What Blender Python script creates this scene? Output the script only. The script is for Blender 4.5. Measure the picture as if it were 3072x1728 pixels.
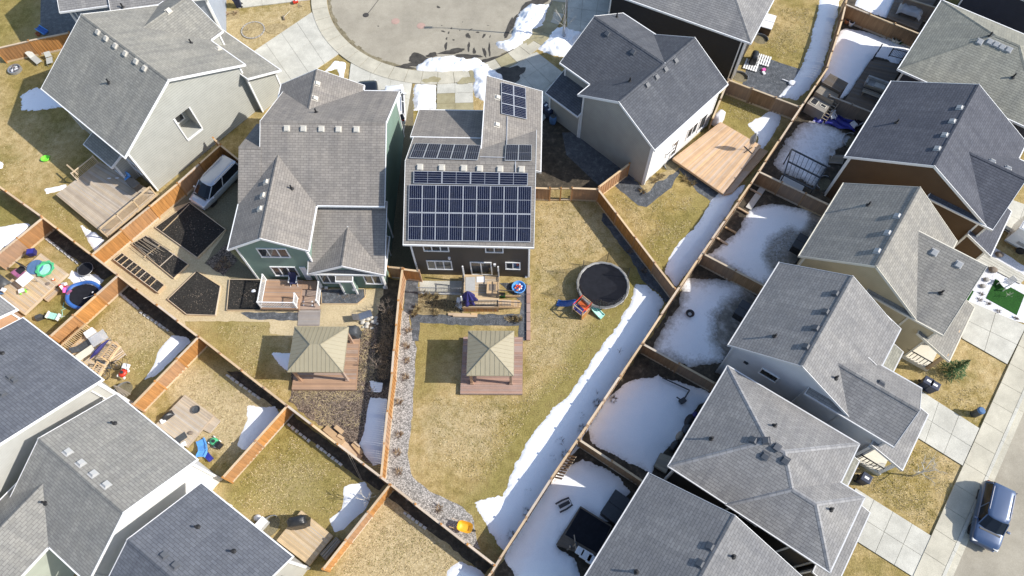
import bpy, bmesh, math, random
import numpy as np
from mathutils import Vector, Matrix, geometry
for o in list(bpy.data.objects): bpy.data.objects.remove(o)
scene = bpy.context.scene
COL = scene.collection
rad = math.radians
random.seed(7)
# ---------------------------------------------------------------- camera
F, CAMH, CX, CY = 2100.0, 49.0, 1536.0, 864.0
down = Vector((1565-CX, 1915-CY, F)).normalized()
cup = -down
cy_ = Vector((0, 0, 1)); cy_ = (cy_ - cy_.dot(cup)*cup).normalized()
cx_ = cy_.cross(cup)
def c2w(v): return Vector((cx_.dot(v), cy_.dot(v), cup.dot(v)))
cam_d = bpy.data.cameras.new('camera'); cam = bpy.data.objects.new('camera', cam_d); COL.objects.link(cam)
r_, u_, b_ = c2w(Vector((1, 0, 0))), c2w(Vector((0, -1, 0))), c2w(Vector((0, 0, -1)))
cam.matrix_world = Matrix(((r_.x, u_.x, b_.x, 0), (r_.y, u_.y, b_.y, 0), (r_.z, u_.z, b_.z, CAMH), (0, 0, 0, 1)))
cam_d.sensor_width = 36; cam_d.lens = F/3072*36; cam_d.clip_end = 2000
scene.camera = cam
scene.render.resolution_x, scene.render.resolution_y = 1024, 576
# ---------------------------------------------------------------- light
SUN_EL, SUN_AZ = 38.8, 98.5            # azimuth clockwise from +Y
w = bpy.data.worlds.new('World'); scene.world = w; w.use_nodes = True
nt = w.node_tree; sky = nt.nodes.new('ShaderNodeTexSky'); sky.sky_type = 'NISHITA'; sky.sun_disc = False
sky.sun_elevation = rad(SUN_EL); sky.sun_rotation = rad(SUN_AZ)
bg = nt.nodes['Background']; bg.inputs[1].default_value = 0.15; nt.links.new(sky.outputs[0], bg.inputs[0])
sd = bpy.data.lights.new('sun', 'SUN'); sd.energy = 4.0; sd.angle = rad(0.5); sd.color = (1, 0.95, 0.87)
so = bpy.data.objects.new('sun', sd); COL.objects.link(so)
az, el = rad(SUN_AZ), rad(SUN_EL)
tosun = Vector((math.sin(az)*math.cos(el), math.cos(az)*math.cos(el), math.sin(el)))
so.rotation_euler = tosun.to_track_quat('Z', 'Y').to_euler(); so.location = (30, -10, 60)
vs = scene.view_settings; vs.view_transform = 'Standard'; vs.look = 'None'; vs.exposure = 0.56; vs.gamma = 1
# ---------------------------------------------------------------- pixel -> place (photo pixels, height above ground)
def P(u, v, z=0.0):
    d = c2w(Vector((u-CX, v-CY, F))); t = (z-CAMH)/d.z
    return Vector((d.x*t, d.y*t, z))
def ray(u, v): return Vector((0, 0, CAMH)), c2w(Vector((u-CX, v-CY, F))).normalized()
TO = {'00': (0, 0), '10': (700, 0), '20': (1500, 0), '30': (2072, 0), '01': (0, 550), '11': (700, 550), '21': (1500, 550),
      '31': (2072, 550), '02': (0, 1128), '12': (700, 1128), '22': (1500, 1128), '32': (2072, 1128)}
def tp(t, x, y): return (TO[t][0]+x/2.415, TO[t][1]+y/2.415)
def Q(t, x, y, z=0.0): return P(*tp(t, x, y), z)
def zm(x0, y0, s): return lambda x, y, z=0.0: P(x0+x/s, y0+y/s, z)
# ---------------------------------------------------------------- materials
MATS = {}
def nmat(name):
    m = bpy.data.materials.new(name); m.use_nodes = True; MATS[name] = m
    n = m.node_tree; b = n.nodes['Principled BSDF']; return m, n, b
def nd(n, t, **k):
    x = n.nodes.new(t)
    for a, v in k.items(): setattr(x, a, v)
    return x
def mix(n, fac, a, b, bt='MIX'):
    x = nd(n, 'ShaderNodeMix', data_type='RGBA', blend_type=bt)
    for i, v in ((0, fac), (6, a), (7, b)):
        if hasattr(v, 'is_linked'): n.links.new(v, x.inputs[i])
        elif i == 0: x.inputs[0].default_value = v
        else: x.inputs[i].default_value = (*v, 1) if len(v) == 3 else v
    return x.outputs[2]
def ramp(n, src, stops):
    x = nd(n, 'ShaderNodeValToRGB'); e = x.color_ramp.elements
    while len(e) < len(stops): e.new(0.5)
    for el_, (p, c) in zip(e, stops):
        el_.position = p; el_.color = (*c, 1) if len(c) == 3 else c
    n.links.new(src, x.inputs[0]); return x.outputs[0]
def noise(n, scale, det=4, rough=0.55, coord='Object', vec=None, dist=0.0):
    x = nd(n, 'ShaderNodeTexNoise'); x.inputs['Scale'].default_value = scale; x.inputs['Detail'].default_value = det
    x.inputs['Roughness'].default_value = rough; x.inputs['Distortion'].default_value = dist
    if vec is None:
        tc = nd(n, 'ShaderNodeTexCoord'); vec = tc.outputs[coord]
    n.links.new(vec, x.inputs['Vector']); return x.outputs['Fac']
def bump(n, b, h, s=0.3, d=0.02):
    x = nd(n, 'ShaderNodeBump'); x.inputs['Strength'].default_value = s; x.inputs['Distance'].default_value = d
    n.links.new(h, x.inputs['Height']); n.links.new(x.outputs[0], b.inputs['Normal'])
def dk(c, k): return tuple(min(1, v*k) for v in c)
def plain(name, col, rough=0.7, var=0.18, scale=6.0, metal=0.0, bmp=0.0, coat=0.0, spec=0.5):
    if name in MATS: return MATS[name]
    m, n, b = nmat(name)
    f = noise(n, scale, 5)
    c = ramp(n, f, [(0.25, dk(col, 1-var)), (0.75, dk(col, 1+var))])
    n.links.new(c, b.inputs['Base Color']); b.inputs['Roughness'].default_value = rough; b.inputs['Metallic'].default_value = metal
    b.inputs['Coat Weight'].default_value = coat; b.inputs['Specular IOR Level'].default_value = spec
    if bmp: bump(n, b, noise(n, scale*4, 3), bmp)
    return m
def shingle(name, col):
    if name in MATS: return MATS[name]
    m, n, b = nmat(name)
    uv = nd(n, 'ShaderNodeUVMap')
    br = nd(n, 'ShaderNodeTexBrick'); br.offset = 0.5
    n.links.new(uv.outputs[0], br.inputs['Vector'])
    br.inputs['Scale'].default_value = 1; br.inputs['Brick Width'].default_value = 0.42; br.inputs['Row Height'].default_value = 0.19
    br.inputs['Mortar Size'].default_value = 0.018; br.inputs['Mortar Smooth'].default_value = 0.5; br.inputs['Bias'].default_value = 0
    br.inputs['Color1'].default_value = (*dk(col, 0.9), 1); br.inputs['Color2'].default_value = (*dk(col, 1.1), 1); br.inputs['Mortar'].default_value = (*dk(col, 0.6), 1)
    f = noise(n, 0.5, 5, 0.6, vec=uv.outputs[0]); g = noise(n, 30, 2, 0.6, vec=uv.outputs[0])
    sp = nd(n, 'ShaderNodeMapping'); sp.inputs['Scale'].default_value = (2.2, 0.13, 1); n.links.new(uv.outputs[0], sp.inputs[0])
    st = noise(n, 1.0, 4, 0.6, vec=sp.outputs[0])
    c = mix(n, 0.65, br.outputs['Color'], ramp(n, f, [(0.3, (0.76, 0.77, 0.79)), (0.7, (1.16, 1.14, 1.1))]), 'MULTIPLY')
    c = mix(n, 0.7, c, ramp(n, st, [(0.3, (0.78, 0.78, 0.8)), (0.7, (1.15, 1.14, 1.11))]), 'MULTIPLY')
    c = mix(n, 0.45, c, ramp(n, g, [(0.3, (0.6, 0.6, 0.6)), (0.7, (1.35, 1.35, 1.35))]), 'MULTIPLY')
    n.links.new(c, b.inputs['Base Color']); b.inputs['Roughness'].default_value = 0.95; b.inputs['Specular IOR Level'].default_value = 0.2
    sv = nd(n, 'ShaderNodeSeparateXYZ'); n.links.new(uv.outputs[0], sv.inputs[0]); dv = nd(n, 'ShaderNodeMath', operation='DIVIDE'); n.links.new(sv.outputs[1], dv.inputs[0]); dv.inputs[1].default_value = 0.19
    fv = nd(n, 'ShaderNodeMath', operation='FRACT'); n.links.new(dv.outputs[0], fv.inputs[0]); iv = nd(n, 'ShaderNodeMath', operation='SUBTRACT'); iv.inputs[0].default_value = 1.0; n.links.new(fv.outputs[0], iv.inputs[1])
    bump(n, b, iv.outputs[0], 0.5, 0.03)
    return m
def siding(name, col, pitch=0.17, k=0.72):
    if name in MATS: return MATS[name]
    m, n, b = nmat(name)
    tc = nd(n, 'ShaderNodeTexCoord'); s = nd(n, 'ShaderNodeSeparateXYZ'); n.links.new(tc.outputs['Object'], s.inputs[0])
    mu = nd(n, 'ShaderNodeMath', operation='DIVIDE'); n.links.new(s.outputs[2], mu.inputs[0]); mu.inputs[1].default_value = pitch
    fr = nd(n, 'ShaderNodeMath', operation='FRACT'); n.links.new(mu.outputs[0], fr.inputs[0])
    f = noise(n, 1.1, 4)
    base = ramp(n, f, [(0.3, dk(col, 0.93)), (0.7, dk(col, 1.06))])
    line = ramp(n, fr.outputs[0], [(0.0, dk((1, 1, 1), k)), (0.16, (0.97, 0.97, 0.97)), (1.0, (1.03, 1.03, 1.03))])
    c = mix(n, 1.0, base, line, 'MULTIPLY')
    n.links.new(c, b.inputs['Base Color']); b.inputs['Roughness'].default_value = 0.6; b.inputs['Specular IOR Level'].default_value = 0.3
    bump(n, b, fr.outputs[0], 0.35, 0.012)
    return m
def wood(name, col, axis='X', pitch=0.0, var=0.28, rough=0.75):
    """stained wood with grain; every object gets its own tint"""
    if name in MATS: return MATS[name]
    m, n, b = nmat(name)
    tc = nd(n, 'ShaderNodeTexCoord'); mp = nd(n, 'ShaderNodeMapping'); n.links.new(tc.outputs['Object'], mp.inputs[0])
    mp.inputs['Scale'].default_value = {'X': (0.8, 14, 14), 'Y': (14, 0.8, 14), 'Z': (9, 9, 0.5)}[axis]
    f = noise(n, 1.0, 5, 0.6, vec=mp.outputs[0])
    c = ramp(n, f, [(0.2, dk(col, 1-var)), (0.55, col), (0.85, dk(col, 1+var))])
    oi = nd(n, 'ShaderNodeObjectInfo')
    c = mix(n, 1.0, c, ramp(n, oi.outputs['Random'], [(0, (0.82, 0.82, 0.84)), (1, (1.12, 1.11, 1.08))]), 'MULTIPLY')
    rm2 = nd(n, 'ShaderNodeMath', operation='MULTIPLY'); n.links.new(oi.outputs['Random'], rm2.inputs[0]); rm2.inputs[1].default_value = 7.31
    rf = nd(n, 'ShaderNodeMath', operation='FRACT'); n.links.new(rm2.outputs[0], rf.inputs[0])
    c = mix(n, ramp(n, rf.outputs[0], [(0.35, (0, 0, 0)), (1, (0.42, 0.42, 0.42))]), c, dk((sum(col)/3*1.15,)*3, 1.0))
    st = noise(n, 0.9, 4, 0.6)
    c = mix(n, 0.5, c, ramp(n, st, [(0.3, (0.75, 0.74, 0.73)), (0.6, (1.08, 1.08, 1.08))]), 'MULTIPLY')
    n.links.new(c, b.inputs['Base Color']); b.inputs['Roughness'].default_value = rough; b.inputs['Specular IOR Level'].default_value = 0.3
    bump(n, b, f, 0.3, 0.01)
    return m
def glassmat():
    m, n, b = nmat('window_glass')
    f = noise(n, 0.9, 3)
    n.links.new(ramp(n, f, [(0.35, (0.02, 0.025, 0.03)), (0.65, (0.09, 0.095, 0.1))]), b.inputs['Base Color'])
    b.inputs['Roughness'].default_value = 0.08; b.inputs['Specular IOR Level'].default_value = 0.8
glassmat()
def grassmat():
    m, n, b = nmat('dormant_lawn')
    a = noise(n, 0.13, 5, 0.6); f = noise(n, 1.7, 6, 0.68, dist=0.3); g = noise(n, 9, 4, 0.75); h = noise(n, 0.45, 5, 0.6)
    c1 = ramp(n, f, [(0.2, (0.23, 0.165, 0.075)), (0.42, (0.41, 0.31, 0.15)), (0.6, (0.52, 0.405, 0.22)), (0.8, (0.62, 0.50, 0.30))])
    c2 = ramp(n, f, [(0.25, (0.18, 0.14, 0.045)), (0.55, (0.345, 0.265, 0.10)), (0.8, (0.48, 0.375, 0.17))])
    k = ramp(n, a, [(0.42, (0, 0, 0)), (0.6, (1, 1, 1))]); k2 = ramp(n, h, [(0.46, (0, 0, 0)), (0.68, (1, 1, 1))])
    c = mix(n, k, c1, c2); c = mix(n, k2, c, mix(n, 0.55, c, (0.165, 0.15, 0.04)))
    at = nd(n, 'ShaderNodeAttribute', attribute_name='green'); a2 = nd(n, 'ShaderNodeAttribute', attribute_name='straw')
    def soft(x, nz, amt):
        mu = nd(n, 'ShaderNodeMath', operation='MULTIPLY_ADD'); n.links.new(nz, mu.inputs[0]); mu.inputs[1].default_value = amt; mu.inputs[2].default_value = -amt*.5
        ad = nd(n, 'ShaderNodeMath', operation='ADD', use_clamp=True); n.links.new(mu.outputs[0], ad.inputs[0]); n.links.new(x, ad.inputs[1]); return ramp(n, ad.outputs[0], [(0.2, (0, 0, 0)), (0.85, (1, 1, 1))])
    st_ = ramp(n, noise(n, 3.2, 6, 0.75, dist=1.2), [(0.25, (0.22, 0.165, 0.09)), (0.5, (0.47, 0.38, 0.225)), (0.75, (0.66, 0.56, 0.38))])
    gr_ = ramp(n, f, [(0.2, (0.12, 0.11, 0.028)), (0.5, (0.25, 0.215, 0.07)), (0.8, (0.40, 0.325, 0.14))])
    c = mix(n, soft(a2.outputs['Fac'], f, 1.2), c, st_); c = mix(n, soft(at.outputs['Fac'], f, 1.2), c, gr_)
    fb = noise(n, 24, 3, 0.7)
    c = mix(n, 0.8, c, ramp(n, g, [(0.28, (0.55, 0.53, 0.5)), (0.72, (1.36, 1.35, 1.32))]), 'MULTIPLY')
    c = mix(n, 0.7, c, ramp(n, fb, [(0.3, (0.6, 0.58, 0.55)), (0.7, (1.3, 1.3, 1.28))]), 'MULTIPLY')
    n.links.new(c, b.inputs['Base Color']); b.inputs['Roughness'].default_value = 1; b.inputs['Specular IOR Level'].default_value = 0.05
    mx = nd(n, 'ShaderNodeMath', operation='ADD'); n.links.new(g, mx.inputs[0]); n.links.new(f, mx.inputs[1])
    bump(n, b, mx.outputs[0], 0.8, 0.06)
grassmat()
def groundmat(name, stops, scale=6.0, rough=0.95, bs=0.6, bd=0.04, fine=30, mac=0.35):
    if name in MATS: return MATS[name]
    m, n, b = nmat(name)
    f = noise(n, scale, 6, 0.72); g = noise(n, fine, 3, 0.7); h = noise(n, mac, 4, 0.6)
    c = ramp(n, f, stops)
    c = mix(n, 0.7, c, ramp(n, g, [(0.28, (0.6, 0.6, 0.6)), (0.72, (1.35, 1.35, 1.35))]), 'MULTIPLY')
    c = mix(n, 0.6, c, ramp(n, h, [(0.35, (0.78, 0.78, 0.78)), (0.65, (1.15, 1.15, 1.15))]), 'MULTIPLY')
    n.links.new(c, b.inputs['Base Color']); b.inputs['Roughness'].default_value = rough; b.inputs['Specular IOR Level'].default_value = 0.25
    mx = nd(n, 'ShaderNodeMath', operation='ADD'); n.links.new(g, mx.inputs[0]); n.links.new(f, mx.inputs[1])
    bump(n, b, mx.outputs[0], bs, bd); return m
def peb(name, c0, c1, c2, scale=9.0):
    """pebbles / bark chips: voronoi cells with their own tint"""
    m, n, b = nmat(name)
    tc = nd(n, 'ShaderNodeTexCoord'); v = nd(n, 'ShaderNodeTexVoronoi'); v.inputs['Scale'].default_value = scale; n.links.new(tc.outputs['Object'], v.inputs['Vector'])
    s = nd(n, 'ShaderNodeSeparateColor'); n.links.new(v.outputs['Color'], s.inputs[0])
    c = ramp(n, s.outputs[0], [(0.05, c0), (0.5, c1), (0.95, c2)])
    c = mix(n, 0.75, c, ramp(n, v.outputs['Distance'], [(0.0, (1.25, 1.25, 1.25)), (0.7, (0.35, 0.35, 0.35))]), 'MULTIPLY')
    n.links.new(c, b.inputs['Base Color']); b.inputs['Roughness'].default_value = 0.95
    bump(n, b, v.outputs['Distance'], -0.9, 0.05); return m
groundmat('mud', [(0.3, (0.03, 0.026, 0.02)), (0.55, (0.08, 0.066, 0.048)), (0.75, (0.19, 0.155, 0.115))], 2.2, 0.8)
groundmat('soil', [(0.3, (0.016, 0.015, 0.013)), (0.55, (0.038, 0.035, 0.031)), (0.75, (0.13, 0.12, 0.105))], 7, 0.95, 0.9, 0.06)
groundmat('pea_gravel', [(0.3, (0.42, 0.33, 0.19)), (0.6, (0.56, 0.46, 0.29)), (0.8, (0.68, 0.58, 0.42))], 7, fine=45)
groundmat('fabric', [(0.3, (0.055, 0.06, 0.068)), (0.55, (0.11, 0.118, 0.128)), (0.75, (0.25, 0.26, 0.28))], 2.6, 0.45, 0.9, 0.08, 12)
groundmat('concrete', [(0.3, (0.46, 0.445, 0.385)), (0.7, (0.56, 0.545, 0.475))], 1.2, 0.85, 0.25, 0.01, 26, 0.5)
groundmat('walk', [(0.3, (0.44, 0.41, 0.325)), (0.7, (0.54, 0.505, 0.405))], 1.2, 0.85, 0.25, 0.01, 26, 0.5)
groundmat('wet_walk', [(0.3, (0.29, 0.25, 0.14)), (0.7, (0.39, 0.35, 0.22))], 1.2, 0.6, 0.2, 0.01, 26, 0.5)
groundmat('asphalt', [(0.3, (0.30, 0.27, 0.21)), (0.7, (0.375, 0.34, 0.27))], 0.9, 0.9, 0.35, 0.01, 40, 0.2)
groundmat('wet_asphalt', [(0.3, (0.04, 0.036, 0.03)), (0.7, (0.095, 0.085, 0.07))], 2, 0.4, 0.3, 0.02, 20)
groundmat('kerb_dirt', [(0.3, (0.12, 0.1, 0.06)), (0.7, (0.3, 0.26, 0.17))], 2, 0.9)
groundmat('turf', [(0.3, (0.008, 0.045, 0.006)), (0.7, (0.02, 0.1, 0.012))], 9, 0.9)
groundmat('white_rock', [(0.3, (0.5, 0.5, 0.52)), (0.55, (0.74, 0.74, 0.76)), (0.8, (0.85, 0.85, 0.86))], 9, fine=22)
groundmat('side_gravel', [(0.3, (0.13, 0.11, 0.07)), (0.6, (0.22, 0.19, 0.12)), (0.8, (0.3, 0.27, 0.18))], 9)
groundmat('straw', [(0.3, (0.2, 0.15, 0.07)), (0.6, (0.42, 0.33, 0.18)), (0.8, (0.56, 0.47, 0.28))], 5, fine=18)
peb('bark_mulch', (0.06, 0.042, 0.032), (0.18, 0.13, 0.095), (0.36, 0.28, 0.215), 15)
peb('river_rock', (0.22, 0.21, 0.195), (0.42, 0.40, 0.37), (0.62, 0.59, 0.55), 14)
def snowmat():
    m, n, b = nmat('snow')
    at = nd(n, 'ShaderNodeAttribute', attribute_name='dirt')
    f = noise(n, 1.3, 6, 0.7); g = noise(n, 14, 4, 0.7)
    clean = ramp(n, g, [(0.3, (0.84, 0.85, 0.87)), (0.7, (0.93, 0.93, 0.94))])
    dirty = ramp(n, f, [(0.25, (0.06, 0.052, 0.04)), (0.5, (0.2, 0.18, 0.15)), (0.75, (0.5, 0.47, 0.43))])
    f2 = noise(n, 5.5, 5, 0.75); av = nd(n, 'ShaderNodeMath', operation='ADD'); n.links.new(f, av.inputs[0]); n.links.new(f2, av.inputs[1])
    mu = nd(n, 'ShaderNodeMath', operation='MULTIPLY_ADD'); n.links.new(av.outputs[0], mu.inputs[0]); mu.inputs[1].default_value = 0.85; mu.inputs[2].default_value = -0.97
    ad = nd(n, 'ShaderNodeMath', operation='ADD', use_clamp=True); n.links.new(mu.outputs[0], ad.inputs[0]); n.links.new(at.outputs['Fac'], ad.inputs[1])
    fac = ramp(n, ad.outputs[0], [(0.12, (0, 0, 0)), (0.75, (1, 1, 1))])
    n.links.new(mix(n, fac, clean, dirty), b.inputs['Base Color']); b.inputs['Roughness'].default_value = 0.7
    b.inputs['Subsurface Weight'].default_value = 0.0
    bump(n, b, g, 0.35, 0.04)
snowmat()
def netmat():
    m, n, b = nmat('net'); b.inputs['Base Color'].default_value = (0.03, 0.03, 0.03, 1)
    t = nd(n, 'ShaderNodeBsdfTransparent'); x = nd(n, 'ShaderNodeMixShader'); x.inputs[0].default_value = 0.42
    n.links.new(t.outputs[0], x.inputs[1]); n.links.new(b.outputs[0], x.inputs[2]); n.links.new(x.outputs[0], n.nodes['Material Output'].inputs[0])
netmat()
def clearmat():
    m, n, b = nmat('clear_plastic'); b.inputs['Base Color'].default_value = (0.6, 0.62, 0.65, 1); b.inputs['Roughness'].default_value = 0.25
    t = nd(n, 'ShaderNodeBsdfTransparent'); x = nd(n, 'ShaderNodeMixShader'); x.inputs[0].default_value = 0.45
    n.links.new(t.outputs[0], x.inputs[1]); n.links.new(b.outputs[0], x.inputs[2]); n.links.new(x.outputs[0], n.nodes['Material Output'].inputs[0])
clearmat()
wood('cedar', (0.47, 0.225, 0.07), 'Z', var=.34); wood('cedar_rail', (0.60, 0.44, 0.27), 'X', var=0.15)
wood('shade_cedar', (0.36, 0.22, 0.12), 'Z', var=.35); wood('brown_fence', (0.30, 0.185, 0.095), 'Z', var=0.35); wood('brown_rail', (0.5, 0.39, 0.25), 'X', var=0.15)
wood('old_fence', (0.22, 0.16, 0.105), 'Z', var=0.35)
wood('new_deck', (0.60, 0.40, 0.235), 'X', var=0.13); wood('tan_deck', (0.57, 0.43, 0.265), 'X', var=0.14); wood('grey_deck', (0.47, 0.385, 0.285), 'X', var=0.14)
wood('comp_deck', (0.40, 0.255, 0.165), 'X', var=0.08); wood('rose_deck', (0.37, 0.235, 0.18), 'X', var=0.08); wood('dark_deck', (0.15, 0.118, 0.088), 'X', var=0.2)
wood('grey_mat', (0.31, 0.275, 0.25), 'X', var=0.08); wood('lumber', (0.52, 0.36, 0.2), 'X', var=0.12); wood('old_wood', (0.33, 0.28, 0.21), 'X', var=0.25)
plain('white', (0.78, 0.78, 0.77), 0.5, 0.06); plain('trim_grey', (0.56, 0.56, 0.56), 0.5, 0.08); plain('black', (0.02, 0.02, 0.022), 0.5); plain('dark_metal', (0.03, 0.032, 0.036), 0.4)
plain('grey_metal', (0.4, 0.41, 0.42), 0.35, metal=0.6); plain('tyre', (0.02, 0.02, 0.02), 0.85); plain('alloy', (0.5, 0.5, 0.52), 0.3, metal=0.9)
plain('vent_tan', (0.50, 0.47, 0.41), 0.7, 0.08); plain('vent_grey', (0.40, 0.40, 0.39), 0.7, 0.08); plain('vent_dark', (0.09, 0.095, 0.105), 0.6, 0.1); plain('pipe_black', (0.015, 0.015, 0.016), 0.6)
plain('olive_metal', (0.325, 0.285, 0.19), 0.5, 0.06, 1.5); plain('bin_blue', (0.012, 0.02, 0.05), 0.5); plain('cover_grey', (0.055, 0.06, 0.065), 0.55, 0.3)
plain('cover_black', (0.02, 0.021, 0.023), 0.32, 0.3, bmp=0.6); plain('blue', (0.04, 0.13, 0.4), 0.45); plain('sky_blue', (0.12, 0.36, 0.75), 0.4); plain('navy_cloth', (0.025, 0.027, 0.075), 0.8); plain('royal', (0.024, 0.022, 0.125), 0.6, 0.25, bmp=0.4)
plain('green_toy', (0.08, 0.45, 0.2), 0.4); plain('lime', (0.2, 0.75, 0.05), 0.4); plain('red', (0.55, 0.04, 0.02), 0.4); plain('orange', (0.75, 0.16, 0.04), 0.45)
plain('yellow', (0.8, 0.42, 0.03), 0.5, 0.12); plain('pink', (0.75, 0.12, 0.42), 0.5); plain('tarp', (0.03, 0.035, 0.26), 0.4, 0.3, bmp=0.6); plain('white_plastic', (0.72, 0.72, 0.73), 0.4, 0.06)
plain('terracotta', (0.4, 0.16, 0.08), 0.8); plain('bark', (0.2, 0.16, 0.125), 0.9, 0.25, 12); plain('pale_bark', (0.55, 0.52, 0.46), 0.9, 0.2, 12); plain('dry_twig', (0.32, 0.23, 0.14), 0.9, 0.3, 10)
plain('needles', (0.05, 0.1, 0.03), 0.9, 0.4, 5); plain('tan_patio', (0.42, 0.42, 0.38), 0.7, 0.1); plain('cream', (0.62, 0.58, 0.48), 0.7, 0.06); plain('stone', (0.34, 0.32, 0.29), 0.9, 0.25, 4, bmp=0.5)
plain('brick_red', (0.33, 0.15, 0.09), 0.85, 0.2); plain('magenta', (0.3, 0.1, 0.2), 0.6); plain('mint', (0.35, 0.65, 0.55), 0.5); plain('pad_grey', (0.36, 0.35, 0.33), 0.75, 0.3, 3); plain('cover_red', (0.40, 0.27, 0.22), 0.8, 0.1)
plain('tar', (0.05, 0.045, 0.04), 0.8); plain('concrete_edge', (0.5, 0.49, 0.46), 0.9, 0.1); plain('mat_black', (0.016, 0.017, 0.022), 0.9, 0.25, 3, spec=.15); plain('jean', (0.08, 0.16, 0.3), 0.8)
# ---------------------------------------------------------------- mesh helpers
class MB:
    def __init__(s): s.v, s.f, s.uv = [], [], []
    def face(s, pts, uv=None):
        i = len(s.v); s.v += [tuple(p) for p in pts]; s.f.append(tuple(range(i, i+len(pts)))); s.uv.append(uv)
    def poly(s, vs, fs):
        i = len(s.v); s.v += [tuple(p) for p in vs]; s.f += [tuple(i+k for k in f) for f in fs]; s.uv += [None]*len(fs)
    def box(s, c, sz, rz=0.0, rx=0.0, ry=0.0, tap=1.0):
        m = Matrix.Rotation(rz, 3, 'Z') @ Matrix.Rotation(ry, 3, 'Y') @ Matrix.Rotation(rx, 3, 'X'); c = Vector(c)
        vs = []
        for z in (-.5, .5):
            k = tap if z > 0 else 1
            for x, y in ((-.5, -.5), (.5, -.5), (.5, .5), (-.5, .5)): vs.append(c+m @ Vector((x*sz[0]*k, y*sz[1]*k, z*sz[2])))
        s.poly(vs, [(3, 2, 1, 0), (4, 5, 6, 7), (0, 1, 5, 4), (1, 2, 6, 5), (2, 3, 7, 6), (3, 0, 4, 7)]); return s
    def bar(s, a, b, wd=0.05, ht=0.05):
        a, b = Vector(a), Vector(b); d = (b-a).normalized(); up = Vector((0, 0, 1))
        if abs(d.z) > 0.95: up = Vector((1, 0, 0))
        n = d.cross(up).normalized()*wd/2; t = n.cross(d).normalized()*ht/2
        vs = [a-n-t, a+n-t, a+n+t, a-n+t, b-n-t, b+n-t, b+n+t, b-n+t]
        s.poly(vs, [(0, 1, 2, 3), (7, 6, 5, 4), (1, 0, 4, 5), (2, 1, 5, 6), (3, 2, 6, 7), (0, 3, 7, 4)]); return s
    def tube(s, pts, r, k=7, close=False):
        pts = [Vector(p) for p in pts]; rs = r if isinstance(r, (list, tuple)) else [r]*len(pts); vs = []; n = len(pts)
        for i, p in enumerate(pts):
            d = (pts[(i+1) % n]-pts[i-1]) if close else (pts[min(i+1, n-1)]-pts[max(i-1, 0)]); d.normalize()
            a = d.orthogonal().normalized() if abs(d.z) > 0.99 else d.cross(Vector((0, 0, 1))).normalized(); b = d.cross(a)
            vs += [p+(a*math.cos(2*math.pi*j/k)+b*math.sin(2*math.pi*j/k))*rs[i] for j in range(k)]
        fs = [(i*k+j, i*k+(j+1) % k, ((i+1) % n)*k+(j+1) % k, ((i+1) % n)*k+j) for i in range(n if close else n-1) for j in range(k)]
        if not close: fs += [tuple(range(k))[::-1], tuple((n-1)*k+j for j in range(k))]
        s.poly(vs, fs); return s
    def lathe(s, prof, k=20, c=(0, 0, 0), sx=1, sy=1):
        vs, fs = [], []; c = Vector(c)
        for r, z in prof: vs += [c+Vector((r*sx*math.cos(2*math.pi*j/k), r*sy*math.sin(2*math.pi*j/k), z)) for j in range(k)]
        for i in range(len(prof)-1):
            for j in range(k): fs.append((i*k+j, i*k+(j+1) % k, (i+1)*k+(j+1) % k, (i+1)*k+j))
        if prof[0][0] > 1e-4: fs.append(tuple(range(k))[::-1])
        if prof[-1][0] > 1e-4: fs.append(tuple((len(prof)-1)*k+j for j in range(k)))
        s.poly(vs, fs); return s
    def prism(s, poly, z0, z1):
        n = len(poly); tri = geometry.tessellate_polygon([[Vector((p[0], p[1], 0)) for p in poly]])
        ar = sum(poly[i][0]*poly[(i+1) % n][1]-poly[(i+1) % n][0]*poly[i][1] for i in range(n))
        vs = [(p[0], p[1], z0) for p in poly]+[(p[0], p[1], z1) for p in poly]; fs = []
        for t in tri:
            a, b, c = t; o = (poly[b][0]-poly[a][0])*(poly[c][1]-poly[a][1])-(poly[b][1]-poly[a][1])*(poly[c][0]-poly[a][0])
            if o < 0: a, b, c = c, b, a
            fs += [(n+a, n+b, n+c), (c, b, a)]
        for i in range(n):
            j = (i+1) % n; fs.append((i, j, n+j, n+i) if ar > 0 else (j, i, n+i, n+j))
        s.poly(vs, fs); return s
    def grid(s, fn, nu, nv):
        vs = [fn(i/nu, j/nv) for i in range(nu+1) for j in range(nv+1)]
        s.poly(vs, [(i*(nv+1)+j, (i+1)*(nv+1)+j, (i+1)*(nv+1)+j+1, i*(nv+1)+j+1) for i in range(nu) for j in range(nv)]); return s
    def mesh(s, name, mat, smooth=False):
        me = bpy.data.meshes.new(name); me.from_pydata(s.v, [], s.f); me.update()
        if any(u is not None for u in s.uv):
            l = me.uv_layers.new(name='UVMap')
            for p, u in zip(me.polygons, s.uv):
                if u is not None:
                    for li, c in zip(p.loop_indices, u): l.data[li].uv = c
        if mat: me.materials.append(MATS[mat])
        if smooth: me.shade_smooth() if hasattr(me, 'shade_smooth') else None
        return me
    def build(s, name, mat, parent=None, smooth=False, bev=0.0):
        me = s.mesh(name, mat, smooth)
        if smooth or bev:
            bm = bmesh.new(); bm.from_mesh(me); bmesh.ops.remove_doubles(bm, verts=bm.verts, dist=1e-4)
            bmesh.ops.recalc_face_normals(bm, faces=bm.faces)
            if bev: bmesh.ops.bevel(bm, geom=list(bm.edges), offset=bev, segments=2, affect='EDGES', profile=0.6)
            if smooth:
                for f in bm.faces: f.smooth = True
            bm.to_mesh(me); bm.free()
        o = bpy.data.objects.new(name, me); COL.objects.link(o)
        if parent: o.parent = parent
        return o
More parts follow.
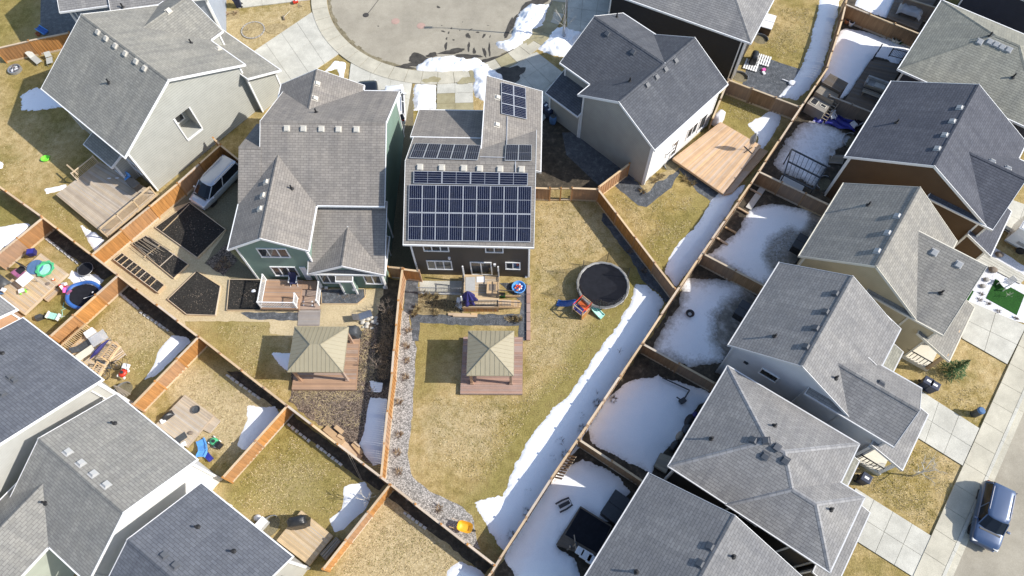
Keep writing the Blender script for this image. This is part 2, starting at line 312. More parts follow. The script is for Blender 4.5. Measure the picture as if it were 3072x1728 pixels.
def thing(name, label, cat, loc=(0, 0, 0), rz=0.0, group=None):
    o = bpy.data.objects.new(name, None); COL.objects.link(o); o.location = loc; o.rotation_euler = (0, 0, rz); o.empty_display_size = 0.2
    o['label'] = label; o['category'] = cat
    if group: o['group'] = group
    return o
def tag(o, label, cat, group=None):
    o['label'] = label; o['category'] = cat
    if group: o['group'] = group
    return o
def kind(o, k, label=None):
    o['kind'] = k
    if label: o['label'] = label
    return o
def dup(root, loc, rz, label=None):
    r = root.copy(); COL.objects.link(r); r.location = loc; r.rotation_euler = (0, 0, rz)
    if label: r['label'] = label
    for ch in list(root.children):
        c = ch.copy(); COL.objects.link(c); c.parent = r
        for g in list(ch.children):
            d = g.copy(); COL.objects.link(d); d.parent = c
    return r
def yaw(a, b): return math.atan2(b.y-a.y, b.x-a.x)
def jag(pts, step=0.35, amp=0.08, seed=1):
    rn = random.Random(seed); out = []
    for i, p in enumerate(pts):
        q = pts[(i+1) % len(pts)]; L = math.hypot(q[0]-p[0], q[1]-p[1]); k = max(1, int(L/step)); nx, ny = -(q[1]-p[1])/max(L, 1e-6), (q[0]-p[0])/max(L, 1e-6)
        for j in range(k):
            t = j/k; a = rn.uniform(-amp, amp); out.append((p[0]+(q[0]-p[0])*t+nx*a, p[1]+(q[1]-p[1])*t+ny*a))
    return out
def sheet(name, pts, z, mat, label=None, j=0.0, k='structure', th=0.0, seed=1, step=0.35):
    pts = [(p[0], p[1]) for p in pts]
    if j: pts = jag(pts, step, j, seed)
    m = MB()
    m.prism(pts, z-max(th, 0.003), z)
    o = m.build(name, mat); return kind(o, k, label)
def vnoise(x, y, s, seed=0):
    x = x*s+seed*17.3; y = y*s+seed*9.1; xi, yi = np.floor(x).astype(int), np.floor(y).astype(int); fx, fy = x-xi, y-yi
    h = lambda a, b: np.modf(np.abs(np.sin(a*127.1+b*311.7+seed*74.7)*43758.5453))[0]
    fx = fx*fx*(3-2*fx); fy = fy*fy*(3-2*fy)
    return (h(xi, yi)*(1-fx)+h(xi+1, yi)*fx)*(1-fy)+(h(xi, yi+1)*(1-fx)+h(xi+1, yi+1)*fx)*fy
def fbm(x, y, s, seed=0, o=4): return sum(vnoise(x, y, s*2**i, seed+i)*0.5**i for i in range(o))/sum(0.5**i for i in range(o))
def sdf(X, Y, poly):
    d = np.full(X.shape, 1e9); ins = np.zeros(X.shape, bool); n = len(poly)
    for i in range(n):
        ax, ay = poly[i]; bx, by = poly[(i+1) % n]; ex, ey = bx-ax, by-ay; wx, wy = X-ax, Y-ay
        t = np.clip((wx*ex+wy*ey)/(ex*ex+ey*ey+1e-12), 0, 1); d = np.minimum(d, np.hypot(wx-ex*t, wy-ey*t))
        c = ((ay > Y) != (by > Y)); xx = ax+(Y-ay)*ex/(ey if abs(ey) > 1e-9 else 1e-9); ins ^= c & (X < xx)
    return np.where(ins, d, -d)
def snow(label, pts, hmax=0.3, slope=0.5, rag=0.25, dirt=0.0, edge_dirt=0.0, seed=1, res=0.13, lump=0.05, spots=0.0, rscale=0.9, z0=-0.05, fade=0.3, dark=()):
    poly = [(p[0], p[1]) for p in pts]; xs = [p[0] for p in poly]; ys = [p[1] for p in poly]
    X, Y = np.meshgrid(np.arange(min(xs)-.5, max(xs)+.5, res), np.arange(min(ys)-.5, max(ys)+.5, res), indexing='ij')
    d = sdf(X, Y, poly); n1 = fbm(X, Y, rscale, seed)-0.5; n2 = fbm(X, Y, 3.0, seed+5)-0.5
    dd = d+rag*2*n1+rag*1.3*n2+rag*0.9*(fbm(X, Y, 8.0, seed+7, 2)-0.5)
    if spots: dd = dd-spots*np.clip(fbm(X, Y, 0.55, seed+9)-0.45, 0, 1)*8
    Z = np.where(dd < 0, dd*0.5, hmax*(1-np.exp(-np.maximum(dd, 0)*slope/hmax))+0.012)+lump*((fbm(X, Y, 1.1, seed+3)-0.5)+.6*(fbm(X, Y, 3.5, seed+13, 2)-0.5))*np.clip(dd*2, 0, 1)
    Z = np.clip(Z, z0, 3)
    D = dirt+edge_dirt*np.exp(-np.maximum(dd, 0)/fade)
    for pl, fl, am in dark: D = D+am*np.clip(1+sdf(X, Y, [(p[0], p[1]) for p in pl])/fl, 0, 1)
    keep = Z > z0+0.004; nx, ny = X.shape; idx = np.arange(nx*ny).reshape(nx, ny)
    cell = keep[:-1, :-1] | keep[1:, :-1] | keep[:-1, 1:] | keep[1:, 1:]
    I, J = np.nonzero(cell); fs = np.stack([idx[I, J], idx[I+1, J], idx[I+1, J+1], idx[I, J+1]], 1)
    used = np.unique(fs); remap = -np.ones(nx*ny, int); remap[used] = np.arange(len(used))
    me = bpy.data.meshes.new('snow_patch'); co = np.stack([X.ravel()[used], Y.ravel()[used], Z.ravel()[used]], 1)
    me.from_pydata(co.tolist(), [], remap[fs].tolist()); at = me.attributes.new('dirt', 'FLOAT', 'POINT'); at.data.foreach_set('value', D.ravel()[used].astype(np.float32))
    me.materials.append(MATS['snow']); me.shade_smooth(); me.update()
    o = bpy.data.objects.new('snow_patch', me); COL.objects.link(o); return kind(o, 'stuff', label)
# ================================================================= SETTING: ground, roads, beds, snow
def TP(t, *pts): return [Q(t, *p) for p in pts]
def XP(f, *pts): return [f(*p) for p in pts]
def PX(*pts): return [P(*p) for p in pts]
def lawn_ground():
    x0, x1, y0, y1, st = -60.0, 60.0, -14.0, 74.0, 0.5
    X, Y = np.meshgrid(np.arange(x0, x1+.01, st), np.arange(y0, y1+.01, st), indexing='ij'); nx, ny = X.shape
    def field(polys, fall):
        v = np.zeros(X.shape)
        for pl, amp in polys: v = np.maximum(v, amp*np.clip(1+sdf(X, Y, [(p[0], p[1]) for p in pl])/fall, 0, 1))
        return v
    green = field([(TP('21', (980, 640), (1060, 735), (1000, 1210), (640, 1790), (230, 2420), (60, 2680), (-190, 2310), (-60, 2180), (60, 1950), (160, 1750), (330, 1520), (470, 1380), (600, 1130), (800, 900), (900, 760)), .75),
        (TP('21', (1190, 640), (1220, 540), (1400, 330), (1540, 112), (1480, 60), (1250, 330), (1080, 480)), .7), (TP('20', (1620, 700), (1950, 840), (1830, 980), (1640, 880)), .75), (TP('30', (560, 330), (900, 150), (800, 490), (560, 420), (480, 350)), .45),
        (TP('12', (300, 350), (420, 340), (930, 760), (800, 810), (640, 1100), (300, 900), (0, 950), (0, 760)), .62), (TP('01', (-60, 100), (180, 260), (0, 320), (-60, 330)), .8), (TP('01', (430, 880), (530, 900), (500, 1000), (330, 1000)), .8),
        (TP('11', (-180, 1000), (260, 1000), (120, 1449), (-60, 1449), (-280, 1200)), .5), (TP('00', (0, 0), (290, 60), (280, 260), (0, 330)), .45), (TP('01', (360, 60), (640, 300), (660, 460), (340, 200)), .5), (TP('01', (1000, 1250), (1150, 1200), (1120, 1400), (1000, 1449)), .55),
        (TP('11', (1340, 1010), (1680, 1020), (1680, 1110), (1480, 1110), (1430, 1450), (1300, 1449)), .5)], 1.6)
    straw = field([(TP('02', (1300, 0), (1600, 0), (1900, 200), (1780, 330), (1700, 520), (1500, 420), (1330, 140)), 1.0), (TP('12', (1130, 930), (1600, 1330), (1500, 1500), (800, 1500), (900, 1200)), .95), (TP('01', (900, 840), (1230, 1060), (1100, 1250), (900, 1180), (780, 1020)), .6),
        (TP('11', (60, 1010), (250, 1020), (420, 1090), (250, 1100), (100, 1300)), .5), (TP('32', (1260, 640), (1650, 470), (1960, 640), (1740, 1150), (1200, 800)), .25), (TP('32', (1700, 60), (2240, 0), (2090, 370), (1700, 150)), .25), (TP('12', (250, 700), (550, 720), (520, 900), (280, 880)), .75),
        (TP('12', (1400, 250), (1900, 250), (1800, 500), (1450, 520)), .55), (TP('21', (330, 200), (620, 160), (800, 420), (480, 480), (330, 700)), .45), (TP('00', (1600, 150), (2200, 20), (2200, 120), (1800, 330)), .6), (TP('21', (250, 950), (600, 1030), (520, 1250), (220, 1250)), .5)], 1.8)
    idx = np.arange(nx*ny).reshape(nx, ny); fs = np.stack([idx[:-1, :-1], idx[1:, :-1], idx[1:, 1:], idx[:-1, 1:]], -1).reshape(-1, 4).tolist(); co = np.stack([X.ravel(), Y.ravel(), X.ravel()*0], 1).tolist(); n0 = len(co)
    X1, Y1 = float(X.max()), float(Y.max()); co += [(-300, -250, 0), (300, -250, 0), (300, 400, 0), (-300, 400, 0), (x0, y0, 0), (X1, y0, 0), (X1, Y1, 0), (x0, Y1, 0)]
    for i in range(4): j = (i+1) % 4; fs.append([n0+i, n0+j, n0+4+j, n0+4+i])
    me = bpy.data.meshes.new('ground'); me.from_pydata(co, [], fs)
    for nm, v in (('green', green), ('straw', straw)): a = me.attributes.new(nm, 'FLOAT', 'POINT'); a.data.foreach_set('value', np.concatenate([v.ravel(), np.zeros(8)]).astype(np.float32))
    me.materials.append(MATS['dormant_lawn']); o = bpy.data.objects.new('ground', me); COL.objects.link(o); kind(o, 'structure', 'dormant yellow lawn of the back yards')
lawn_ground()
CC, R1, R2 = Vector((-6.3, 58.44, 0)), 11.33, 12.85
def arc(r, a0, a1, n): return [(CC.x+r*math.cos(rad(a0+(a1-a0)*i/n)), CC.y+r*math.sin(rad(a0+(a1-a0)*i/n))) for i in range(n+1)]
# shaded, muddy yards on the right and the strips between houses
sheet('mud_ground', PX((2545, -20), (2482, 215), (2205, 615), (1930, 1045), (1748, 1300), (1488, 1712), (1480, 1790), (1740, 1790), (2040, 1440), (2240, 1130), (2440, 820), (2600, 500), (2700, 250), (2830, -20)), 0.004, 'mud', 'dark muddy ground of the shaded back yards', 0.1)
sheet('side_yard', TP('11', (1100, 640), (1330, 640), (1290, -1150), (1200, -1150)), 0.004, 'side_gravel', 'gravel side yard between the houses')
sheet('side_yard', TP('20', (240, 1010), (330, 800), (470, 900), (930, 1260), (720, 1360), (250, 1360)), 0.004, 'mud', 'bare side yard beside the solar house')
sheet('side_yard', TP('20', (450, 960), (560, 960), (900, 1240), (720, 1350), (480, 1120)), 0.008, 'fabric', 'weed barrier laid along the house side')
sheet('parking_pad', TP('01', (1250, 175), (1400, 40), (1530, -150), (1800, -100), (1760, 260), (1640, 470), (1890, 705), (1700, 705), (1480, 580), (1640, 345), (1390, 130)), 0.008, 'side_gravel', 'brown gravel parking pad under the minivan', 0.05)
sheet('gravel_path', TP('01', (742, 592), (1250, 170), (1330, 90), (1400, 110), (1650, 345), (1490, 575), (1690, 690), (1930, 700), (2250, 900), (2240, 1120), (1960, 1090), (1950, 1000), (1340, 1000), (1350, 1060)), 0.004, 'pea_gravel', 'pale pea gravel between the garden beds', 0.06)
sheet('gravel_path', TP('11', (560, 830), (1100, 750), (1060, 960), (1010, 1050), (890, 1070), (440, 1110), (480, 1000)), 0.0065, 'pea_gravel', 'pale pea gravel patio behind the green house', 0.05)
sheet('mulch_bed', TP('12', (420, 60), (420, -30), (870, -30), (890, -280), (1060, -460), (1190, -440), (1130, 20), (1085, 500), (1000, 650), (910, 560), (650, 375), (400, 185)), 0.010, 'bark_mulch', 'brown bark mulch around the rectangular gazebo', 0.12, seed=3)
sheet('mulch_bed', TP('01', (1485, 580), (1640, 440), (1720, 560), (1620, 670)), 0.012, 'bark_mulch', 'brown leafy bed beside the gravel pad', 0.06)
sheet('shade_bed', TP('11', (1060, 870), (1120, 690), (1210, 700), (1190, 960), (1160, 1200), (1130, 1470), (1010, 1470), (1040, 1100)), 0.014, 'mud', 'mulch strip along the dividing fence, shade put into its dark colour', 0.1, seed=8)  # mulch lying in the fence's shade, painted darker than the rest
sheet('rock_path', TP('12', (1185, -510), (1225, -480), (1275, -470), (1283, -365), (1330, -200), (1312, 0), (1292, 330), (1262, 600), (1300, 740), (1420, 835), (1620, 922), (1735, 1010), (1765, 1195), (1790, 1260), (1640, 1180), (1185, 850), (1105, 745), (1145, 300), (1175, 0), (1205, -330)), 0.008, 'river_rock', 'pale river rock border along the fence', 0.06, seed=4)
zA = zm(1200, 700, 4.83)
sheet('landscape_fabric', XP(zA, (80, 670), (265, 690), (262, 1050), (150, 1190), (50, 1120)), 0.011, 'fabric', 'black landscape fabric by the fence', 0.03)
sheet('landscape_fabric', XP(zA, (140, 1182), (1760, 1170), (1735, 1345), (960, 1335), (290, 1292), (270, 1560), (190, 1560)), 0.014, 'fabric', 'black landscape fabric behind the solar house', 0.05)
sheet('landscape_fabric', XP(zA, (1440, 720), (1842, 730), (1838, 1560), (1715, 1560), (1728, 1180), (1765, 1010)), 0.017, 'fabric', 'black landscape fabric beside the deck stairs', 0.04)
sheet('planting_bed', XP(zA, (262, 690), (920, 690), (915, 1175), (480, 1205), (160, 1195), (270, 1030)), 0.008, 'straw', 'dry straw bed beside the deck', 0.08)
sheet('landscape_fabric', XP(zA, (285, 690), (900, 690), (890, 880), (290, 890)), 0.012, 'concrete', 'pale slab below the basement window')
sheet('planting_bed', XP(zA, (330, 985), (640, 960), (900, 1000), (905, 1150), (700, 1120), (460, 1075)), 0.013, 'mud', 'dark wet bed beside the deck', 0.08)
sheet('landscape_fabric', TP('11', (50, 935), (470, 935), (470, 995), (120, 985)), 0.012, 'fabric', 'crumpled landscape fabric below the white railed deck', 0.05)
sheet('landscape_fabric', TP('11', (640, 765), (960, 765), (955, 830), (900, 875), (645, 872)), 0.012, 'fabric', 'landscape fabric below the bay', 0.02)
sheet('landscape_fabric', TP('20', (830, 1345), (930, 1262), (1060, 1320), (1130, 1290), (1290, 1215), (1300, 1250), (1240, 1360), (1060, 1502), (1000, 1490)), 0.008, 'fabric', 'landscape fabric at the corner of the white walled house', 0.04)
sheet('landscape_fabric', TP('20', (1285, 1215), (1330, 1215), (1660, 1440), (1560, 1480), (1440, 1400)), 0.008, 'fabric', 'landscape fabric strip along the new deck', 0.04)
sheet('planting_bed', TP('20', (970, 1300), (1120, 1290), (1260, 1190), (1300, 1230), (1130, 1330), (1060, 1400)), 0.011, 'straw', 'dry grass bed along the white wall', 0.1)
sheet('landscape_fabric', TP('30', (560, 425), (800, 505), (730, 610), (660, 720), (370, 620), (400, 500)), 0.008, 'fabric', 'black fabric patio behind the hip roofed house', 0.04)
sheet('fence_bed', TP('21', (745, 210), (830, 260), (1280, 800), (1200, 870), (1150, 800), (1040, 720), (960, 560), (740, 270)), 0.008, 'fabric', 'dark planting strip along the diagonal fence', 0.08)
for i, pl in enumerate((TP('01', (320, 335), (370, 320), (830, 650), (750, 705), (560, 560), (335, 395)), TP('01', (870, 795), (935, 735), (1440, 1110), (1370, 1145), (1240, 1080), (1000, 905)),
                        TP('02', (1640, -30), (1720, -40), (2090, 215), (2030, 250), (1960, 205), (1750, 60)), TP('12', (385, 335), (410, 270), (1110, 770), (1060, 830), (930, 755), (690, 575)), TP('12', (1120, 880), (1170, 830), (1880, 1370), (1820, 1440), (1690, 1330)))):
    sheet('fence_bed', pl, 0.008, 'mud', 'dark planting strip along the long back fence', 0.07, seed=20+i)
sheet('garden_bed_soil', TP('00', (1490, 100), (1730, 70), (1740, 135), (1560, 160)), 0.008, 'straw', 'leafy bed at the blue sided house', 0.05)
# ---- cul-de-sac
road = arc(R1-0.05, 150, 390, 60)+[(CC.x+9, CC.y+60), (CC.x-9, CC.y+60)]
sheet('road', road, 0.012, 'asphalt', 'pale worn asphalt of the cul-de-sac')
m = MB()
for a0, a1, w in ((168, 272, 0.42), (300, 345, 0.3)):
    n = 40
    for i in range(n):
        q1, q2 = rad(a0+(a1-a0)*i/n), rad(a0+(a1-a0)*(i+1)/n); w1 = w*(0.75+0.5*random.random()); w2 = w1
        m.face([(CC.x+(R1-w1)*math.cos(q1), CC.y+(R1-w1)*math.sin(q1), 0.017), (CC.x+(R1-.04)*math.cos(q1), CC.y+(R1-.04)*math.sin(q1), 0.017), (CC.x+(R1-.04)*math.cos(q2), CC.y+(R1-.04)*math.sin(q2), 0.017), (CC.x+(R1-w2)*math.cos(q2), CC.y+(R1-w2)*math.sin(q2), 0.017)])
kind(m.build('gutter_dirt', 'kerb_dirt'), 'structure', 'brown grit in the gutter of the cul-de-sac')
sw = kind(MB().prism(arc(R2-.02, 158, 388, 60)+arc(R1+.02, 388, 158, 60), 0, 0.095).build('sidewalk', 'kerb_dirt'), 'structure', 'curved sidewalk round the cul-de-sac')
a = 158.0; k = 0
while a < 387:
    b = a+7.0; mm = MB(); gp = 0.09
    mm.prism(arc(R2, a+gp, b-gp, 4)+arc(R1, b-gp, a+gp, 4), 0.0, 0.12)
    wet = (283 < a < 300) or 310 < a < 345
    mm.build('slab', 'wet_walk' if (wet and k % 3 != 1) else 'walk', sw); a = b; k += 1
def slabs(name, label, quad, nu, nv, mat='concrete', z=0.085, gap=0.012, wet=None):
    """driveway of single slabs over a dark joint bed"""
    A, B, C, D = [Vector((p[0], p[1], 0)) for p in quad]
    bil = lambda u, v: (A*(1-u)+B*u)*(1-v)+(D*(1-u)+C*u)*v
    base = MB().prism([bil(u, v) for u, v in ((0.003, .003), (.997, .003), (.997, .997), (.003, .997))], 0.0, z-0.02).build(name, 'kerb_dirt'); kind(base, 'structure', label)
    gu, gv = gap/((B-A).length), gap/((D-A).length)
    for i in range(nu):
        for j in range(nv):
            u0, u1, v0, v1 = i/nu+gu, (i+1)/nu-gu, j/nv+gv, (j+1)/nv-gv
            o = MB().prism([bil(u, v) for u, v in ((u0, v0), (u1, v0), (u1, v1), (u0, v1))], 0.002, z).build('slab', mat if not (wet and (i, j) in wet) else 'wet_walk', base)
    return base
slabs('driveway', 'pale concrete driveway of the grey sided house', TP('10', (570, 92), (768, 392), (330, 690), (120, 395)), 2, 4)
slabs('driveway', 'concrete driveway under the black pickup', TP('10', (852, 462), (1296, 604), (1236, 975), (800, 900)), 3, 3)
slabs('driveway', 'damp concrete driveway of the solar house', TP('10', (1478, 612), (1735, 600), (1745, 900), (1468, 900)), 2, 4, wet={(0, 1), (1, 2), (0, 2)})
slabs('driveway', 'shaded concrete driveway of the dark roofed house', TP('20', (-10, 500), (265, 380), (560, 610), (290, 900)), 3, 3)
slabs('driveway', 'shaded concrete driveway by the bare young tree', TP('20', (490, -90), (960, -90), (860, 330), (486, 208)), 4, 4)
slabs('driveway', 'concrete driveway under the parked white car', PX((700, -60), (716, 26), (930, 1), (930, -80)), 1, 3)
slabs('driveway', 'concrete driveway beside the bed of white rock', PX((2884, 1016), (3020, 1094), (3078, 978), (2894, 900)), 2, 2)
slabs('driveway', 'concrete driveway of the grey hip and gable house', TP('32', (1650, 100), (2088, 380), (1966, 652), (1560, 400)), 3, 2)
slabs('driveway', 'concrete driveway of the light hip roofed house', TP('32', (1190, 812), (1742, 1160), (1612, 1460), (1060, 1110)), 4, 2)
zR = zm(2780, 540, 3.449)
slabs('front_walk', 'concrete front walk between the beds of white rock', XP(zR, (480, 820), (560, 735), (1040, 1010), (960, 1080)), 4, 1)
slabs('driveway', 'concrete driveway beside the white trailer', XP(zR, (700, 470), (830, 190), (1200, 330), (1100, 700)), 2, 2)
sheet('rock_bed', XP(zR, (540, 905), (650, 890), (1040, 1100), (1040, 1500), (490, 1300), (395, 1240)), 0.012, 'white_rock', 'white rock bed round the artificial turf', 0.06)
sheet('rock_bed', XP(zR, (640, 790), (690, 690), (1030, 900), (1010, 985)), 0.012, 'white_rock', 'white rock bed below the trailer', 0.05)
sheet('artificial_turf', XP(zR, (710, 1025), (1012, 1190), (930, 1400), (610, 1225)), 0.03, 'turf', 'vivid green rectangle of artificial turf', th=0.03)
sheet('artificial_turf', XP(zR, (455, 1135), (488, 1152), (432, 1252), (400, 1238)), 0.03, 'turf', 'small green strip of artificial turf by the garage', th=0.03)
# ---- street on the right
s0 = Vector((25.3, 2.97, 0)); sdv = Vector((0.6155, 0.7881, 0)); snv = Vector((0.7881, -0.6155, 0))
def SL(a, o): return s0+sdv*a+snv*o
sheet('road', [SL(-40, 1.7), SL(60, 1.7), SL(60, 12), SL(-40, 12)], 0.012, 'asphalt', 'pale worn asphalt of the street')
m = MB().prism([SL(-40, 0.02), SL(60, 0.02), SL(60, 1.66), SL(-40, 1.66)], 0, 0.09); sw = kind(m.build('sidewalk', 'kerb_dirt'), 'structure', 'straight concrete sidewalk along the street')
for i in range(-8, 24):
    MB().prism([SL(i*1.8+.012, 0), SL(i*1.8+1.788, 0), SL(i*1.8+1.788, 1.45), SL(i*1.8+.012, 1.45)], 0.0, 0.12).build('slab', 'walk', sw)
for i in range(-5, 15):
    MB().prism([SL(i*3+.012, 1.47), SL(i*3+2.988, 1.47), SL(i*3+2.988, 1.68), SL(i*3+.012, 1.68)], 0, 0.13).build('kerb_stone', 'concrete', sw)
    MB().prism([SL(i*3+.012, 1.70), SL(i*3+2.988, 1.70), SL(i*3+2.988, 2.1), SL(i*3+.012, 2.1)], 0, 0.02).build('gutter_slab', 'walk', sw)
# ---- wet stains, covers and tar on the cul-de-sac
def blob(c, rx, ry, rot, seed, n=18):
    rn = random.Random(seed); out = []; ph = [rn.uniform(0, 6.28) for _ in range(4)]; n = max(n, 30)
    for i in range(n):
        t = 2*math.pi*i/n; k = 1+.16*math.sin(2*t+ph[0])+.13*math.sin(3*t+ph[1])+.1*math.sin(5*t+ph[2])+.06*math.sin(9*t+ph[3]); x, y = rx*k*math.cos(t), ry*k*math.sin(t)
        out.append((c[0]+x*math.cos(rot)-y*math.sin(rot), c[1]+x*math.sin(rot)+y*math.cos(rot)))
    return out
st = MB()
for i, (x, y, rx, ry, ro) in enumerate(((1570, 380, 1.15, .22, .05), (1540, 335, .12, .55, 0), (1705, 340, .12, .6, 0), (1745, 370, .13, .45, .1), (1820, 380, .13, .7, .2), (1855, 360, .11, .8, 0), (1700, 260, .25, .3, .5),
                                   (1595, 290, .1, .1, 0), (1815, 260, .1, .35, -.4), (1520, 228, .2, .09, -.3), (1560, 238, .08, .15, -.4), (1485, 52, .13, .2, .5), (1770, 235, .16, .1, 0), (1720, 215, .2, .06, .6), (1510, 185, .06, .05, 0), (1660, 160, .05, .05, 0), (1845, 185, .1, .04, .2), (1050, 190, .1, .06, 0),
                                   (1580, 205, .06, .14, -.4), (1640, 220, .07, .06, 0), (1860, 265, .05, .16, -.2), (1545, 280, .07, .2, -.1))):
    st.prism(blob(Q('10', x, y), rx, ry, ro, i), 0.013, 0.0165)
kind(st.build('wet_stain', 'wet_asphalt'), 'stuff', 'dark wet stains left by melting snow on the asphalt')
for i, (x, y, rx, ry, ro) in enumerate(((1360, 440, 1.25, .75, -.2), (1290, 470, .9, .3, .1), (1240, 490, .9, .16, -.2), (1985, 400, 1.3, .35, .6), (1850, 440, 1.1, .3, .3), (2010, 190, .28, 1.7, -.35), (1440, 400, .5, .3, 0), (1600, 370, 1.0, .28, .1), (1700, 410, 1.3, .25, 0), (2110, 70, .3, 1.3, -.5), (2190, 20, 1.1, .5, .3))):
    sheet('wet_patch', blob(Q('10', x, y), rx, ry, ro, 50+i, 26), 0.0205+0.0035*i, 'wet_asphalt', 'dark meltwater patch beside the ploughed snow')
for i, (x, y, rx, ry, ro) in enumerate(((2020, 550, 1.4, .8, .6), (1960, 520, .8, .5, .2), (1440, 585, .8, .35, .0), (1690, 590, .7, .45, .2), (2180, 250, .5, 1.6, -.55), (2290, 110, .35, 1.2, -.25))):
    sheet('wet_patch', blob(Q('10', x, y), rx, ry, ro, 70+i, 26), 0.1235+0.003*i, 'wet_walk' if i > 1 else 'wet_asphalt', 'damp patch on the walk by the ploughed snow')
def cover(label, c, r, mat):
    t = thing('manhole_cover', label, 'manhole cover', (c.x, c.y, 0.013))
    MB().lathe([(r*1.12, 0), (r*1.12, .012), (r, .012)], 24).build('frame', mat, t); MB().lathe([(r*.97, 0.0), (r*.97, .018), (r*.7, .022), (0, .022)], 24).build('lid', mat, t)
cover('dark iron manhole cover with a tar line running from it', Q('10', 960, 110), .27, 'tar')
cover('reddish round utility cover beside the iron manhole', Q('10', 1175, 155), .36, 'cover_red')
cover('faint reddish round utility cover nearest the wet stains', Q('10', 1360, 188), .36, 'cover_red')
m = MB(); pts = [Q('10', 968, 104, .016), Q('10', 1005, 60, .016), Q('10', 1050, 0, .016), Q('10', 1075, -40, .016)]
for p, q in zip(pts, pts[1:]): m.bar(p, q, .06, .006)
tag(m.build('tar_line', 'tar'), 'thin black tar line on the asphalt from the iron manhole', 'tar line')
# ---- snow
SN = snow
SN('long snowbank along the back fence of the solar house yard', TP('21', (990, 735), (1060, 735), (1180, 840), (1178, 900), (1095, 1070), (1000, 1210), (830, 1449), (640, 1790), (400, 2160), (230, 2420), (60, 2680), (0, 2640), (-190, 2310), (-140, 2290), (20, 2270), (110, 2050), (210, 1850), (370, 1640), (480, 1560), (560, 1445), (700, 1230), (860, 1030), (940, 880)), .26, .3, .16, .07, .3, 1)
SN('snowbank between the new deck and the back fence', TP('21', (1535, 112), (1640, 90), (1790, -90), (1950, -310), (2020, -420), (2040, -500), (1960, -530), (1860, -470), (1790, -430), (1880, -330), (1830, -210), (1745, -60), (1640, 30)), .25, .3, .13, .07, .25, 2)
SN('snowbank along the fence by the dormant lawn', TP('21', (1540, 112), (1790, -5), (1440, 540), (1275, 745), (1190, 640), (1220, 540), (1300, 430), (1400, 340)), .26, .3, .13, .07, .25, 3)
SN('snowbank along the fence behind the hip roofed house', TP('30', (945, -60), (1090, -60), (1060, 90), (1000, 330), (960, 480), (860, 640), (760, 730), (640, 700), (720, 605), (800, 490), (860, 330), (905, 150)), .28, .35, .14, .08, .3, 4)
SN('shaded snow beside the furthest wooden deck', TP('30', (1230, -60), (1520, -60), (1420, 130), (1330, 105), (1190, 40)), .25, .5, .1, .02, .2, 5)
SN('smooth snow in the yard with the planter pots', TP('30', (1120, 205), (1290, 235), (1590, 350), (1500, 480), (1420, 430), (1330, 410), (1240, 540), (1110, 720), (990, 690), (950, 580), (1040, 330), (1080, 230)), .28, .35, .14, 0, .4, 6, fade=.3)
SN('thin dirty snow in the yard with the metal frame', TP('30', (770, 900), (930, 860), (1060, 920), (1160, 1000), (1060, 1090), (1000, 1200), (900, 1350), (640, 1240), (600, 1180), (690, 1030)), .07, .12, .3, .22, .6, 7, fade=.6)
SN('rounded snow in the yard behind the beige house', TP('31', (420, 190), (590, 145), (900, 195), (990, 260), (900, 420), (780, 560), (640, 660), (520, 735), (120, 525), (180, 480), (350, 330)), .2, .2, .16, .0, .75, 8, fade=.45, dark=[(TP('31', (590, 430), (720, 350), (800, 400), (760, 560), (600, 600), (545, 540)), 1.0, .75), (TP('31', (880, 230), (1000, 240), (900, 420), (820, 400)), .6, .7)])
SN('patchy snow in the yard with the round fire bowl', TP('21', (1330, 700), (1560, 690), (1740, 725), (1850, 830), (1830, 1000), (1720, 1180), (1600, 1300), (1380, 1340), (1090, 1215), (1180, 1050), (1290, 880)), .12, .14, .2, .02, .8, 9, fade=.7, dark=[(TP('21', (1680, 900), (1850, 860), (1820, 1060), (1720, 1180), (1600, 1120), (1600, 980)), 1.5, .95)])
SN('deep snow in the yard with the toppled hoop', TP('22', (895, 60), (1150, -10), (1410, 85), (1530, 130), (1420, 250), (1300, 480), (1190, 540), (1100, 710), (1000, 660), (650, 490), (635, 380), (750, 200)), .3, .3, .16, 0, .4, 10, fade=.3)
SN('deep snow round the dark lid covered deck', TP('22', (500, 650), (600, 595), (880, 740), (950, 850), (880, 900), (810, 1070), (640, 1010), (480, 1100), (420, 1240), (540, 1320), (600, 1480), (120, 1480), (30, 1330), (220, 950), (400, 740)), .32, .35, .14, 0, .4, 11, fade=.3)
SN('shaded snow patch behind the grey sided house', TP('00', (150, 690), (250, 640), (460, 650), (460, 775), (160, 797)), .1, .2, .3, .1, .3, 12, spots=.02)
SN('snow patch at the corner of the large wooden deck', TP('01', (325, 40), (480, 5), (490, 40), (390, 65), (335, 75)), .12, .3, .08, .05, .1, 13)
SN('snow by the first orange fence in the corner yard', TP('01', (-60, 330), (190, 285), (230, 300), (100, 420), (-60, 520)), .3, .5, .12, .02, .1, 14)
SN('snow drift between the large deck and the orange fence', TP('01', (585, 305), (680, 360), (760, 410), (690, 495), (650, 440)), .2, .5, .12, .05, .1, 15)
SN('snow beside the fence in the yard with the red mower', TP('01', (1250, 1100), (1350, 1110), (1385, 1145), (1120, 1400), (1050, 1420), (1120, 1300), (1160, 1200)), .18, .28, .1, 0, .12, 16)
SN('snow beside the fence in the yard with the green mower', TP('02', (1790, 215), (1930, 230), (2000, 210), (2015, 290), (1775, 545), (1715, 510), (1740, 430), (1790, 330)), .18, .28, .1, 0, .12, 17)
SN('snow beside the fence in the yard with the black covered grill', TP('12', (800, 800), (950, 765), (1000, 850), (960, 960), (790, 1115), (735, 1125), (690, 1040), (790, 960)), .18, .28, .1, 0, .12, 18)
SN('snow in the corner of the empty lawn', TP('12', (1550, 1410), (1640, 1345), (1790, 1400), (1850, 1490), (1550, 1490)), .25, .5, .1, 0, .1, 19)
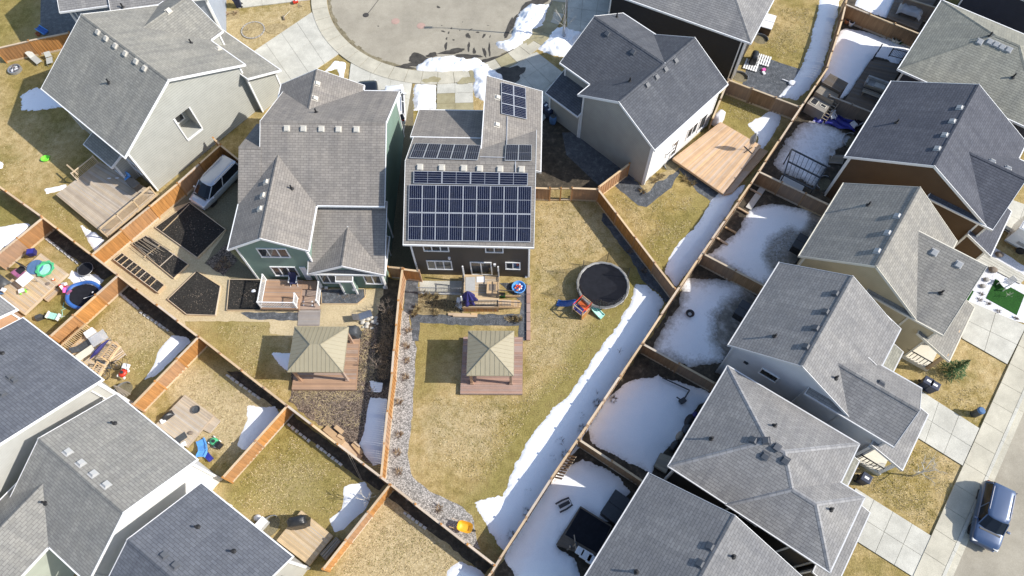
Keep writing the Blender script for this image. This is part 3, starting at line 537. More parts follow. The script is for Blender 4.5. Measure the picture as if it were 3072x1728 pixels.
SN('narrow shaded snow strip beside the bark mulch', TP('12', (990, 150), (1115, 165), (1075, 640), (1010, 655), (905, 495), (940, 420), (970, 240)), .25, .5, .08, 0, .15, 20)
SN('small shaded snow patch by the dividing fence', TP('12', (985, 30), (1090, 50), (1070, 125), (1000, 120)), .12, .4, .08, .08, .1, 21)
SN('snow patch beside the rectangular gazebo', TP('11', (275, 1230), (420, 1232), (405, 1365), (340, 1325)), .15, .4, .08, 0, .05, 22)
zL = zm(0, 720, 6.038)
SN('thin dirty snow beside the blue trampoline', XP(zL, (1280, 540), (1500, 600), (1780, 640), (1890, 740), (1800, 810), (1330, 810), (1230, 700)), .06, .15, .12, .22, .15, 23, spots=.03)
SN('ploughed snow pile in front of the solar house driveway', TP('10', (1320, 485), (1430, 420), (1590, 398), (1690, 425), (1770, 410), (1850, 470), (1950, 560), (1960, 610), (1830, 650), (1830, 745), (1745, 700), (1720, 530), (1500, 535), (1330, 515)), .45, .8, .2, .12, .35, 24, lump=.5)
SN('ploughed snow pile on the kerb of the cul-de-sac', TP('10', (1910, 310), (2000, 290), (2060, 100), (2150, 35), (2290, 35), (2280, 110), (2240, 200), (2110, 325), (1990, 378), (1920, 345)), .5, .8, .2, .12, .35, 25, lump=.55)
SN('snow pile round the bare young tree', TP('20', (275, 350), (400, 195), (470, 200), (600, 240), (560, 330), (460, 420), (370, 400)), .5, .7, .2, .08, .25, 26, lump=.5)
SN('rough snow on the front lawn of the solar house', TP('10', (1308, 605), (1472, 615), (1478, 790), (1308, 800)), .35, .7, .16, .15, .3, 27, lump=.4)
SN('snow patch on the small front lawn island', TP('10', (665, 520), (735, 440), (812, 455), (800, 570), (775, 575), (755, 500)), .12, .35, .1, .03, .15, 28)
SN('snow crust along the top corner fence', TP('00', (60, 335), (200, 295), (220, 310), (80, 345)), .08, .3, .06, .05, .1, 29)
SN('small snow patch in the corner of the dormant lawn', TP('00', (-40, 1150), (20, 1180), (20, 1215), (-40, 1230)), .1, .3, .06, .05, .1, 30)
SN('small snow bits on the deck side bed', XP(zA, (820, 920), (900, 930), (905, 1130), (800, 1060)), .08, .3, .1, .05, .1, 31)
# ================================================================= FENCES
FH = 1.8
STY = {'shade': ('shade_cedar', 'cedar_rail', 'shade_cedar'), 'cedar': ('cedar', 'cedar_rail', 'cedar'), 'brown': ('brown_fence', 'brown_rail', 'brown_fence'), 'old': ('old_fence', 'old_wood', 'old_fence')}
def fence(label, pts, style='cedar', bay=2.44, h=FH, group=None, airy=()):
    """posts, cap rails and board panels as parts; panel boards alternate in depth"""
    pts = [Vector((p[0], p[1], 0)) for p in pts]; bm_, rm_, pm_ = STY[style]
    t = thing('wooden_fence', label, 'fence', pts[0], 0, group); o0 = pts[0]; rn = random.Random(len(label)*31+int(abs(pts[0].x)*10))
    for si in range(len(pts)-1):
        a, b = pts[si], pts[si+1]; L = (b-a).length; n = max(1, round(L/bay)); bl = L/n; d = (b-a)/L; rz = math.atan2(d.y, d.x)
        pm = MB(); k = max(2, round((bl-.1)/.15)); bw = (bl-.1)/k
        for j in range(k):
            x = -bl/2+.05+bw*(j+.5); pm.box((x, 0.012 if j % 2 else -0.012, h/2-.02), (bw-.012 if si in airy else bw+.012, .02, h-.16))
        pme = pm.mesh('panel', bm_)
        rme = MB().box((0, 0, h-.03), (bl-.01, .15, .04)).box((0, .0, h-.1), (bl-.11, .055, .09)).mesh('cap_rail', rm_)
        kme = MB().box((0, 0, .12), (bl-.11, .05, .2)).mesh('kick_board', rm_)
        for i in range(n):
            c = a+d*(bl*(i+.5))-o0
            for me, nm in ((pme, 'panel'), (rme, 'cap_rail'), (kme, 'kick_board')):
                ob = bpy.data.objects.new(nm, me); COL.objects.link(ob); ob.parent = t; ob.location = (c.x, c.y, 0); ob.rotation_euler = (rn.uniform(-.012, .012), 0, rz+rn.uniform(-.004, .004))
        pom = MB().box((0, 0, (h+.06)/2), (.1, .1, h+.06)).box((0, 0, h+.08), (.13, .13, .04)).mesh('post', pm_)
        for i in range(n+1):
            if i == 0 and si > 0: continue
            c = a+d*(bl*i)-o0; ob = bpy.data.objects.new('post', pom); COL.objects.link(ob); ob.parent = t; ob.location = (c.x, c.y, 0); ob.rotation_euler = (0, 0, rz)
    return t
def FT(t, *pts): return [Q(t, x, y, FH) for x, y in pts]
fence('long bright cedar fence between the grey sided house and the garden beds', FT('01', (662, 516), (1285, 0))+FT('00', (1598, 1048)))
fence('short cedar fence closing the gap by the parked minivan', FT('00', (1545, 1000), (1598, 1050), (1760, 1180)))
fence('long diagonal back fence behind the row of left yards', FT('01', (-80, -30), (300, 238), (664, 518), (850, 662), (1440, 1112))+FT('12', (390, 216), (1140, 788), (1892, 1372)))
fence('cedar cross fence beside the yard with the white table', FT('01', (305, 250), (-60, 548)))
fence('cedar cross fence behind the blue trampoline', FT('01', (852, 666), (362, 1108)))
fence('cedar cross fence behind the yard with the red mower', FT('01', (1438, 1112), (960, 1602)))
fence('cedar cross fence behind the yard with the green mower', FT('12', (388, 218), (-75, 735)))
fence('cedar cross fence beside the bench of the small deck', FT('12', (1132, 788), (648, 1398)))
fence('cedar fence dividing the two gazebo yards', FT('11', (1226, 622), (1196, 850), (1163, 1210))+FT('12', (1150, -20), (1117, 255), (1068, 735)), airy=(0, 1, 2, 3, 4))
fence('cedar fence closing the gap next to the green house', FT('11', (1118, 606), (1224, 616)))
fence('cedar fence closing the gap next to the solar house', FT('11', (1234, 620), (1345, 634)))
fence('cedar fence left of the iron gate frames', FT('21', (250, 32), (362, 36)), bay=1.3)
fence('cedar fence right of the iron gate frames', FT('21', (522, 34), (714, 42)))
fence('cedar fence reaching the white walled house corner', FT('20', (716, 1356), (938, 1186)))
fence('brown fence along the dark planting strip by the round trampoline', FT('21', (716, 48), (1268, 764)), 'cedar')
fence('long back fence behind the right hand houses', FT('30', (1145, -60), (1095, 150), (992, 488), (642, 1018))+FT('21', (1818, 0), (1436, 550), (1028, 1162))+FT('22', (870, 0), (372, 742), (0, 1320), (-60, 1420), (-130, 1540)), 'shade', airy=(0, 1))
fence('brown fence behind the two white planter pots', FT('30', (1122, 30), (1665, 246)), 'brown')
fence('brown fence beyond the black fabric patio', FT('30', (278, 578), (792, 772)), 'brown')
fence('short brown fence along the white wall beside the covered grill', FT('30', (272, 584), (158, 862)), 'brown')
fence('weathered grey fence beside the wooden playhouse', FT('30', (1005, 690), (1340, 822)), 'old')
fence('brown fence beyond the black metal frame', FT('30', (492, 1240), (1010, 1486)), 'brown')
fence('brown fence between the rounded snow and the fire bowl yard', FT('31', (100, 512), (560, 752)), 'brown')
fence('brown fence beyond the toppled hoop', FT('21', (1042, 1165), (1560, 1450)), 'brown')
fence('brown fence between the hoop yard and the lid covered deck', FT('22', (578, 462), (1050, 772)), 'brown')
fence('bright cedar fence beside the lawn loungers', FT('00', (-40, 352), (205, 295), (500, 234)), 'cedar')
fence('dark fence at the furthest wooden deck', FT('30', (1560, -14), (1800, 60)), 'old')
# gate with two open frames
t = thing('gate', 'cedar gate with two open framed panels of black bars', 'gate', Q('21', 365, 36, FH).to_2d().to_3d())
a, b = Q('21', 365, 36, FH), Q('21', 520, 34, FH); o0 = Vector((a.x, a.y, 0)); d = b-a; d.z = 0
for f in (0, .5, 1): c = d*f; MB().box((c.x, c.y, .95), (.1, .1, 1.9)).build('post', 'cedar', t)
for z in (.15, 1.72):
    for f in (0, .5): MB().bar(d*(f+.03)+Vector((0, 0, z)), d*(f+.47)+Vector((0, 0, z)), .08, .1).build('rail', 'cedar_rail', t)
for i in range(1, 16):
    if i != 8: c = d*(i/16); MB().tube([(c.x, c.y, .18), (c.x, c.y, 1.68)], .012, 5).build('bar', 'dark_metal', t)
# ================================================================= HOUSES
class House:
    def __init__(s, label, org, yawdeg, roofmat, wallmat, vent='vent_tan', trim='white'):
        s.t = thing('house', label, 'house', (org[0], org[1], 0), rad(yawdeg)); s.o = Vector((org[0], org[1], 0)); s.y = rad(yawdeg)
        s.rm, s.wm, s.vm, s.tm = roofmat, wallmat, vent, trim; s.fn = []; s.R = Matrix.Rotation(-s.y, 3, 'Z'); s.roof0 = None
    def loc(s, p): return s.R @ (Vector(p)-s.o)
    def world(s, x, y, z=0): return s.o+Matrix.Rotation(s.y, 3, 'Z') @ Vector((x, y, 0))+Vector((0, 0, z))
    def block(s, typ, x0, x1, y0, y1, ze, zr, ov=(.4, .4, .25, .25), zb=0.0, walls=True, wm=None, rm=None, ridge=None, hole=None, fascia=True, low=None, trim=None):
        """ov: wall inset at x0,x1,y0,y1. typ gx/gy gable, hip, shed(low side given)"""
        xm, ym = (x0+x1)/2, (y0+y1)/2
        if ridge is not None:
            if typ == 'gx': ym = ridge
            else: xm = ridge
        A, B, C, D = (x0, y0), (x1, y0), (x1, y1), (x0, y1)
        if typ == 'gx':
            planes = [[(*A, ze), (*B, ze), (x1, ym, zr), (x0, ym, zr)], [(*C, ze), (*D, ze), (x0, ym, zr), (x1, ym, zr)]]
            f = lambda x, y: ze+(zr-ze)*((y-y0)/(ym-y0) if y < ym else (y1-y)/(y1-ym))
        elif typ == 'gy':
            planes = [[(*B, ze), (*C, ze), (xm, y1, zr), (xm, y0, zr)], [(*D, ze), (*A, ze), (xm, y0, zr), (xm, y1, zr)]]
            f = lambda x, y: ze+(zr-ze)*((x-x0)/(xm-x0) if x < xm else (x1-x)/(x1-xm))
        elif typ == 'hip':
            h = min(x1-x0, y1-y0)/2
            if x1-x0 > y1-y0: r0, r1 = (x0+h, ym, zr), (x1-h, ym, zr)
            else: r0, r1 = (xm, y0+h, zr), (xm, y1-h, zr)
            a, b, c, d = (*A, ze), (*B, ze), (*C, ze), (*D, ze)
            if x1-x0 > y1-y0: planes = [[a, b, r1, r0], [b, c, r1], [c, d, r0, r1], [d, a, r0]]
            else: planes = [[a, b, r0], [b, c, r1, r0], [c, d, r1], [d, a, r0, r1]]
            f = lambda x, y: ze+(zr-ze)/h*min(x-x0, x1-x, y-y0, y1-y)
        else:
            z = {'y0': (ze, ze, zr, zr), 'y1': (zr, zr, ze, ze), 'x0': (ze, zr, zr, ze), 'x1': (zr, ze, ze, zr)}[low]
            planes = [[(*p, q) for p, q in zip((A, B, C, D), z)]]
            f = {'y0': lambda x, y: ze+(zr-ze)*(y-y0)/(y1-y0), 'y1': lambda x, y: zr+(ze-zr)*(y-y0)/(y1-y0), 'x0': lambda x, y: ze+(zr-ze)*(x-x0)/(x1-x0), 'x1': lambda x, y: zr+(ze-zr)*(x-x0)/(x1-x0)}[low]
        s.fn.append((x0, x1, y0, y1, f))
        m = MB(); th = .14; edges = {}
        for pl in planes:
            v = [Vector(p) for p in pl]; n = (v[1]-v[0]).cross(v[2]-v[0]).normalized()
            if n.z < 0: v = v[::-1]; n = -n
            hd = Vector((-n.y, n.x, 0)); hd = hd.normalized() if hd.length > 1e-6 else Vector((1, 0, 0)); sl = n.cross(hd)
            m.face(v, [(p.dot(hd), p.dot(sl)) for p in v]); m.face([p-Vector((0, 0, th)) for p in v[::-1]], [(0, 0)]*len(v))
            for i in range(len(v)):
                k0, k1 = tuple(round(c, 3) for c in v[i]), tuple(round(c, 3) for c in v[(i+1) % len(v)])
                edges.setdefault(frozenset((k0, k1)), []).append((k0, k1))
        roof = None
        ft = MB(); cap = MB(); nf = nc = 0
        for e, lst in edges.items():
            p, q = Vector(lst[0][0]), Vector(lst[0][1])
            if len(lst) == 1:
                d = q-p; out = Vector((d.y, -d.x, 0)).normalized(); dn = Vector((0, 0, th)); m.face([p-dn, q-dn, q, p], [(0, 0)]*4)
                eave = abs(d.z) < .01; w = .075 if eave else .035; zu, zd = (Vector((0, 0, .0)), Vector((0, 0, -.17))) if eave else (Vector((0, 0, .025)), Vector((0, 0, -.21)))
                dd = d.normalized()*.05; P0, P1 = p-dd+out*.004, q+dd+out*.004
                ft.poly([P0+zd, P1+zd, P1+zu, P0+zu, P0+out*w+zd, P1+out*w+zd, P1+out*w+zu, P0+out*w+zu], [(0, 1, 2, 3), (7, 6, 5, 4), (1, 0, 4, 5), (2, 1, 5, 6), (3, 2, 6, 7), (0, 3, 7, 4)]); nf += 1
            else:
                L = (q-p).length; k = max(1, int(L/.3)); d = (q-p)/L; sd = d.cross(Vector((0, 0, 1))).normalized()
                for j in range(k):
                    c0, c1 = p+d*(L*j/k), p+d*(L*(j+1)/k); up = Vector((0, 0, .025+.006*(j % 2))); dw = Vector((0, 0, -.045))
                    cap.face([c0-sd*.14+dw, c1-sd*.14+dw, c1+up, c0+up], [(j*.3, 0), (j*.3+.3, 0), (j*.3+.3, .1), (j*.3, .1)]); cap.face([c0+up, c1+up, c1+sd*.14+dw, c0+sd*.14+dw], [(j*.3, 0), (j*.3+.3, 0), (j*.3+.3, .1), (j*.3, .1)]); nc += 1
        roof = m.build('roof', rm or s.rm, s.t)
        if s.roof0 is None: s.roof0 = roof
        if nf and fascia: ft.build('fascia', trim or s.tm, s.t)
        if nc: cap.build('ridge_cap', getattr(s, 'capm', None) or rm or s.rm, roof)
        if walls:
            X0, X1, Y0, Y1 = x0+ov[0], x1-ov[1], y0+ov[2], y1-ov[3]; wmb = MB(); g = lambda x, y: f(x, y)-.10
            def side(p, q, extra=None, hole=None):
                mk = lambda u, z: (p[0]+(q[0]-p[0])*u, p[1]+(q[1]-p[1])*u, z)
                top = [mk(1, g(*q))]+([mk(*extra)] if extra else [])+[mk(0, g(*p))]
                if hole:
                    u0, u1, c, d = hole
                    for a, b, e, h_ in ((0, 1, zb, c), (0, u0, c, d), (u1, 1, c, d)): wmb.face([mk(a, e), mk(b, e), mk(b, h_), mk(a, h_)])
                    wmb.face([mk(0, d), mk(1, d)]+top)
                else: wmb.face([mk(0, zb), mk(1, zb)]+top)
            ux = (xm-X0)/(X1-X0); uy = (ym-Y0)/(Y1-Y0)
            side((X0, Y0), (X1, Y0), (ux, zr-.1) if typ == 'gy' else None); side((X1, Y0), (X1, Y1), (uy, zr-.1) if typ == 'gx' else None, hole)
            side((X1, Y1), (X0, Y1), (1-ux, zr-.1) if typ == 'gy' else None); side((X0, Y1), (X0, Y0), (1-uy, zr-.1) if typ == 'gx' else None)
            wmb.build('wall', wm or s.wm, s.t)
            for cx, cy in ((X0, Y0), (X1, Y0), (X1, Y1), (X0, Y1)): MB().box((cx, cy, (zb+g(cx, cy)-.02)/2), (.13, .13, g(cx, cy)-zb-.04)).build('corner_trim', trim or s.tm, s.t)
        return roof
    def zroof(s, x, y):
        zs = [f(x, y) for x0, x1, y0, y1, f in s.fn if x0-.3 <= x <= x1+.3 and y0-.3 <= y <= y1+.3]
        return max(zs) if zs else 5.3
    def onroof(s, px):
        z = 6.5
        for _ in range(14): l = s.loc(P(*px, z)); z = .5*z+.5*s.zroof(l.x, l.y)
        e = .05; gx = (s.zroof(l.x+e, l.y)-s.zroof(l.x-e, l.y))/(2*e); gy = (s.zroof(l.x, l.y+e)-s.zroof(l.x, l.y-e))/(2*e)
        return Vector((l.x, l.y, s.zroof(l.x, l.y))), Vector((-gx, -gy, 1)).normalized()
    def vents(s, *pxs, mat=None, size=.36):
        if not hasattr(s, 'vme'):
            k = size
            mb = MB().box((0, 0, .015), (k*1.35, k*1.35, .02)); mb.poly([(-k/2, -k/2, .02), (k/2, -k/2, .02), (k/2, k/2, .02), (-k/2, k/2, .02), (-k*.5, -k*.56, .12), (k*.5, -k*.56, .12), (k*.42, k*.34, .17), (-k*.42, k*.34, .17)], [(4, 5, 6, 7), (0, 1, 5, 4), (1, 2, 6, 5), (2, 3, 7, 6), (3, 0, 4, 7)])
            s.vme = mb.mesh('roof_vent', mat or s.vm)
        for px in pxs:
            p, n = s.onroof(px); dn = Vector((n.x, n.y, 0)); dn = dn.normalized() if dn.length > 1e-4 else Vector((0, -1, 0))
            yv = -(dn-n*dn.dot(n)).normalized(); xv = yv.cross(n)
            o = bpy.data.objects.new('roof_vent', s.vme); COL.objects.link(o); o.parent = s.roof0
            o.matrix_local = Matrix(((xv.x, yv.x, n.x, p.x), (xv.y, yv.y, n.y, p.y), (xv.z, yv.z, n.z, p.z), (0, 0, 0, 1)))
    def pipes(s, *pxs):
        for px in pxs:
            p, n = s.onroof(px); m = MB().tube([p-Vector((0, 0, .1)), p+Vector((0, 0, .42))], .065, 9); m.lathe([(.17, .0), (.1, .09), (.075, .1)], 10, p+Vector((0, 0, -.01))); m.build('vent_pipe', 'pipe_black', s.roof0)
    def plane_hit(s, px, axis, c):
        o, d = ray(*px); o = s.R @ (o-s.o); d = s.R @ d; t = (c-o[axis])/d[axis]; return o+d*t
    def window(s, side, c, pa, pb, panes=2, frame='white', depth=.06, name='window', mat='window_glass', fixed=None):
        """side x0/x1/y0/y1 tells the outward direction; pa,pb opposite corners in photo pixels on that wall, or fixed=(a0,a1,z0,z1)"""
        ax = 0 if side[0] == 'x' else 1; sg = -1 if side[1] == '0' else 1
        if fixed: a0, a1, z0, z1 = fixed
        else:
            h0, h1 = s.plane_hit(pa, ax, c), s.plane_hit(pb, ax, c); a0, a1 = sorted((h0[1-ax], h1[1-ax])); z0, z1 = sorted((h0.z, h1.z))
        def B(m, u0, u1, v0, v1, d0, d1):
            cc = [0, 0, (v0+v1)/2]; sz = [0, 0, v1-v0]; cc[1-ax] = (u0+u1)/2; sz[1-ax] = u1-u0; cc[ax] = c+sg*(d0+d1)/2; sz[ax] = abs(d1-d0); m.box(cc, sz)
        t = .085; fr = MB(); B(fr, a0, a1, z1-t, z1, .005, depth+.015); B(fr, a0, a1, z0, z0+t, .005, depth+.03); B(fr, a0, a0+t, z0+t, z1-t, .005, depth); B(fr, a1-t, a1, z0+t, z1-t, .005, depth)
        for i in range(1, panes):
            u = a0+(a1-a0)*i/panes; B(fr, u-.04, u+.04, z0+t, z1-t, .005, depth)
        w = fr.build(name, frame, s.t); w0 = (a1-a0)/panes
        for i in range(panes):
            m = MB(); B(m, a0+w0*i+(t if i == 0 else .04), a0+w0*(i+1)-(t if i == panes-1 else .04), z0+t, z1-t, .008, .03); m.build('pane', mat, w)
        return w
    def bar(s, name, pts, mat, wd=.08, ht=.08):
        m = MB()
        for a, b in zip(pts, pts[1:]): m.bar(a, b, wd, ht)
        return m.build(name, mat, s.t)
shingle('roof_greybrown', (0.27, 0.262, 0.232)); shingle('roof_taupe', (0.25, 0.23, 0.208)); shingle('roof_slate', (0.10, 0.106, 0.12)); shingle('roof_navy', (0.098, 0.103, 0.122)); shingle('roof_blue', (0.125, 0.134, 0.155)); shingle('roof_cap', (0.29, 0.29, 0.295))
shingle('roof_grey', (0.238, 0.234, 0.230)); shingle('roof_sage', (0.265, 0.262, 0.222)); shingle('roof_brown', (0.262, 0.252, 0.228)); shingle('roof_olive', (0.25, 0.244, 0.225)); shingle('roof_mid', (0.205, 0.205, 0.208))
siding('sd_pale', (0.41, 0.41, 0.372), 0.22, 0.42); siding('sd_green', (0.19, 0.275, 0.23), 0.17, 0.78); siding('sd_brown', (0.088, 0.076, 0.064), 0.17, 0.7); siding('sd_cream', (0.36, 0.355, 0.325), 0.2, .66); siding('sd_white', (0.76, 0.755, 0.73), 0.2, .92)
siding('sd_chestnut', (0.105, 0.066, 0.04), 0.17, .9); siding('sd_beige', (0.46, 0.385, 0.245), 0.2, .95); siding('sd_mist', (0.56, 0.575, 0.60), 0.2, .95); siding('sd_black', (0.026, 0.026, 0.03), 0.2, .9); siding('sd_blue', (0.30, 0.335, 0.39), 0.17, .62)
siding('sd_sage', (0.40, 0.43, 0.36), 0.2, .9); siding('sd_navy', (0.05, 0.055, 0.075), 0.17, .8); siding('sd_tan', (0.55, 0.33, 0.2), .17, .8); siding('sd_grey', (0.46, 0.455, 0.42), .2, .88)
# ---- grey sided house, upper left
h = House('large grey roofed house with pale lap siding and a square niche in its gable', (-38.28, 41.45), -40.62, 'roof_greybrown', 'sd_pale')
XW = 11.15-.3
hit = [h.plane_hit(tp('00', *p), 0, XW) for p in ((1268, 855), (1362, 785), (1468, 930), (1352, 1012))]
ya, yb = (hit[0].y+hit[3].y)/2, (hit[1].y+hit[2].y)/2; za, zb_ = (hit[2].z+hit[3].z)/2, (hit[0].z+hit[1].z)/2; zb_ = min(zb_, 5.0)
Y0w, Y1w = .4, 12.24-.4
h.block('gx', 0, 11.15, 0, 12.24, 5.3, 8.62, (.3, .3, .4, .4), hole=((ya-Y0w)/(Y1w-Y0w), (yb-Y0w)/(Y1w-Y0w), za, zb_))
nm = MB(); D = 1.5; X = XW
nm.face([(X, ya, za), (X-D, ya, za), (X-D, yb, za), (X, yb, za)]); nm.face([(X, ya, zb_), (X, yb, zb_), (X-D, yb, zb_), (X-D, ya, zb_)]); nm.face([(X, ya, za), (X, ya, zb_), (X-D, ya, zb_), (X-D, ya, za)]); nm.face([(X, yb, za), (X-D, yb, za), (X-D, yb, zb_), (X, yb, zb_)]); nm.face([(X-D, ya, za), (X-D, ya, zb_), (X-D, yb, zb_), (X-D, yb, za)])
nm.build('niche', 'sd_pale', h.t)
h.bar('niche_trim', [(X+.03, ya-.06, za-.05), (X+.03, yb+.06, za-.05)], 'white', .1, .16); h.bar('niche_trim', [(X+.03, ya-.05, za), (X+.03, ya-.05, zb_)], 'white', .1, .1); h.bar('niche_trim', [(X+.03, yb+.05, za), (X+.03, yb+.05, zb_)], 'white', .1, .1)
h.window('x1', X-D, None, None, 1, fixed=(ya+.35, yb-.3, za+.5, zb_-.3))
h.block('gy', -.2, 6.7, 7.0, 13.6, 5.3, 7.1, (.4, .4, .25, .25))
h.block('shed', .9, 11.75, 11.7, 14.75, 3.0, 4.5, (.35, .35, .05, .4), low='y1')
h.block('shed', 5.0, 8.75, -.95, .7, 2.95, 3.5, (.3, .3, .3, .3), low='y0')
h.vents(*[tp('00', *p) for p in ((712, 232), (772, 278), (838, 332), (910, 388), (988, 445), (1050, 495), (1222, 80), (1582, 355))]); h.pipes(*[tp('00', *p) for p in ((790, 600), (1385, 312), (890, 52))])
h.window('y0', .4, None, None, 1, fixed=(8.9, 10.1, 1.6, 3.0)); h.window('y0', -.65, None, None, 1, fixed=(7.2, 8.2, .9, 2.5))
h.bar('downspout', [(11.0, .36, 5.0), (11.0, .36, .2)], 'white', .09, .09)
# ---- blue grey sided house beyond it
h = House('blue grey sided house with white trim behind the lawn loungers', (-43.0, 56.0), 9.0, 'roof_grey', 'sd_blue'); H0 = h
l0 = h.loc(Q('00', 432, 85, 5.3)); l1 = h.loc(Q('00', 828, 14, 5.3)); l2 = h.loc(Q('00', 1640, 80, 0)); l3 = h.loc(Q('00', 540, 240, 0))
h.block('gx', l0.x, l1.x+.2, l0.y, l0.y+9, 5.3, 7.6, (.5, .1, .5, .4))
h.block('gx', l1.x-.3, l2.x+.5, l0.y-.6, l0.y+7.5, 5.2, 7.4, (.1, .5, .3, .4))
sheet('patio', [Q('00', 296, -60), Q('00', 292, 215), Q('00', 300, 255), Q('00', 420, 262), Q('00', 560, 262), Q('00', 700, 100), Q('00', 700, -60)], 0.01, 'fabric', 'shadowed deck beside the blue sided house, shadow put into its colour')  # dark sheet paints the shadow over the deck beside this house
h.bar('downspout', [(l0.x+.6, l0.y+.45, 5.0), (l0.x+.6, l0.y+.45, .2)], 'white', .1, .1); h.bar('downspout', [(l0.x+.95, l0.y+.45, 5.0), (l0.x+.95, l0.y+.45, .2)], 'white', .1, .1); h.bar('downspout', [(l2.x-.1, l0.y-.35, 5.0), (l2.x-.1, l0.y-.35, .2)], 'white', .1, .1)
# ---- green house
h = House('green sided house with taupe cross gabled roof and white railed deck', (-20.43, 25.69), -2.8, 'roof_taupe', 'sd_green'); H2 = h
h.block('gx', 1.55, 10.95, 3.83, 14.95, 5.3, 8.1, (.1, .35, .4, .4))
h.block('gx', -.05, 1.64, 3.83, 11.4, 5.33, 7.24, (.4, .1, .4, .4), fascia=False)
h.block('gy', 0, 5.83, -.05, 7.6, 5.3, 6.95, (.4, .35, .3, .0))
h.block('gy', 1.2, 8.0, 10.6, 15.55, 5.3, 7.05, (.4, .4, .0, .3))
h.block('shed', 5.26, 11.0, -.66, 4.4, 2.9, 5.0, (.3, .35, .3, .1), low='y0')
h.block('gy', 5.26, 11.0, -.70, 2.6, 2.92, 4.24, (.32, .37, .34, .0))
h.vents(*[tp('10', *p) for p in ((388, 930), (508, 932), (638, 934), (762, 936), (892, 937), (607, 607), (591, 714), (240, 1320), (218, 1415))], tp('11', 215, 92), tp('11', 196, 185)); h.pipes(tp('10', 600, 815), tp('10', 424, 1368))
zG = lambda x, y: (680+x/4.6, 700+y/4.6)
WY = -.05+.3
h.window('y0', WY, zG(400, 200), zG(890, 328), 3); h.window('y0', WY, zG(590, 452), zG(1018, 585), 3)
h.window('y0', WY, zG(1000, 460), zG(1185, 632), 1, name='door', mat='white_plastic')
EY = -.66+.3
h.window('y0', EY-.04, zG(1262, 555), zG(1555, 682), 2); h.window('y0', EY-.04, zG(1870, 570), zG(2160, 695), 2); h.window('y0', EY-.04, zG(1955, 770), zG(2185, 802), 2)
p0 = h.plane_hit(zG(1535, 625), 1, EY-.55); p1 = h.plane_hit(zG(1890, 835), 1, EY-.55)
h.block('shed', p0.x-.15, p1.x-.35, EY-.7, EY+.1, p0.z-.05, p0.z+.25, (.12, .12, .15, .02), low='y0')
MB().lathe([(.16, 0), (.19, .05), (.05, .08), (0, .08)], 12, (p0.x+.9, EY-.62, 1.0)).build('vent_hood', 'grey_metal', h.t)
h.bar('downspout', [(10.62, EY-.1, 2.7), (10.62, EY-.1, .15)], 'white', .09, .09); h.bar('downspout', [(5.52, WY-.08, 5.1), (5.52, WY-.08, 3.2)], 'white', .09, .09)
h.window('y0', 3.83+.38, tp('11', 920, 170), tp('11', 1055, 205), 2)
for q in ((1375, 740), (2180, 735)): pp = h.plane_hit(zG(*q), 1, EY-.05); MB().box((pp.x, EY-.12, pp.z), (.22, .14, .22)).build('meter_box', 'white_plastic', h.t)
# ---- solar house
h = House('dark brown sided house with solar panels over its taupe roof', (-7.70, 25.56), -3.36, 'roof_taupe', 'sd_brown'); H3 = h
h.block('gx', -.02, 9.34, 0, 10.7, 5.5, 8.15, (.35, .3, .45, .4))
h.block('shed', -.25, 6.6, 9.0, 13.3, 4.42, 6.39, (.35, .3, .1, .4), low='y1')
h.block('shed', 5.32, 9.72, 6.6, 14.5, 5.5, 7.15, (.12, .4, .1, .3), low='x1')
h.vents(*[tp('10', *p) for p in ((1352, 1210), (1510, 1215), (1670, 1218), (1785, 1220), (1932, 1224), (2088, 1226), (1914, 708), (1908, 906))])
zq = lambda x, y: (1200+x/4.83, 700+y/4.83); WY = .45
for a, b, n in (((322, 160), (718, 258), 3), ((1228, 180), (1502, 275), 2), ((378, 388), (768, 520), 3), ((1525, 412), (1745, 518), 2), ((435, 620), (700, 690), 2), ((1503, 645), (1752, 710), 2)): h.window('y0', WY, zq(*a), zq(*b), n)
h.window('y0', WY, zq(1010, 408), zq(1340, 600), 2, name='sliding_door'); h.window('y0', WY, zq(765, 640), zq(900, 760), 1, name='basement_door', mat='dark_metal')
for i, q in enumerate(((715, 350), (1372, 445), (1828, 625), (300, 600), (718, 615))): pp = h.plane_hit(zq(*q), 1, WY); MB().box((pp.x, WY-.06, pp.z), (.18, .12, .18)).lathe([(.07, -.16), (.05, -.09)], 8, (pp.x, WY-.06, pp.z)).build('wall_light', 'white_plastic', h.t)
h.bar('downspout', [(9.0, .38, 5.2), (9.0, .38, .2)], 'white', .08, .08)
# ---- dark roofed house, upper middle right
h = House('dark slate roofed house with a sunlit white rear wall beside the new deck', (11.31, 33.48), 43.86, 'roof_slate', 'sd_cream', 'vent_dark'); H4 = h
h.block('gx', 0, 9.25, 0, 7.95, 5.3, 7.56, (.25, .25, .4, .4))
h.block('gy', 1.5, 9.45, 4.0, 11.35, 5.3, 7.56, (.4, .4, .0, .3))
h.block('shed', -.1, 2.2, 7.7, 11.4, 2.95, 3.9, (.3, .1, .0, .3), low='x0')
h.vents(*[tp('20', *p) for p in ((1270, 438), (1196, 500), (1132, 556), (1064, 614), (780, 242), (967, 375))]); h.pipes(tp('20', 940, 590), tp('20', 845, 126))
h.window('y0', .37, tp('20', 1195, 1140), tp('20', 1270, 1050), 2, fixed=None); 
for a0, a1, z0, z1, n in ((3.6, 4.4, .45, 2.5, 1), (5.6, 7.0, 1.0, 2.5, 2), (7.3, 8.3, .6, 2.5, 1)): h.window('y0', .37, None, None, n, fixed=(a0, a1, z0, z1))
h.bar('downspout', [(.32, .28, 5.1), (.32, .28, .1)], 'white', .12, .12); h.bar('downspout', [(.22, 11.2, 2.8), (.22, 11.2, .1)], 'white', .1, .1)
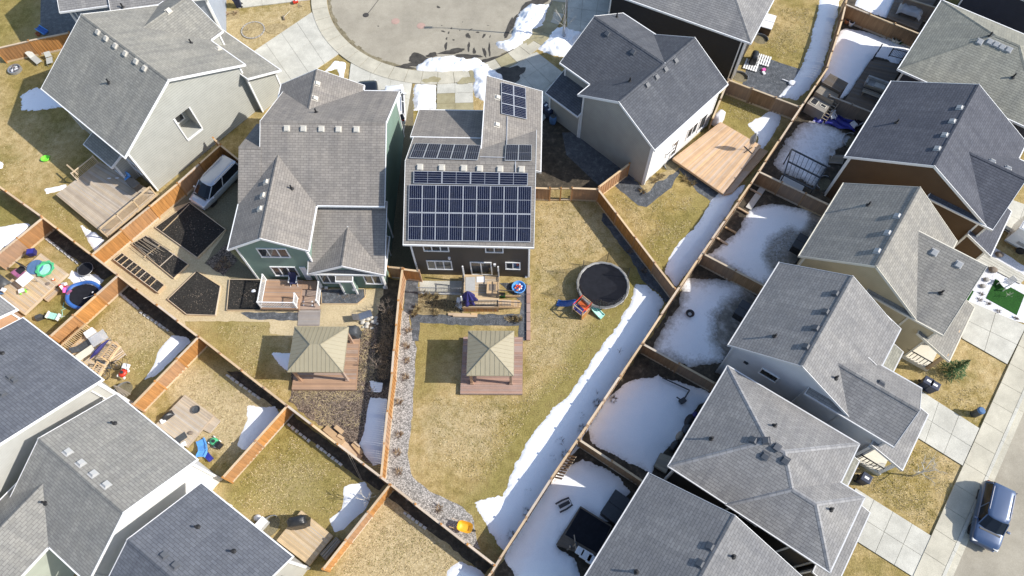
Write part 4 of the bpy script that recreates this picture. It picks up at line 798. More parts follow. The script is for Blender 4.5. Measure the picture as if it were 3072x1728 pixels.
MB().box((4.5, .38, 3.1), (8.74, .03, 4.9)).build('rear_cladding', 'sd_white', h.t).location = (.13, 0, -.62)
h.bar('downspout', [(1.95, 11.0, 5.0), (1.95, 11.0, 3.6)], 'white', .09, .09)
# ---- hip roofed house with black wall, top
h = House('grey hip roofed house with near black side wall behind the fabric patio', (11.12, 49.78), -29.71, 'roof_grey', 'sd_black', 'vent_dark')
h.block('hip', -2.5, 11.0, 0, 10.5, 5.3, 7.95, (.5, .5, .5, .5))
h.bar('downspout', [(10.2, .45, 5.0), (10.2, .45, .2)], 'white', .1, .1); h.bar('downspout', [(10.5, .7, 5.0), (10.5, .7, .2)], 'white', .1, .1); h.bar('downspout', [(10.56, 1.2, 5.0), (10.56, 1.2, .2)], 'white', .1, .1)
# ---- right column
h = House('sage grey hip roofed house beside the yard with planter pots', (38.07, 48.73), -127.27, 'roof_sage', 'sd_navy', 'vent_grey')
h.block('hip', 0, 9.7, 0, 11.6, 5.3, 7.75, (.5, .5, .5, .5))
h.vents(*[tp('30', *p) for p in ((2095, 302), (2168, 303), (2214, 322), (2256, 342), (2305, 360))]); h.pipes(tp('30', 2335, 560), tp('30', 2165, 262))
h.bar('downspout', [(9.25, .45, 5.0), (9.25, .45, .2)], 'white', .1, .1)
h = House('dark walled house at the far corner beyond the sage hip roof', (46.9, 58.6), -127.27, 'roof_grey', 'sd_navy'); h.block('hip', 0, 9.0, 0, 12, 5.3, 7.6, (.5, .5, .5, .5))
h = House('navy roofed house with chestnut brown gable wall', (31.27, 39.69), -126.86, 'roof_navy', 'sd_chestnut', 'vent_grey')
h.block('gx', 0, 9.15, 0, 10.82, 5.3, 8.26, (.25, .25, .4, .4)); h.block('gy', 1.9, 9.2, 6.5, 11.3, 5.3, 7.3, (.4, .28, 0, .3)); h.block('shed', 4.6, 9.35, 10.4, 12.6, 2.95, 3.9, (.2, .2, 0, .4), low='y1')
h.vents(*[tp('30', *p) for p in ((2002, 690), (1950, 782), (1897, 880), (1842, 980), (1788, 1078), (2185, 1170), (2300, 1220))]); h.pipes(tp('30', 1490, 890))
h.bar('downspout', [(8.8, .3, 5.1), (8.8, .3, .15)], 'white', .1, .1)
h = House('brown grey roofed house with beige gable wall', (25.07, 29.88), -127.13, 'roof_brown', 'sd_beige', 'vent_grey', 'cream')
h.block('gx', 0, 7.6, 0, 8.6, 5.3, 8.35, (.25, .25, .4, .4)); h.block('shed', 2.6, 7.62, 5.0, 10.45, 5.3, 7.35, (.05, .29, 0, .3), low='x1'); h.block('shed', 2.6, 7.6, 9.4, 12.15, 2.95, 4.0, (.2, .2, 0, .5), low='y1', walls=False)
MB().box((3.9, 10.95, 1.45), (2.4, 1.5, 2.9)).build('garage', 'sd_beige', h.t)
h.vents(*[tp('31', *p) for p in ((1575, 108), (1498, 238), (1428, 360), (1354, 492), (1765, 500), (1942, 588))]); h.pipes(tp('31', 1285, 158), tp('31', 1812, 795))
pr = MB().box((6.2, 10.9, .2), (2.4, 2.2, .4)).build('porch', 'cream', h.t)
for x in (7.3, 5.1):
    MB().box((x, 11.85, 1.7), (.22, .22, 2.7)).build('porch_post', 'lumber', h.t)
for k in range(8): MB().box((7.3, 9.9+k*.26, .85), (.04, .04, .8)).build('baluster', 'dark_metal', pr)
MB().box((7.3, 10.85, 1.28), (.07, 2.0, .06)).build('handrail', 'dark_metal', pr)
h = House('grey roofed house with shaded white gable wall and front dormer wing', (18.97, 23.3), -126.95, 'roof_grey', 'sd_mist', 'vent_dark', 'trim_grey')
h.block('gx', 0, 7.65, 0, 8.6, 5.3, 7.95, (.25, .25, .4, .4), trim='trim_grey'); h.block('gy', 3.2, 7.8, 5.6, 11.55, 5.3, 6.75, (.4, .36, 0, .3), trim='trim_grey'); h.block('shed', -.05, 3.4, 7.4, 8.86, 5.28, 5.95, (.3, .1, 0, .3), low='y1', trim='trim_grey'); h.block('shed', 3.25, 7.75, 10.8, 13.25, 2.95, 3.8, (.2, .2, 0, .5), low='y1', trim='trim_grey', walls=False)
MB().box((4.45, 11.75, 1.45), (2.1, 2.0, 2.9)).build('garage', 'sd_mist', h.t); pr = MB().box((6.6, 11.9, .2), (2.2, 2.2, .4)).build('porch', 'cream', h.t)
for y in (10.95, 12.85): MB().box((7.55, y, 1.7), (.2, .2, 2.6)).build('porch_post', 'white', h.t)
for k in range(8): MB().box((7.58, 11.1+k*.24, .85), (.04, .04, .8)).build('baluster', 'dark_metal', pr)
MB().box((7.58, 11.95, 1.28), (.07, 1.9, .06)).build('handrail', 'dark_metal', pr); h.block('shed', -.1, 3.3, 8.4, 10.2, 2.9, 3.6, (.2, .1, 0, .3), low='y1', trim='trim_grey', rm='roof_sage')
h.vents(*[tp('31', *p) for p in ((1050, 800), (980, 932), (908, 1050), (838, 1185))], tp('32', 1380, 55)); h.pipes(tp('31', 608, 1110), tp('31', 1050, 1412))
h.window('x1', 7.4, tp('32', 600, 92), tp('32', 700, 112), 1, fixed=(2.6, 3.9, 3.6, 4.5)); MB().box((7.43, 1.6, 3.9), (.1, .3, .25)).build('vent_hood', 'dark_metal', h.t)
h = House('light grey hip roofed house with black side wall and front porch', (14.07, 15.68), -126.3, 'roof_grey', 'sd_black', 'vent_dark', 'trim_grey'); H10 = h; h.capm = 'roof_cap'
h.block('hip', 0, 7.92, 0, 9.06, 5.3, 7.5, (.5, .5, .5, .5)); h.block('hip', 2.88, 7.96, 4.0, 10.58, 5.32, 6.75, (.5, .54, .5, .5)); h.block('shed', 2.6, 8.05, 10.3, 11.9, 2.95, 3.6, (.2, .2, 0, .4), low='y1'); h.block('shed', -.1, 2.9, 8.6, 10.1, 2.9, 3.5, (.2, .1, 0, .3), low='y1', rm='roof_sage')
h.vents(*[tp('32', *p) for p in ((458, 468), (548, 470), (625, 516), (540, 578), (686, 610))]); h.pipes(tp('32', 150, 456), tp('32', 605, 362), tp('32', 1015, 967))
h.window('x1', 7.42, None, None, 1, fixed=(5.2, 6.4, 3.2, 4.3)); h.bar('downspout', [(7.5, .42, 5.0), (7.5, .42, .2)], 'white', .1, .1)
h = House('mid grey gabled house beside the lid covered deck', (8.11, 8.88), -126.86, 'roof_mid', 'sd_black', 'vent_dark'); h.block('gx', 0, 9.0, 0, 10.1, 5.3, 8.0, (.25, .25, .4, .4), trim='trim_grey')
h.vents(*[tp('22', *p) for p in ((1525, 1238), (1452, 1362))]); h.pipes(tp('22', 990, 1422), tp('22', 1690, 1308))
# ---- lower left column
h = House('dark blue roofed house beside the cluttered wooden deck', (-33.81, 20.61), -35.17, 'roof_blue', 'sd_grey', 'vent_dark'); h.block('gx', 0, 8.05, -15.0, 0, 5.3, 8.8, (.25, .25, .4, .4))
h.vents(*[tp('02', *p) for p in ((70, 12), (103, 35), (18, 132))], size=.3); h.pipes(tp('01', 15, 1232))
for x in (7.83,): h.bar('corner_post', [(x, -.3, 5.0), (x, -.3, .1)], 'white', .16, .16); h.bar('downspout', [(x+.03, -.95, 4.9), (x+.03, -.95, .1)], 'white', .1, .1)
h = House('roof corner with white fascia at the deck with the white table', (-40.6, 25.2), -35.0, 'roof_grey', 'sd_tan')
l = h.loc(Q('01', 118, 912, 5.3)); h.block('gx', l.x-9, l.x, l.y-9, l.y, 5.3, 7.7, (.25, .25, .4, .4))
h = House('olive grey roofed house with a long white gable wall', (-26.07, 14.93), -36.19, 'roof_olive', 'sd_white', 'vent_grey'); h.block('gx', 0, 7.5, -8.65, 0, 5.3, 7.76, (.25, .25, .4, .4)); 
h.block('gy', -.6, 4.0, -11.5, -5.0, 5.3, 6.7, (.3, .3, .3, 0), wm='sd_sage')
h.vents(*[tp('02', *p) for p in ((490, 553), (585, 634), (675, 711), (768, 790))]); h.pipes(tp('02', 830, 345), tp('02', 332, 920))
h.bar('corner_post', [(7.27, -.38, 5.0), (7.27, -.38, .1)], 'white', .16, .16)
h = House('slate roofed house beside the small deck with the covered grill', (-19.39, 8.96), -35.69, 'roof_blue', 'sd_grey', 'vent_dark'); h.block('gx', -.1, 7.43, -8.6, 0, 5.3, 7.75, (.25, .25, .4, .4))
h.vents(*[tp('02', *p) for p in ((1184, 1304), (1265, 1378))], size=.34); h.pipes(tp('02', 1432, 1096), tp('02', 1692, 1272))
h.bar('corner_post', [(7.2, -.38, 5.0), (7.2, -.38, .1)], 'white', .16, .16)
h = House('pale sided house corner at the lower edge by the empty lawn', (-12.6, 3.4), -35.69, 'roof_blue', 'sd_sage', 'vent_dark'); h.block('gx', 0, 7.4, -8.6, 0, 5.3, 7.6, (.25, .25, .4, .4))
# ================================================================= SOLAR ARRAYS
plain('panel_frame', (0.5, 0.51, 0.53), 0.35, 0.05, metal=0.3)
def cellmat():
    m, n, b = nmat('solar_cell'); f = noise(n, 4, 4)
    n.links.new(ramp(n, f, [(0.3, (0.004, 0.006, 0.018)), (0.7, (0.009, 0.013, 0.036))]), b.inputs['Base Color']); b.inputs['Roughness'].default_value = 0.35; b.inputs['Specular IOR Level'].default_value = 0.25
cellmat()
def array(label, h, corners, nu, nv, bars, z0=0.0):
    """corners in photo px (TL,TR,BR,BL) on the roof; nu x nv modules; bars = light busbars (across u or v) per module"""
    pts = [h.onroof(c) for c in corners]; p = [a for a, b in pts]; nrm = sum((b for a, b in pts), Vector())/4; nrm.normalize()
    nrm = pts[3][1]
    u = ((p[1]-p[0])+(p[2]-p[3]))/2; L = u.length; u = u.normalized(); u = (u-nrm*u.dot(nrm)).normalized(); v = u.cross(nrm)*1; dv = ((p[3]-p[0])+(p[2]-p[1]))/2; V = abs(dv.dot(v)); v = v if dv.dot(v) > 0 else -v
    c = sum(p, Vector())/4; c = c+nrm*((h.zroof(c.x, c.y)-c.z)*nrm.z+.12+z0); o = c-u*L/2-v*V/2
    ori = h.world(c.x, c.y, c.z); t = thing('solar_array', label, 'solar panels', ori, h.y)
    w, hh = L/nu, V/nv
    def bx(m, a0, a1, b0, b1, n0, n1):
        vs = [o-c+u*a+v*b+nrm*n for n in (n0, n1) for a, b in ((a0, b0), (a1, b0), (a1, b1), (a0, b1))]
        m.poly(vs, [(3, 2, 1, 0), (4, 5, 6, 7), (0, 1, 5, 4), (1, 2, 6, 5), (2, 3, 7, 6), (3, 0, 4, 7)])
    for i in range(nu):
        for j in range(nv):
            a0, a1, b0, b1 = i*w+.008, (i+1)*w-.008, j*hh+.008, (j+1)*hh-.008; fr = MB(); bx(fr, a0, a1, b0, b1, -.04, .0); f_ = .028
            for q in ((a0, a0+f_, b0, b1), (a1-f_, a1, b0, b1), (a0+f_, a1-f_, b0, b0+f_), (a0+f_, a1-f_, b1-f_, b1)): bx(fr, *q, 0.001, .012)
            pan = fr.build('solar_panel', 'panel_frame', t); ce = MB(); d, k, mid = bars
            ia, ib = a0+f_, a1-f_; ja, jb = b0+f_, b1-f_
            for q in range(k):
                for s_ in range(2 if mid else 1):
                    if d == 'u': x0, x1 = ia+(ib-ia)*q/k+.007, ia+(ib-ia)*(q+1)/k-.007; y0, y1 = ja+(jb-ja)*s_/(2 if mid else 1)+.014, ja+(jb-ja)*(s_+1)/(2 if mid else 1)-.014
                    else: y0, y1 = ja+(jb-ja)*q/k+.007, ja+(jb-ja)*(q+1)/k-.007; x0, x1 = ia+(ib-ia)*s_/(2 if mid else 1)+.014, ia+(ib-ia)*(s_+1)/(2 if mid else 1)-.014
                    bx(ce, x0, x1, y0, y1, .0015, .006)
            ce.build('cell_strip', 'solar_cell', pan)
    for k in (.2, .8):
        m = MB(); bx(m, .05, L-.05, V*k-.03, V*k+.03, -.12, -.041); m.build('mounting_rail', 'panel_frame', t)
    return t
array('main solar array of tall panels over the rear roof slope', H3, [tp('10', 1275, 1340), tp('10', 2163, 1350), tp('11', 2152, 428), tp('11', 1265, 412)], 9, 2, ('u', 6, True))
array('solar row of wide panels just below the roof ridge', H3, [tp('10', 1308, 1240), tp('10', 2136, 1254), tp('10', 2132, 1346), tp('10', 1306, 1330)], 4, 1, ('v', 5, True), .02)
array('solar array of ten half panels on the front roof slope', H3, [tp('10', 1308, 1044), tp('10', 1788, 1052), tp('10', 1778, 1166), tp('10', 1288, 1158)], 5, 1, ('u', 6, True))
array('small solar array of two panels beside the roof conduit', H3, [tp('10', 1972, 1058), tp('10', 2162, 1060), tp('10', 2160, 1176), tp('10', 1968, 1172)], 2, 1, ('u', 6, True))
array('tall solar array on the sloping front wing', H3, [tp('10', 1942, 604), tp('10', 2120, 648), tp('10', 2116, 868), tp('10', 1932, 828)], 2, 3, ('v', 6, False))
cd = MB()
def rp(px, dz=.06): p, n = H3.onroof(px); return H3.world(p.x, p.y, p.z+dz)
for a, b in (((1984, 845), (1980, 1060)), ((1785, 1140), (1968, 1145)), ((2044, 1175), (2044, 1250))):
    q = [rp(tp('10', a[0]+(b[0]-a[0])*i/5, a[1]+(b[1]-a[1])*i/5)) for i in range(6)]; cd.tube(q, .035, 6)
tag(cd.build('roof_conduit', 'panel_frame'), 'pale conduit linking the solar arrays over the shingles', 'conduit')
# ================================================================= THINGS IN THE YARDS
class Fr:
    """local frame of a thing: origin on the ground, local x along a->b"""
    def __init__(s, a, b): s.o = Vector((a[0], a[1], 0)); s.rz = math.atan2(b[1]-a[1], b[0]-a[0]); s.m = Matrix.Rotation(-s.rz, 3, 'Z')
    def l(s, p, z=None): v = s.m @ (Vector((p[0], p[1], 0))-s.o); v.z = p[2] if z is None else z; return v
def deck(label, quad, z, n, mat, skirt=None, name='deck', cat='deck', th=.03, posts=True, gap=.008):
    A, B, C, D = quad; f = Fr(A, B); a, b, c, d = [f.l(p, z) for p in (A, B, C, D)]
    t = thing(name, label, cat, f.o, f.rz)
    for i in range(n):
        u0, u1 = i/n+gap/2/max(.1, (d-a).length), (i+1)/n-gap/2/max(.1, (d-a).length)
        p = [a.lerp(d, u0), b.lerp(c, u0), b.lerp(c, u1), a.lerp(d, u1)]
        o = MB().prism([(q.x, q.y) for q in p], -th, 0).build('board', mat, t); o.location.z = z
    sk = skirt or mat; h = min(z-.04, .24)
    for p, q in ((a, b), (b, c), (c, d), (d, a)):
        v = q-p; out = Vector((v.y, -v.x, 0)).normalized()*.022; dv = v.normalized()*.02
        if (f.l(C)-f.l(A)).cross(f.l(B)-f.l(A)).z > 0: out = -out
        MB().bar(p+out-dv+Vector((0, 0, -h/2-.005)), q+out+dv+Vector((0, 0, -h/2-.005)), .035, h).build('rim_board', sk, t)
    if posts and z > .3:
        cen = (a+b+c+d)/4
        for p in (a, b, c, d, (a+b)/2, (c+d)/2): q = p.lerp(cen, .07); MB().box((q.x, q.y, (z-.05)/2), (.1, .1, z-.05)).build('support_post', 'old_wood', t)
    return t, f
def railing(t, f, pts, z, h=1.0, mat='white', bal=.11, br=.02, cap=.08, posts=True, name='handrail'):
    pts = [f.l(p, z) for p in pts]
    for p, q in zip(pts, pts[1:]):
        up = Vector((0, 0, h)); MB().bar(p+up, q+up, cap, .05).build(name, mat, t); MB().bar(p+Vector((0, 0, .1)), q+Vector((0, 0, .1)), .045, .05).build('bottom_rail', mat, t)
        L = (q-p).length; k = int(L/bal)
        for i in range(1, k): c = p.lerp(q, i/k); MB().box((c.x, c.y, c.z+h/2+.05), (br*1.6, br*1.6, h-.12)).build('baluster', mat, t)
    if posts:
        for p in pts: MB().box((p.x, p.y, p.z+h/2+.03), (.1, .1, h+.06)).build('railing_post', mat, t)
def rot_box(c, sz, rz): return MB().box(c, sz, rz)
# ---- gazebos
def gazebo(label, x0, x1, y0, y1, rz, dk_mat, dq, z0=.3, ze=2.35, zr=3.15, ridge=0.0, dlabel=''):
    deck(dlabel, dq, z0, 26, dk_mat, dk_mat)
    cx, cy = (x0+x1)/2, (y0+y1)/2; t = thing('gazebo', label, 'gazebo', (cx, cy, z0), rz); w, d = (x1-x0)/2, (y1-y0)/2
    c = [(-w, -d, ze), (w, -d, ze), (w, d, ze), (-w, d, ze)]; r0, r1 = (-ridge, 0, zr), (ridge, 0, zr)
    pl = [[c[0], c[1], r1, r0], [c[1], c[2], r1], [c[2], c[3], r0, r1], [c[3], c[0], r0]] if ridge else [[c[0], c[1], r0], [c[1], c[2], r0], [c[2], c[3], r0], [c[3], c[0], r0]]
    for p in pl:
        p = [Vector(q) for q in p]; n = (p[1]-p[0]).cross(p[2]-p[0]).normalized(); m = MB(); m.face(p); m.face([q-Vector((0, 0, .04)) for q in p[::-1]]); pan = m.build('roof_panel', 'olive_metal', t)
        a, b = p[0], p[1]; L = (b-a).length; k = int(L/.3); top = p[2:] if len(p) == 4 else [p[2], p[2]]
        for i in range(1, k):
            q0 = a.lerp(b, i/k); s = i/k
            # run up the slope until the hip
            dirn = n.cross(b-a).normalized()*1; dirn = dirn if dirn.z > 0 else -dirn
            hm = (zr-ze)/dirn.z; lim = hm*min(1, min(s, 1-s)*L/((L-(top[0]-top[1]).length)/2))
            if lim > .1: MB().bar(q0+n*.012, q0+dirn*(lim-.02)+n*.012, .014, .018).build('seam', 'olive_metal', pan)
    for a, b in ((c[0], r0), (c[1], r1), (c[2], r1), (c[3], r0)): MB().bar(Vector(a)+Vector((0, 0, .02)), Vector(b)+Vector((0, 0, .02)), .06, .03).build('hip_cap', 'olive_metal', t)
    for i in range(4): MB().bar(Vector(c[i])-Vector((0, 0, .06)), Vector(c[(i+1) % 4])-Vector((0, 0, .06)), .05, .1).build('eave_trim', 'olive_metal', t)
    for sx in (-1, 1):
        for sy in (-1, 1): MB().box((sx*(w-.22), sy*(d-.22), (ze-.05)/2), (.17, .17, ze-.05)).box((sx*(w-.22), sy*(d-.22), .1), (.24, .24, .2)).build('post', 'comp_deck', t)
    for sy in (-1, 1): MB().box((0, sy*(d-.22), ze-.15), (2*w-.4, .08, .18)).build('beam', 'comp_deck', t)
    return t
rz2 = -.035
gazebo('square olive metal pyramid gazebo on its own rose deck', -3.27, 0.0, 16.44, 19.8, rz2, 'rose_deck', [Vector((-3.93, 15.97, 0)), Vector((.51, 15.82, 0)), Vector((.68, 20.2, 0)), Vector((-3.72, 20.36, 0))], ridge=0, dlabel='low rose brown deck under the square pyramid gazebo')
gazebo('rectangular olive metal gazebo with a short ridge', -15.85, -11.95, 17.06, 20.5, rz2, 'comp_deck', [Vector((-16.22, 17.2, 0))-Vector((0, .55, 0)), Vector((-11.6, 16.5, 0)), Vector((-11.62, 20.5, 0)), Vector((-16.1, 20.7, 0))], ridge=.35, zr=3.2, dlabel='low brown deck under the rectangular gazebo')
# ---- decks
N4 = lambda x, y, z=.6: Q('20', x, y, z)
t, f = deck('large new orange cedar deck behind the white walled house', [N4(1255, 1150), N4(1600, 886), N4(1890, 1056), N4(1615, 1400)], .6, 46, 'new_deck')
t, f = deck('lower cedar step along the new orange deck', [N4(1880, 1072, .3), N4(1940, 1095, .3), N4(1680, 1395, .3), N4(1630, 1405, .3)], .3, 4, 'new_deck', name='deck_step', cat='step')
zD = zm(60, 480, 3.15); zd = lambda x, y: zD(x, y, .6)
t, f = deck('large weathered tan deck with lattice railing behind the grey sided house', [zd(345, 325), zd(820, 720), zd(1285, 318), zd(755, 20)], .6, 40, 'grey_deck', 'tan_deck')
a, b = zd(812, 712), zd(1280, 320); p, q = f.l(a, .6), f.l(b, .6)
for k in (0, .33, .66, 1): c = p.lerp(q, k); MB().box((c.x, c.y, 1.1), (.1, .1, 1.05)).build('railing_post', 'tan_deck', t)
MB().bar(p+Vector((0, 0, 1.0)), q+Vector((0, 0, 1.0)), .16, .05).build('handrail', 'tan_deck', t); MB().bar(p+Vector((0, 0, .12)), q+Vector((0, 0, .12)), .06, .06).build('bottom_rail', 'tan_deck', t)
lat = MB(); L = (q-p).length; dv = (q-p)/L; nv_ = dv.cross(Vector((0, 0, 1))); k = 0.0
while k < L-.8:
    lat.bar(p+dv*k+Vector((0, 0, .14)), p+dv*(k+.8)+Vector((0, 0, .95)), .03, .012); lat.bar(p+dv*(k+.8)+nv_*.014+Vector((0, 0, .14)), p+dv*k+nv_*.014+Vector((0, 0, .95)), .03, .012); k += .11
kind(lat.build('lattice', 'tan_deck', t), 'stuff')
for e0, e1 in (((345, 325), (820, 720)),):
    pass
railing(t, f, [zd(545, 190), zd(745, 30)], .6, .95, 'tan_deck', .12); MB().bar(f.l(zd(500, 105), 1.5), f.l(zd(600, 195), 1.5), .12, .05).build('handrail', 'tan_deck', t)
ZL = lambda x, y, z=.35: zL(x, y, z)
t, f = deck('wide tan deck carrying the white table and green paddling pool', [ZL(740, 245), ZL(1215, 605), ZL(430, 1335), ZL(-60, 960)], .35, 42, 'tan_deck')
t, f = deck('low wooden bench step at the edge of the wide tan deck', [ZL(770, 1035, .25), ZL(1000, 870, .25), ZL(1060, 905, .25), ZL(845, 1095, .25)], .25, 3, 'lumber', name='bench_step', cat='bench', gap=.05)
zK = zm(180, 960, 5.573); zk = lambda x, y, z=.5: zK(x, y, z)
t, f = deck('cluttered wooden deck beside the blue roofed house', [zk(530, 150), zk(990, 430), zk(620, 960), zk(110, 540)], .5, 26, 'tan_deck')
railing(t, f, [zk(535, 155), zk(115, 535)], .5, .95, 'lumber', .13, .025, .12); railing(t, f, [zk(985, 440), zk(800, 690)], .5, .9, 'lumber', .13, .025, .1); railing(t, f, [zk(735, 770), zk(625, 950)], .5, .9, 'lumber', .13, .025, .1)
zM = zm(420, 1160, 3.15); zmm = lambda x, y, z=.35: zM(x, y, z)
t, f = deck('grey tan deck with a round fire bowl in the green mower yard', [zmm(425, 80), zmm(690, 272), zmm(440, 565), zmm(155, 355)], .35, 30, 'grey_deck')
t, f = deck('wooden step at the corner of the grey tan deck', [zmm(690, 278, .18), zmm(750, 322, .18), zmm(660, 432, .18), zmm(592, 398, .18)], .18, 4, 'grey_deck', name='deck_step', cat='step')
T4 = lambda x, y, z=.4: Q('12', x, y, z)
t, f = deck('small tan deck carrying the black covered grill', [T4(492, 978), T4(718, 1160), T4(548, 1368), T4(318, 1190)], .4, 30, 'tan_deck')
t, f = deck('wooden bench along the small tan deck', [T4(632, 1290, .35), T4(745, 1170, .35), T4(772, 1200, .35), T4(668, 1330, .35)], .35, 3, 'old_wood', name='bench', cat='bench', gap=.04)
ZG = lambda x, y, z=.7: P(*zG(x, y), z)
t, f = deck('brown composite deck with white railings behind the green house', [ZG(475, 1030), ZG(985, 1035), ZG(1050, 650), ZG(555, 640)], .7, 30, 'comp_deck')
railing(t, f, [ZG(548, 648), ZG(480, 1022), ZG(970, 1030), ZG(982, 905)], .7, .95, 'white', .12, .022, .07)
for i in range(4): z = .52-.17*i; q = [ZG(1000-6*i, 745+95*i, z), ZG(1285, 745+95*i, z), ZG(1288, 860+95*i, z), ZG(992-6*i, 860+95*i, z)]; ps = [f.l(p, z) for p in q]; MB().prism([(v.x, v.y) for v in ps], z-.05, z).build('stair_tread', 'comp_deck', t)
q = [ZG(1052, 655), ZG(1262, 655), ZG(1275, 770), ZG(1040, 770)]; ps = [f.l(p, .7) for p in q]; MB().prism([(v.x, v.y) for v in ps], .66, .7).build('stair_tread', 'comp_deck', t)
railing(t, f, [ZG(1300, 730), ZG(1285, 1010, .35)], .55, .9, 'white', .12, .022, .07)
for x in (1065, 1185):
    for y, z in ((950, .25), (1000, .1)): p = f.l(ZG(x, y, z), z); MB().lathe([(.07, 0), (.07, .12), (.0, .15)], 10, p).build('stair_light', 'white_plastic', t)
t, f = deck('grey plank walkway below the white railed deck', [ZG(985, 1270, .05), ZG(1275, 1270, .05), ZG(1290, 1050, .05), ZG(1000, 1050, .05)], .05, 12, 'grey_mat', name='walkway', cat='walkway', posts=False)
ZA = lambda x, y, z=.95: zA(x, y, z)
t, f = deck('raised cedar deck with black railing behind the solar house', [ZA(905, 1062), ZA(1425, 1062), ZA(1430, 612), ZA(928, 600)], .95, 26, 'tan_deck', 'lumber')
a, b = f.l(ZA(905, 1062), 0), f.l(ZA(1425, 1062), 0); k = 34
for i in range(k): c = a.lerp(b, (i+.5)/k); MB().box((c.x, c.y+.02, .38), ((b-a).length/k-.008, .025, .72)).build('skirt_board', 'cedar', t)
railing(t, f, [ZA(912, 1055), ZA(1418, 1055)], .95, .9, 'dark_metal', .11, .012, .05); railing(t, f, [ZA(1424, 930), ZA(1424, 620)], .95, .9, 'dark_metal', .11, .012, .05); railing(t, f, [ZA(912, 1050), ZA(925, 700)], .95, .9, 'dark_metal', .11, .012, .05)
for x, y in ((928, 620), (1430, 625), (908, 1050)): p = f.l(ZA(x, y), .95); MB().box((p.x, p.y, 1.75), (.1, .1, 1.6)).build('tall_post', 'white', t)
for i in range(7):
    z = .82-.125*i; x0 = 1428+44*i; q = [ZA(x0, 1048+i*2, z), ZA(x0+50, 1050+i*2, z), ZA(x0+50, 960+i*2, z), ZA(x0, 955+i*2, z)]; ps = [f.l(p, z) for p in q]; MB().prism([(v.x, v.y) for v in ps], z-.045, z).build('stair_tread', 'lumber', t)
pa, pb = f.l(ZA(1425, 1060, .95), .95), f.l(ZA(1740, 1075, .05), .05); up = Vector((0, 0, .9))
for off in (0, .95):
    o_ = Vector((0, off, 0)); MB().bar(pa+up+o_, pb+up+o_, .05, .05).build('handrail', 'dark_metal', t); MB().bar(pa+o_-Vector((0, 0, .1)), pb+o_, .05, .24).build('stringer', 'lumber', t)
    for i in range(1, 14): c = pa.lerp(pb, i/14)+o_; MB().box((c.x, c.y, c.z+.45), (.018, .018, .88)).build('baluster', 'dark_metal', t)
a, b = f.l(ZA(1425, 1075, 0), 0), f.l(ZA(1720, 1090, 0), 0)
for i in range(20): c = a.lerp(b, (i+.5)/20); hh = .75*(1-i/20)+.05; MB().box((c.x, c.y+.05, hh/2), ((b-a).length/20-.008, .022, hh)).build('skirt_board', 'cedar', t)
# low stairwell railing and landing next to it
t = thing('stairwell_railing', 'black metal railing over the basement stairwell of the solar house', 'railing', zA(275, 870)); f = Fr(zA(275, 870), zA(890, 880)); t.rotation_euler.z = f.rz
railing(t, f, [zA(275, 870), zA(890, 880)], .1, .9, 'grey_metal', .12, .012, .05); MB().bar(f.l(zA(275, 870), .1), f.l(zA(890, 880), .1), .2, .14).build('curb', 'concrete_edge', t)
# dark decks in the shaded yards
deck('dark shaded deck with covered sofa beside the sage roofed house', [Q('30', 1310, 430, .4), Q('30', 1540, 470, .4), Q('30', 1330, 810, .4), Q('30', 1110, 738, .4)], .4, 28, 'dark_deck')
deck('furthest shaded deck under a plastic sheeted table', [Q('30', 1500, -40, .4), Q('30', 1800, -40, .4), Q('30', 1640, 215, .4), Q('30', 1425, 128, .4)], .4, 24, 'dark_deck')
zB = zm(1640, 1460, 5.405)
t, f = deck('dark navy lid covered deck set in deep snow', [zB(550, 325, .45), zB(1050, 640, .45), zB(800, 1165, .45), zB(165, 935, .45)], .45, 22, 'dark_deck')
p = [f.l(zB(*q, .46), .46) for q in ((548, 345), (1035, 650), (840, 1090), (300, 780))]; MB().prism([(v.x, v.y) for v in p], .452, .475).build('rubber_mat', 'mat_black', t)
deck('small grey wooden steps at the hip roofed house', [Q('22', 1165, 560, .4), Q('22', 1250, 590, .4), Q('22', 1200, 700, .4), Q('22', 1120, 650, .4)], .4, 5, 'old_wood', name='deck_step', cat='step')
# ---- garden beds
def bed(label, pts, soil='soil', h=.18, bw=.045, mat='tan_deck', dividers=(), jit=0, name='garden_bed'):
    pts = [Vector((p[0], p[1], 0)) for p in pts]; t = thing(name, label, 'garden bed', pts[0]); o = pts[0]; n = len(pts)
    s = MB().prism([(p.x-o.x, p.y-o.y) for p in pts], 0, h-.05).build('soil', soil, t)
    rn = random.Random(len(label)); db = MB(); cx_b, cy_b = sum(p.x for p in pts)/n-o.x, sum(p.y for p in pts)/n-o.y
    for i in range(90):
        p = pts[rn.randrange(n)].lerp(pts[rn.randrange(n)], rn.random())-o; k = rn.uniform(.05, .9); x, y = p.x*k+cx_b*(1-k), p.y*k+cy_b*(1-k); sz = rn.uniform(.02, .06)
        db.box((x, y, h-.045), (sz, sz*rn.uniform(.3, .9), rn.uniform(.03, .07)), rn.uniform(0, 3), rn.uniform(-.3, .3))
    kind(db.build('soil_clods', 'bark', t), 'stuff')
    for i in range(n):
        a, b = pts[i]-o, pts[(i+1) % n]-o; a.z = b.z = h/2; MB().bar(a, b, bw, h).build('border_board', mat, t)
    for a, b in dividers: a = Vector((a[0], a[1], h/2+.005))-Vector((o.x, o.y, 0)); b = Vector((b[0], b[1], h/2+.005))-Vector((o.x, o.y, 0)); MB().bar(a, b, .05, h-.02).build('divider', mat, t)
    return t
B01 = lambda *p: TP('01', *p)
bed('largest black soil garden bed with a narrow divider strip', B01((1375, 145), (1640, 342), (1436, 545), (1130, 325)), dividers=[(Q('01', 1290, 250), Q('01', 1185, 352)), (Q('01', 1375, 160), Q('01', 1290, 248))])
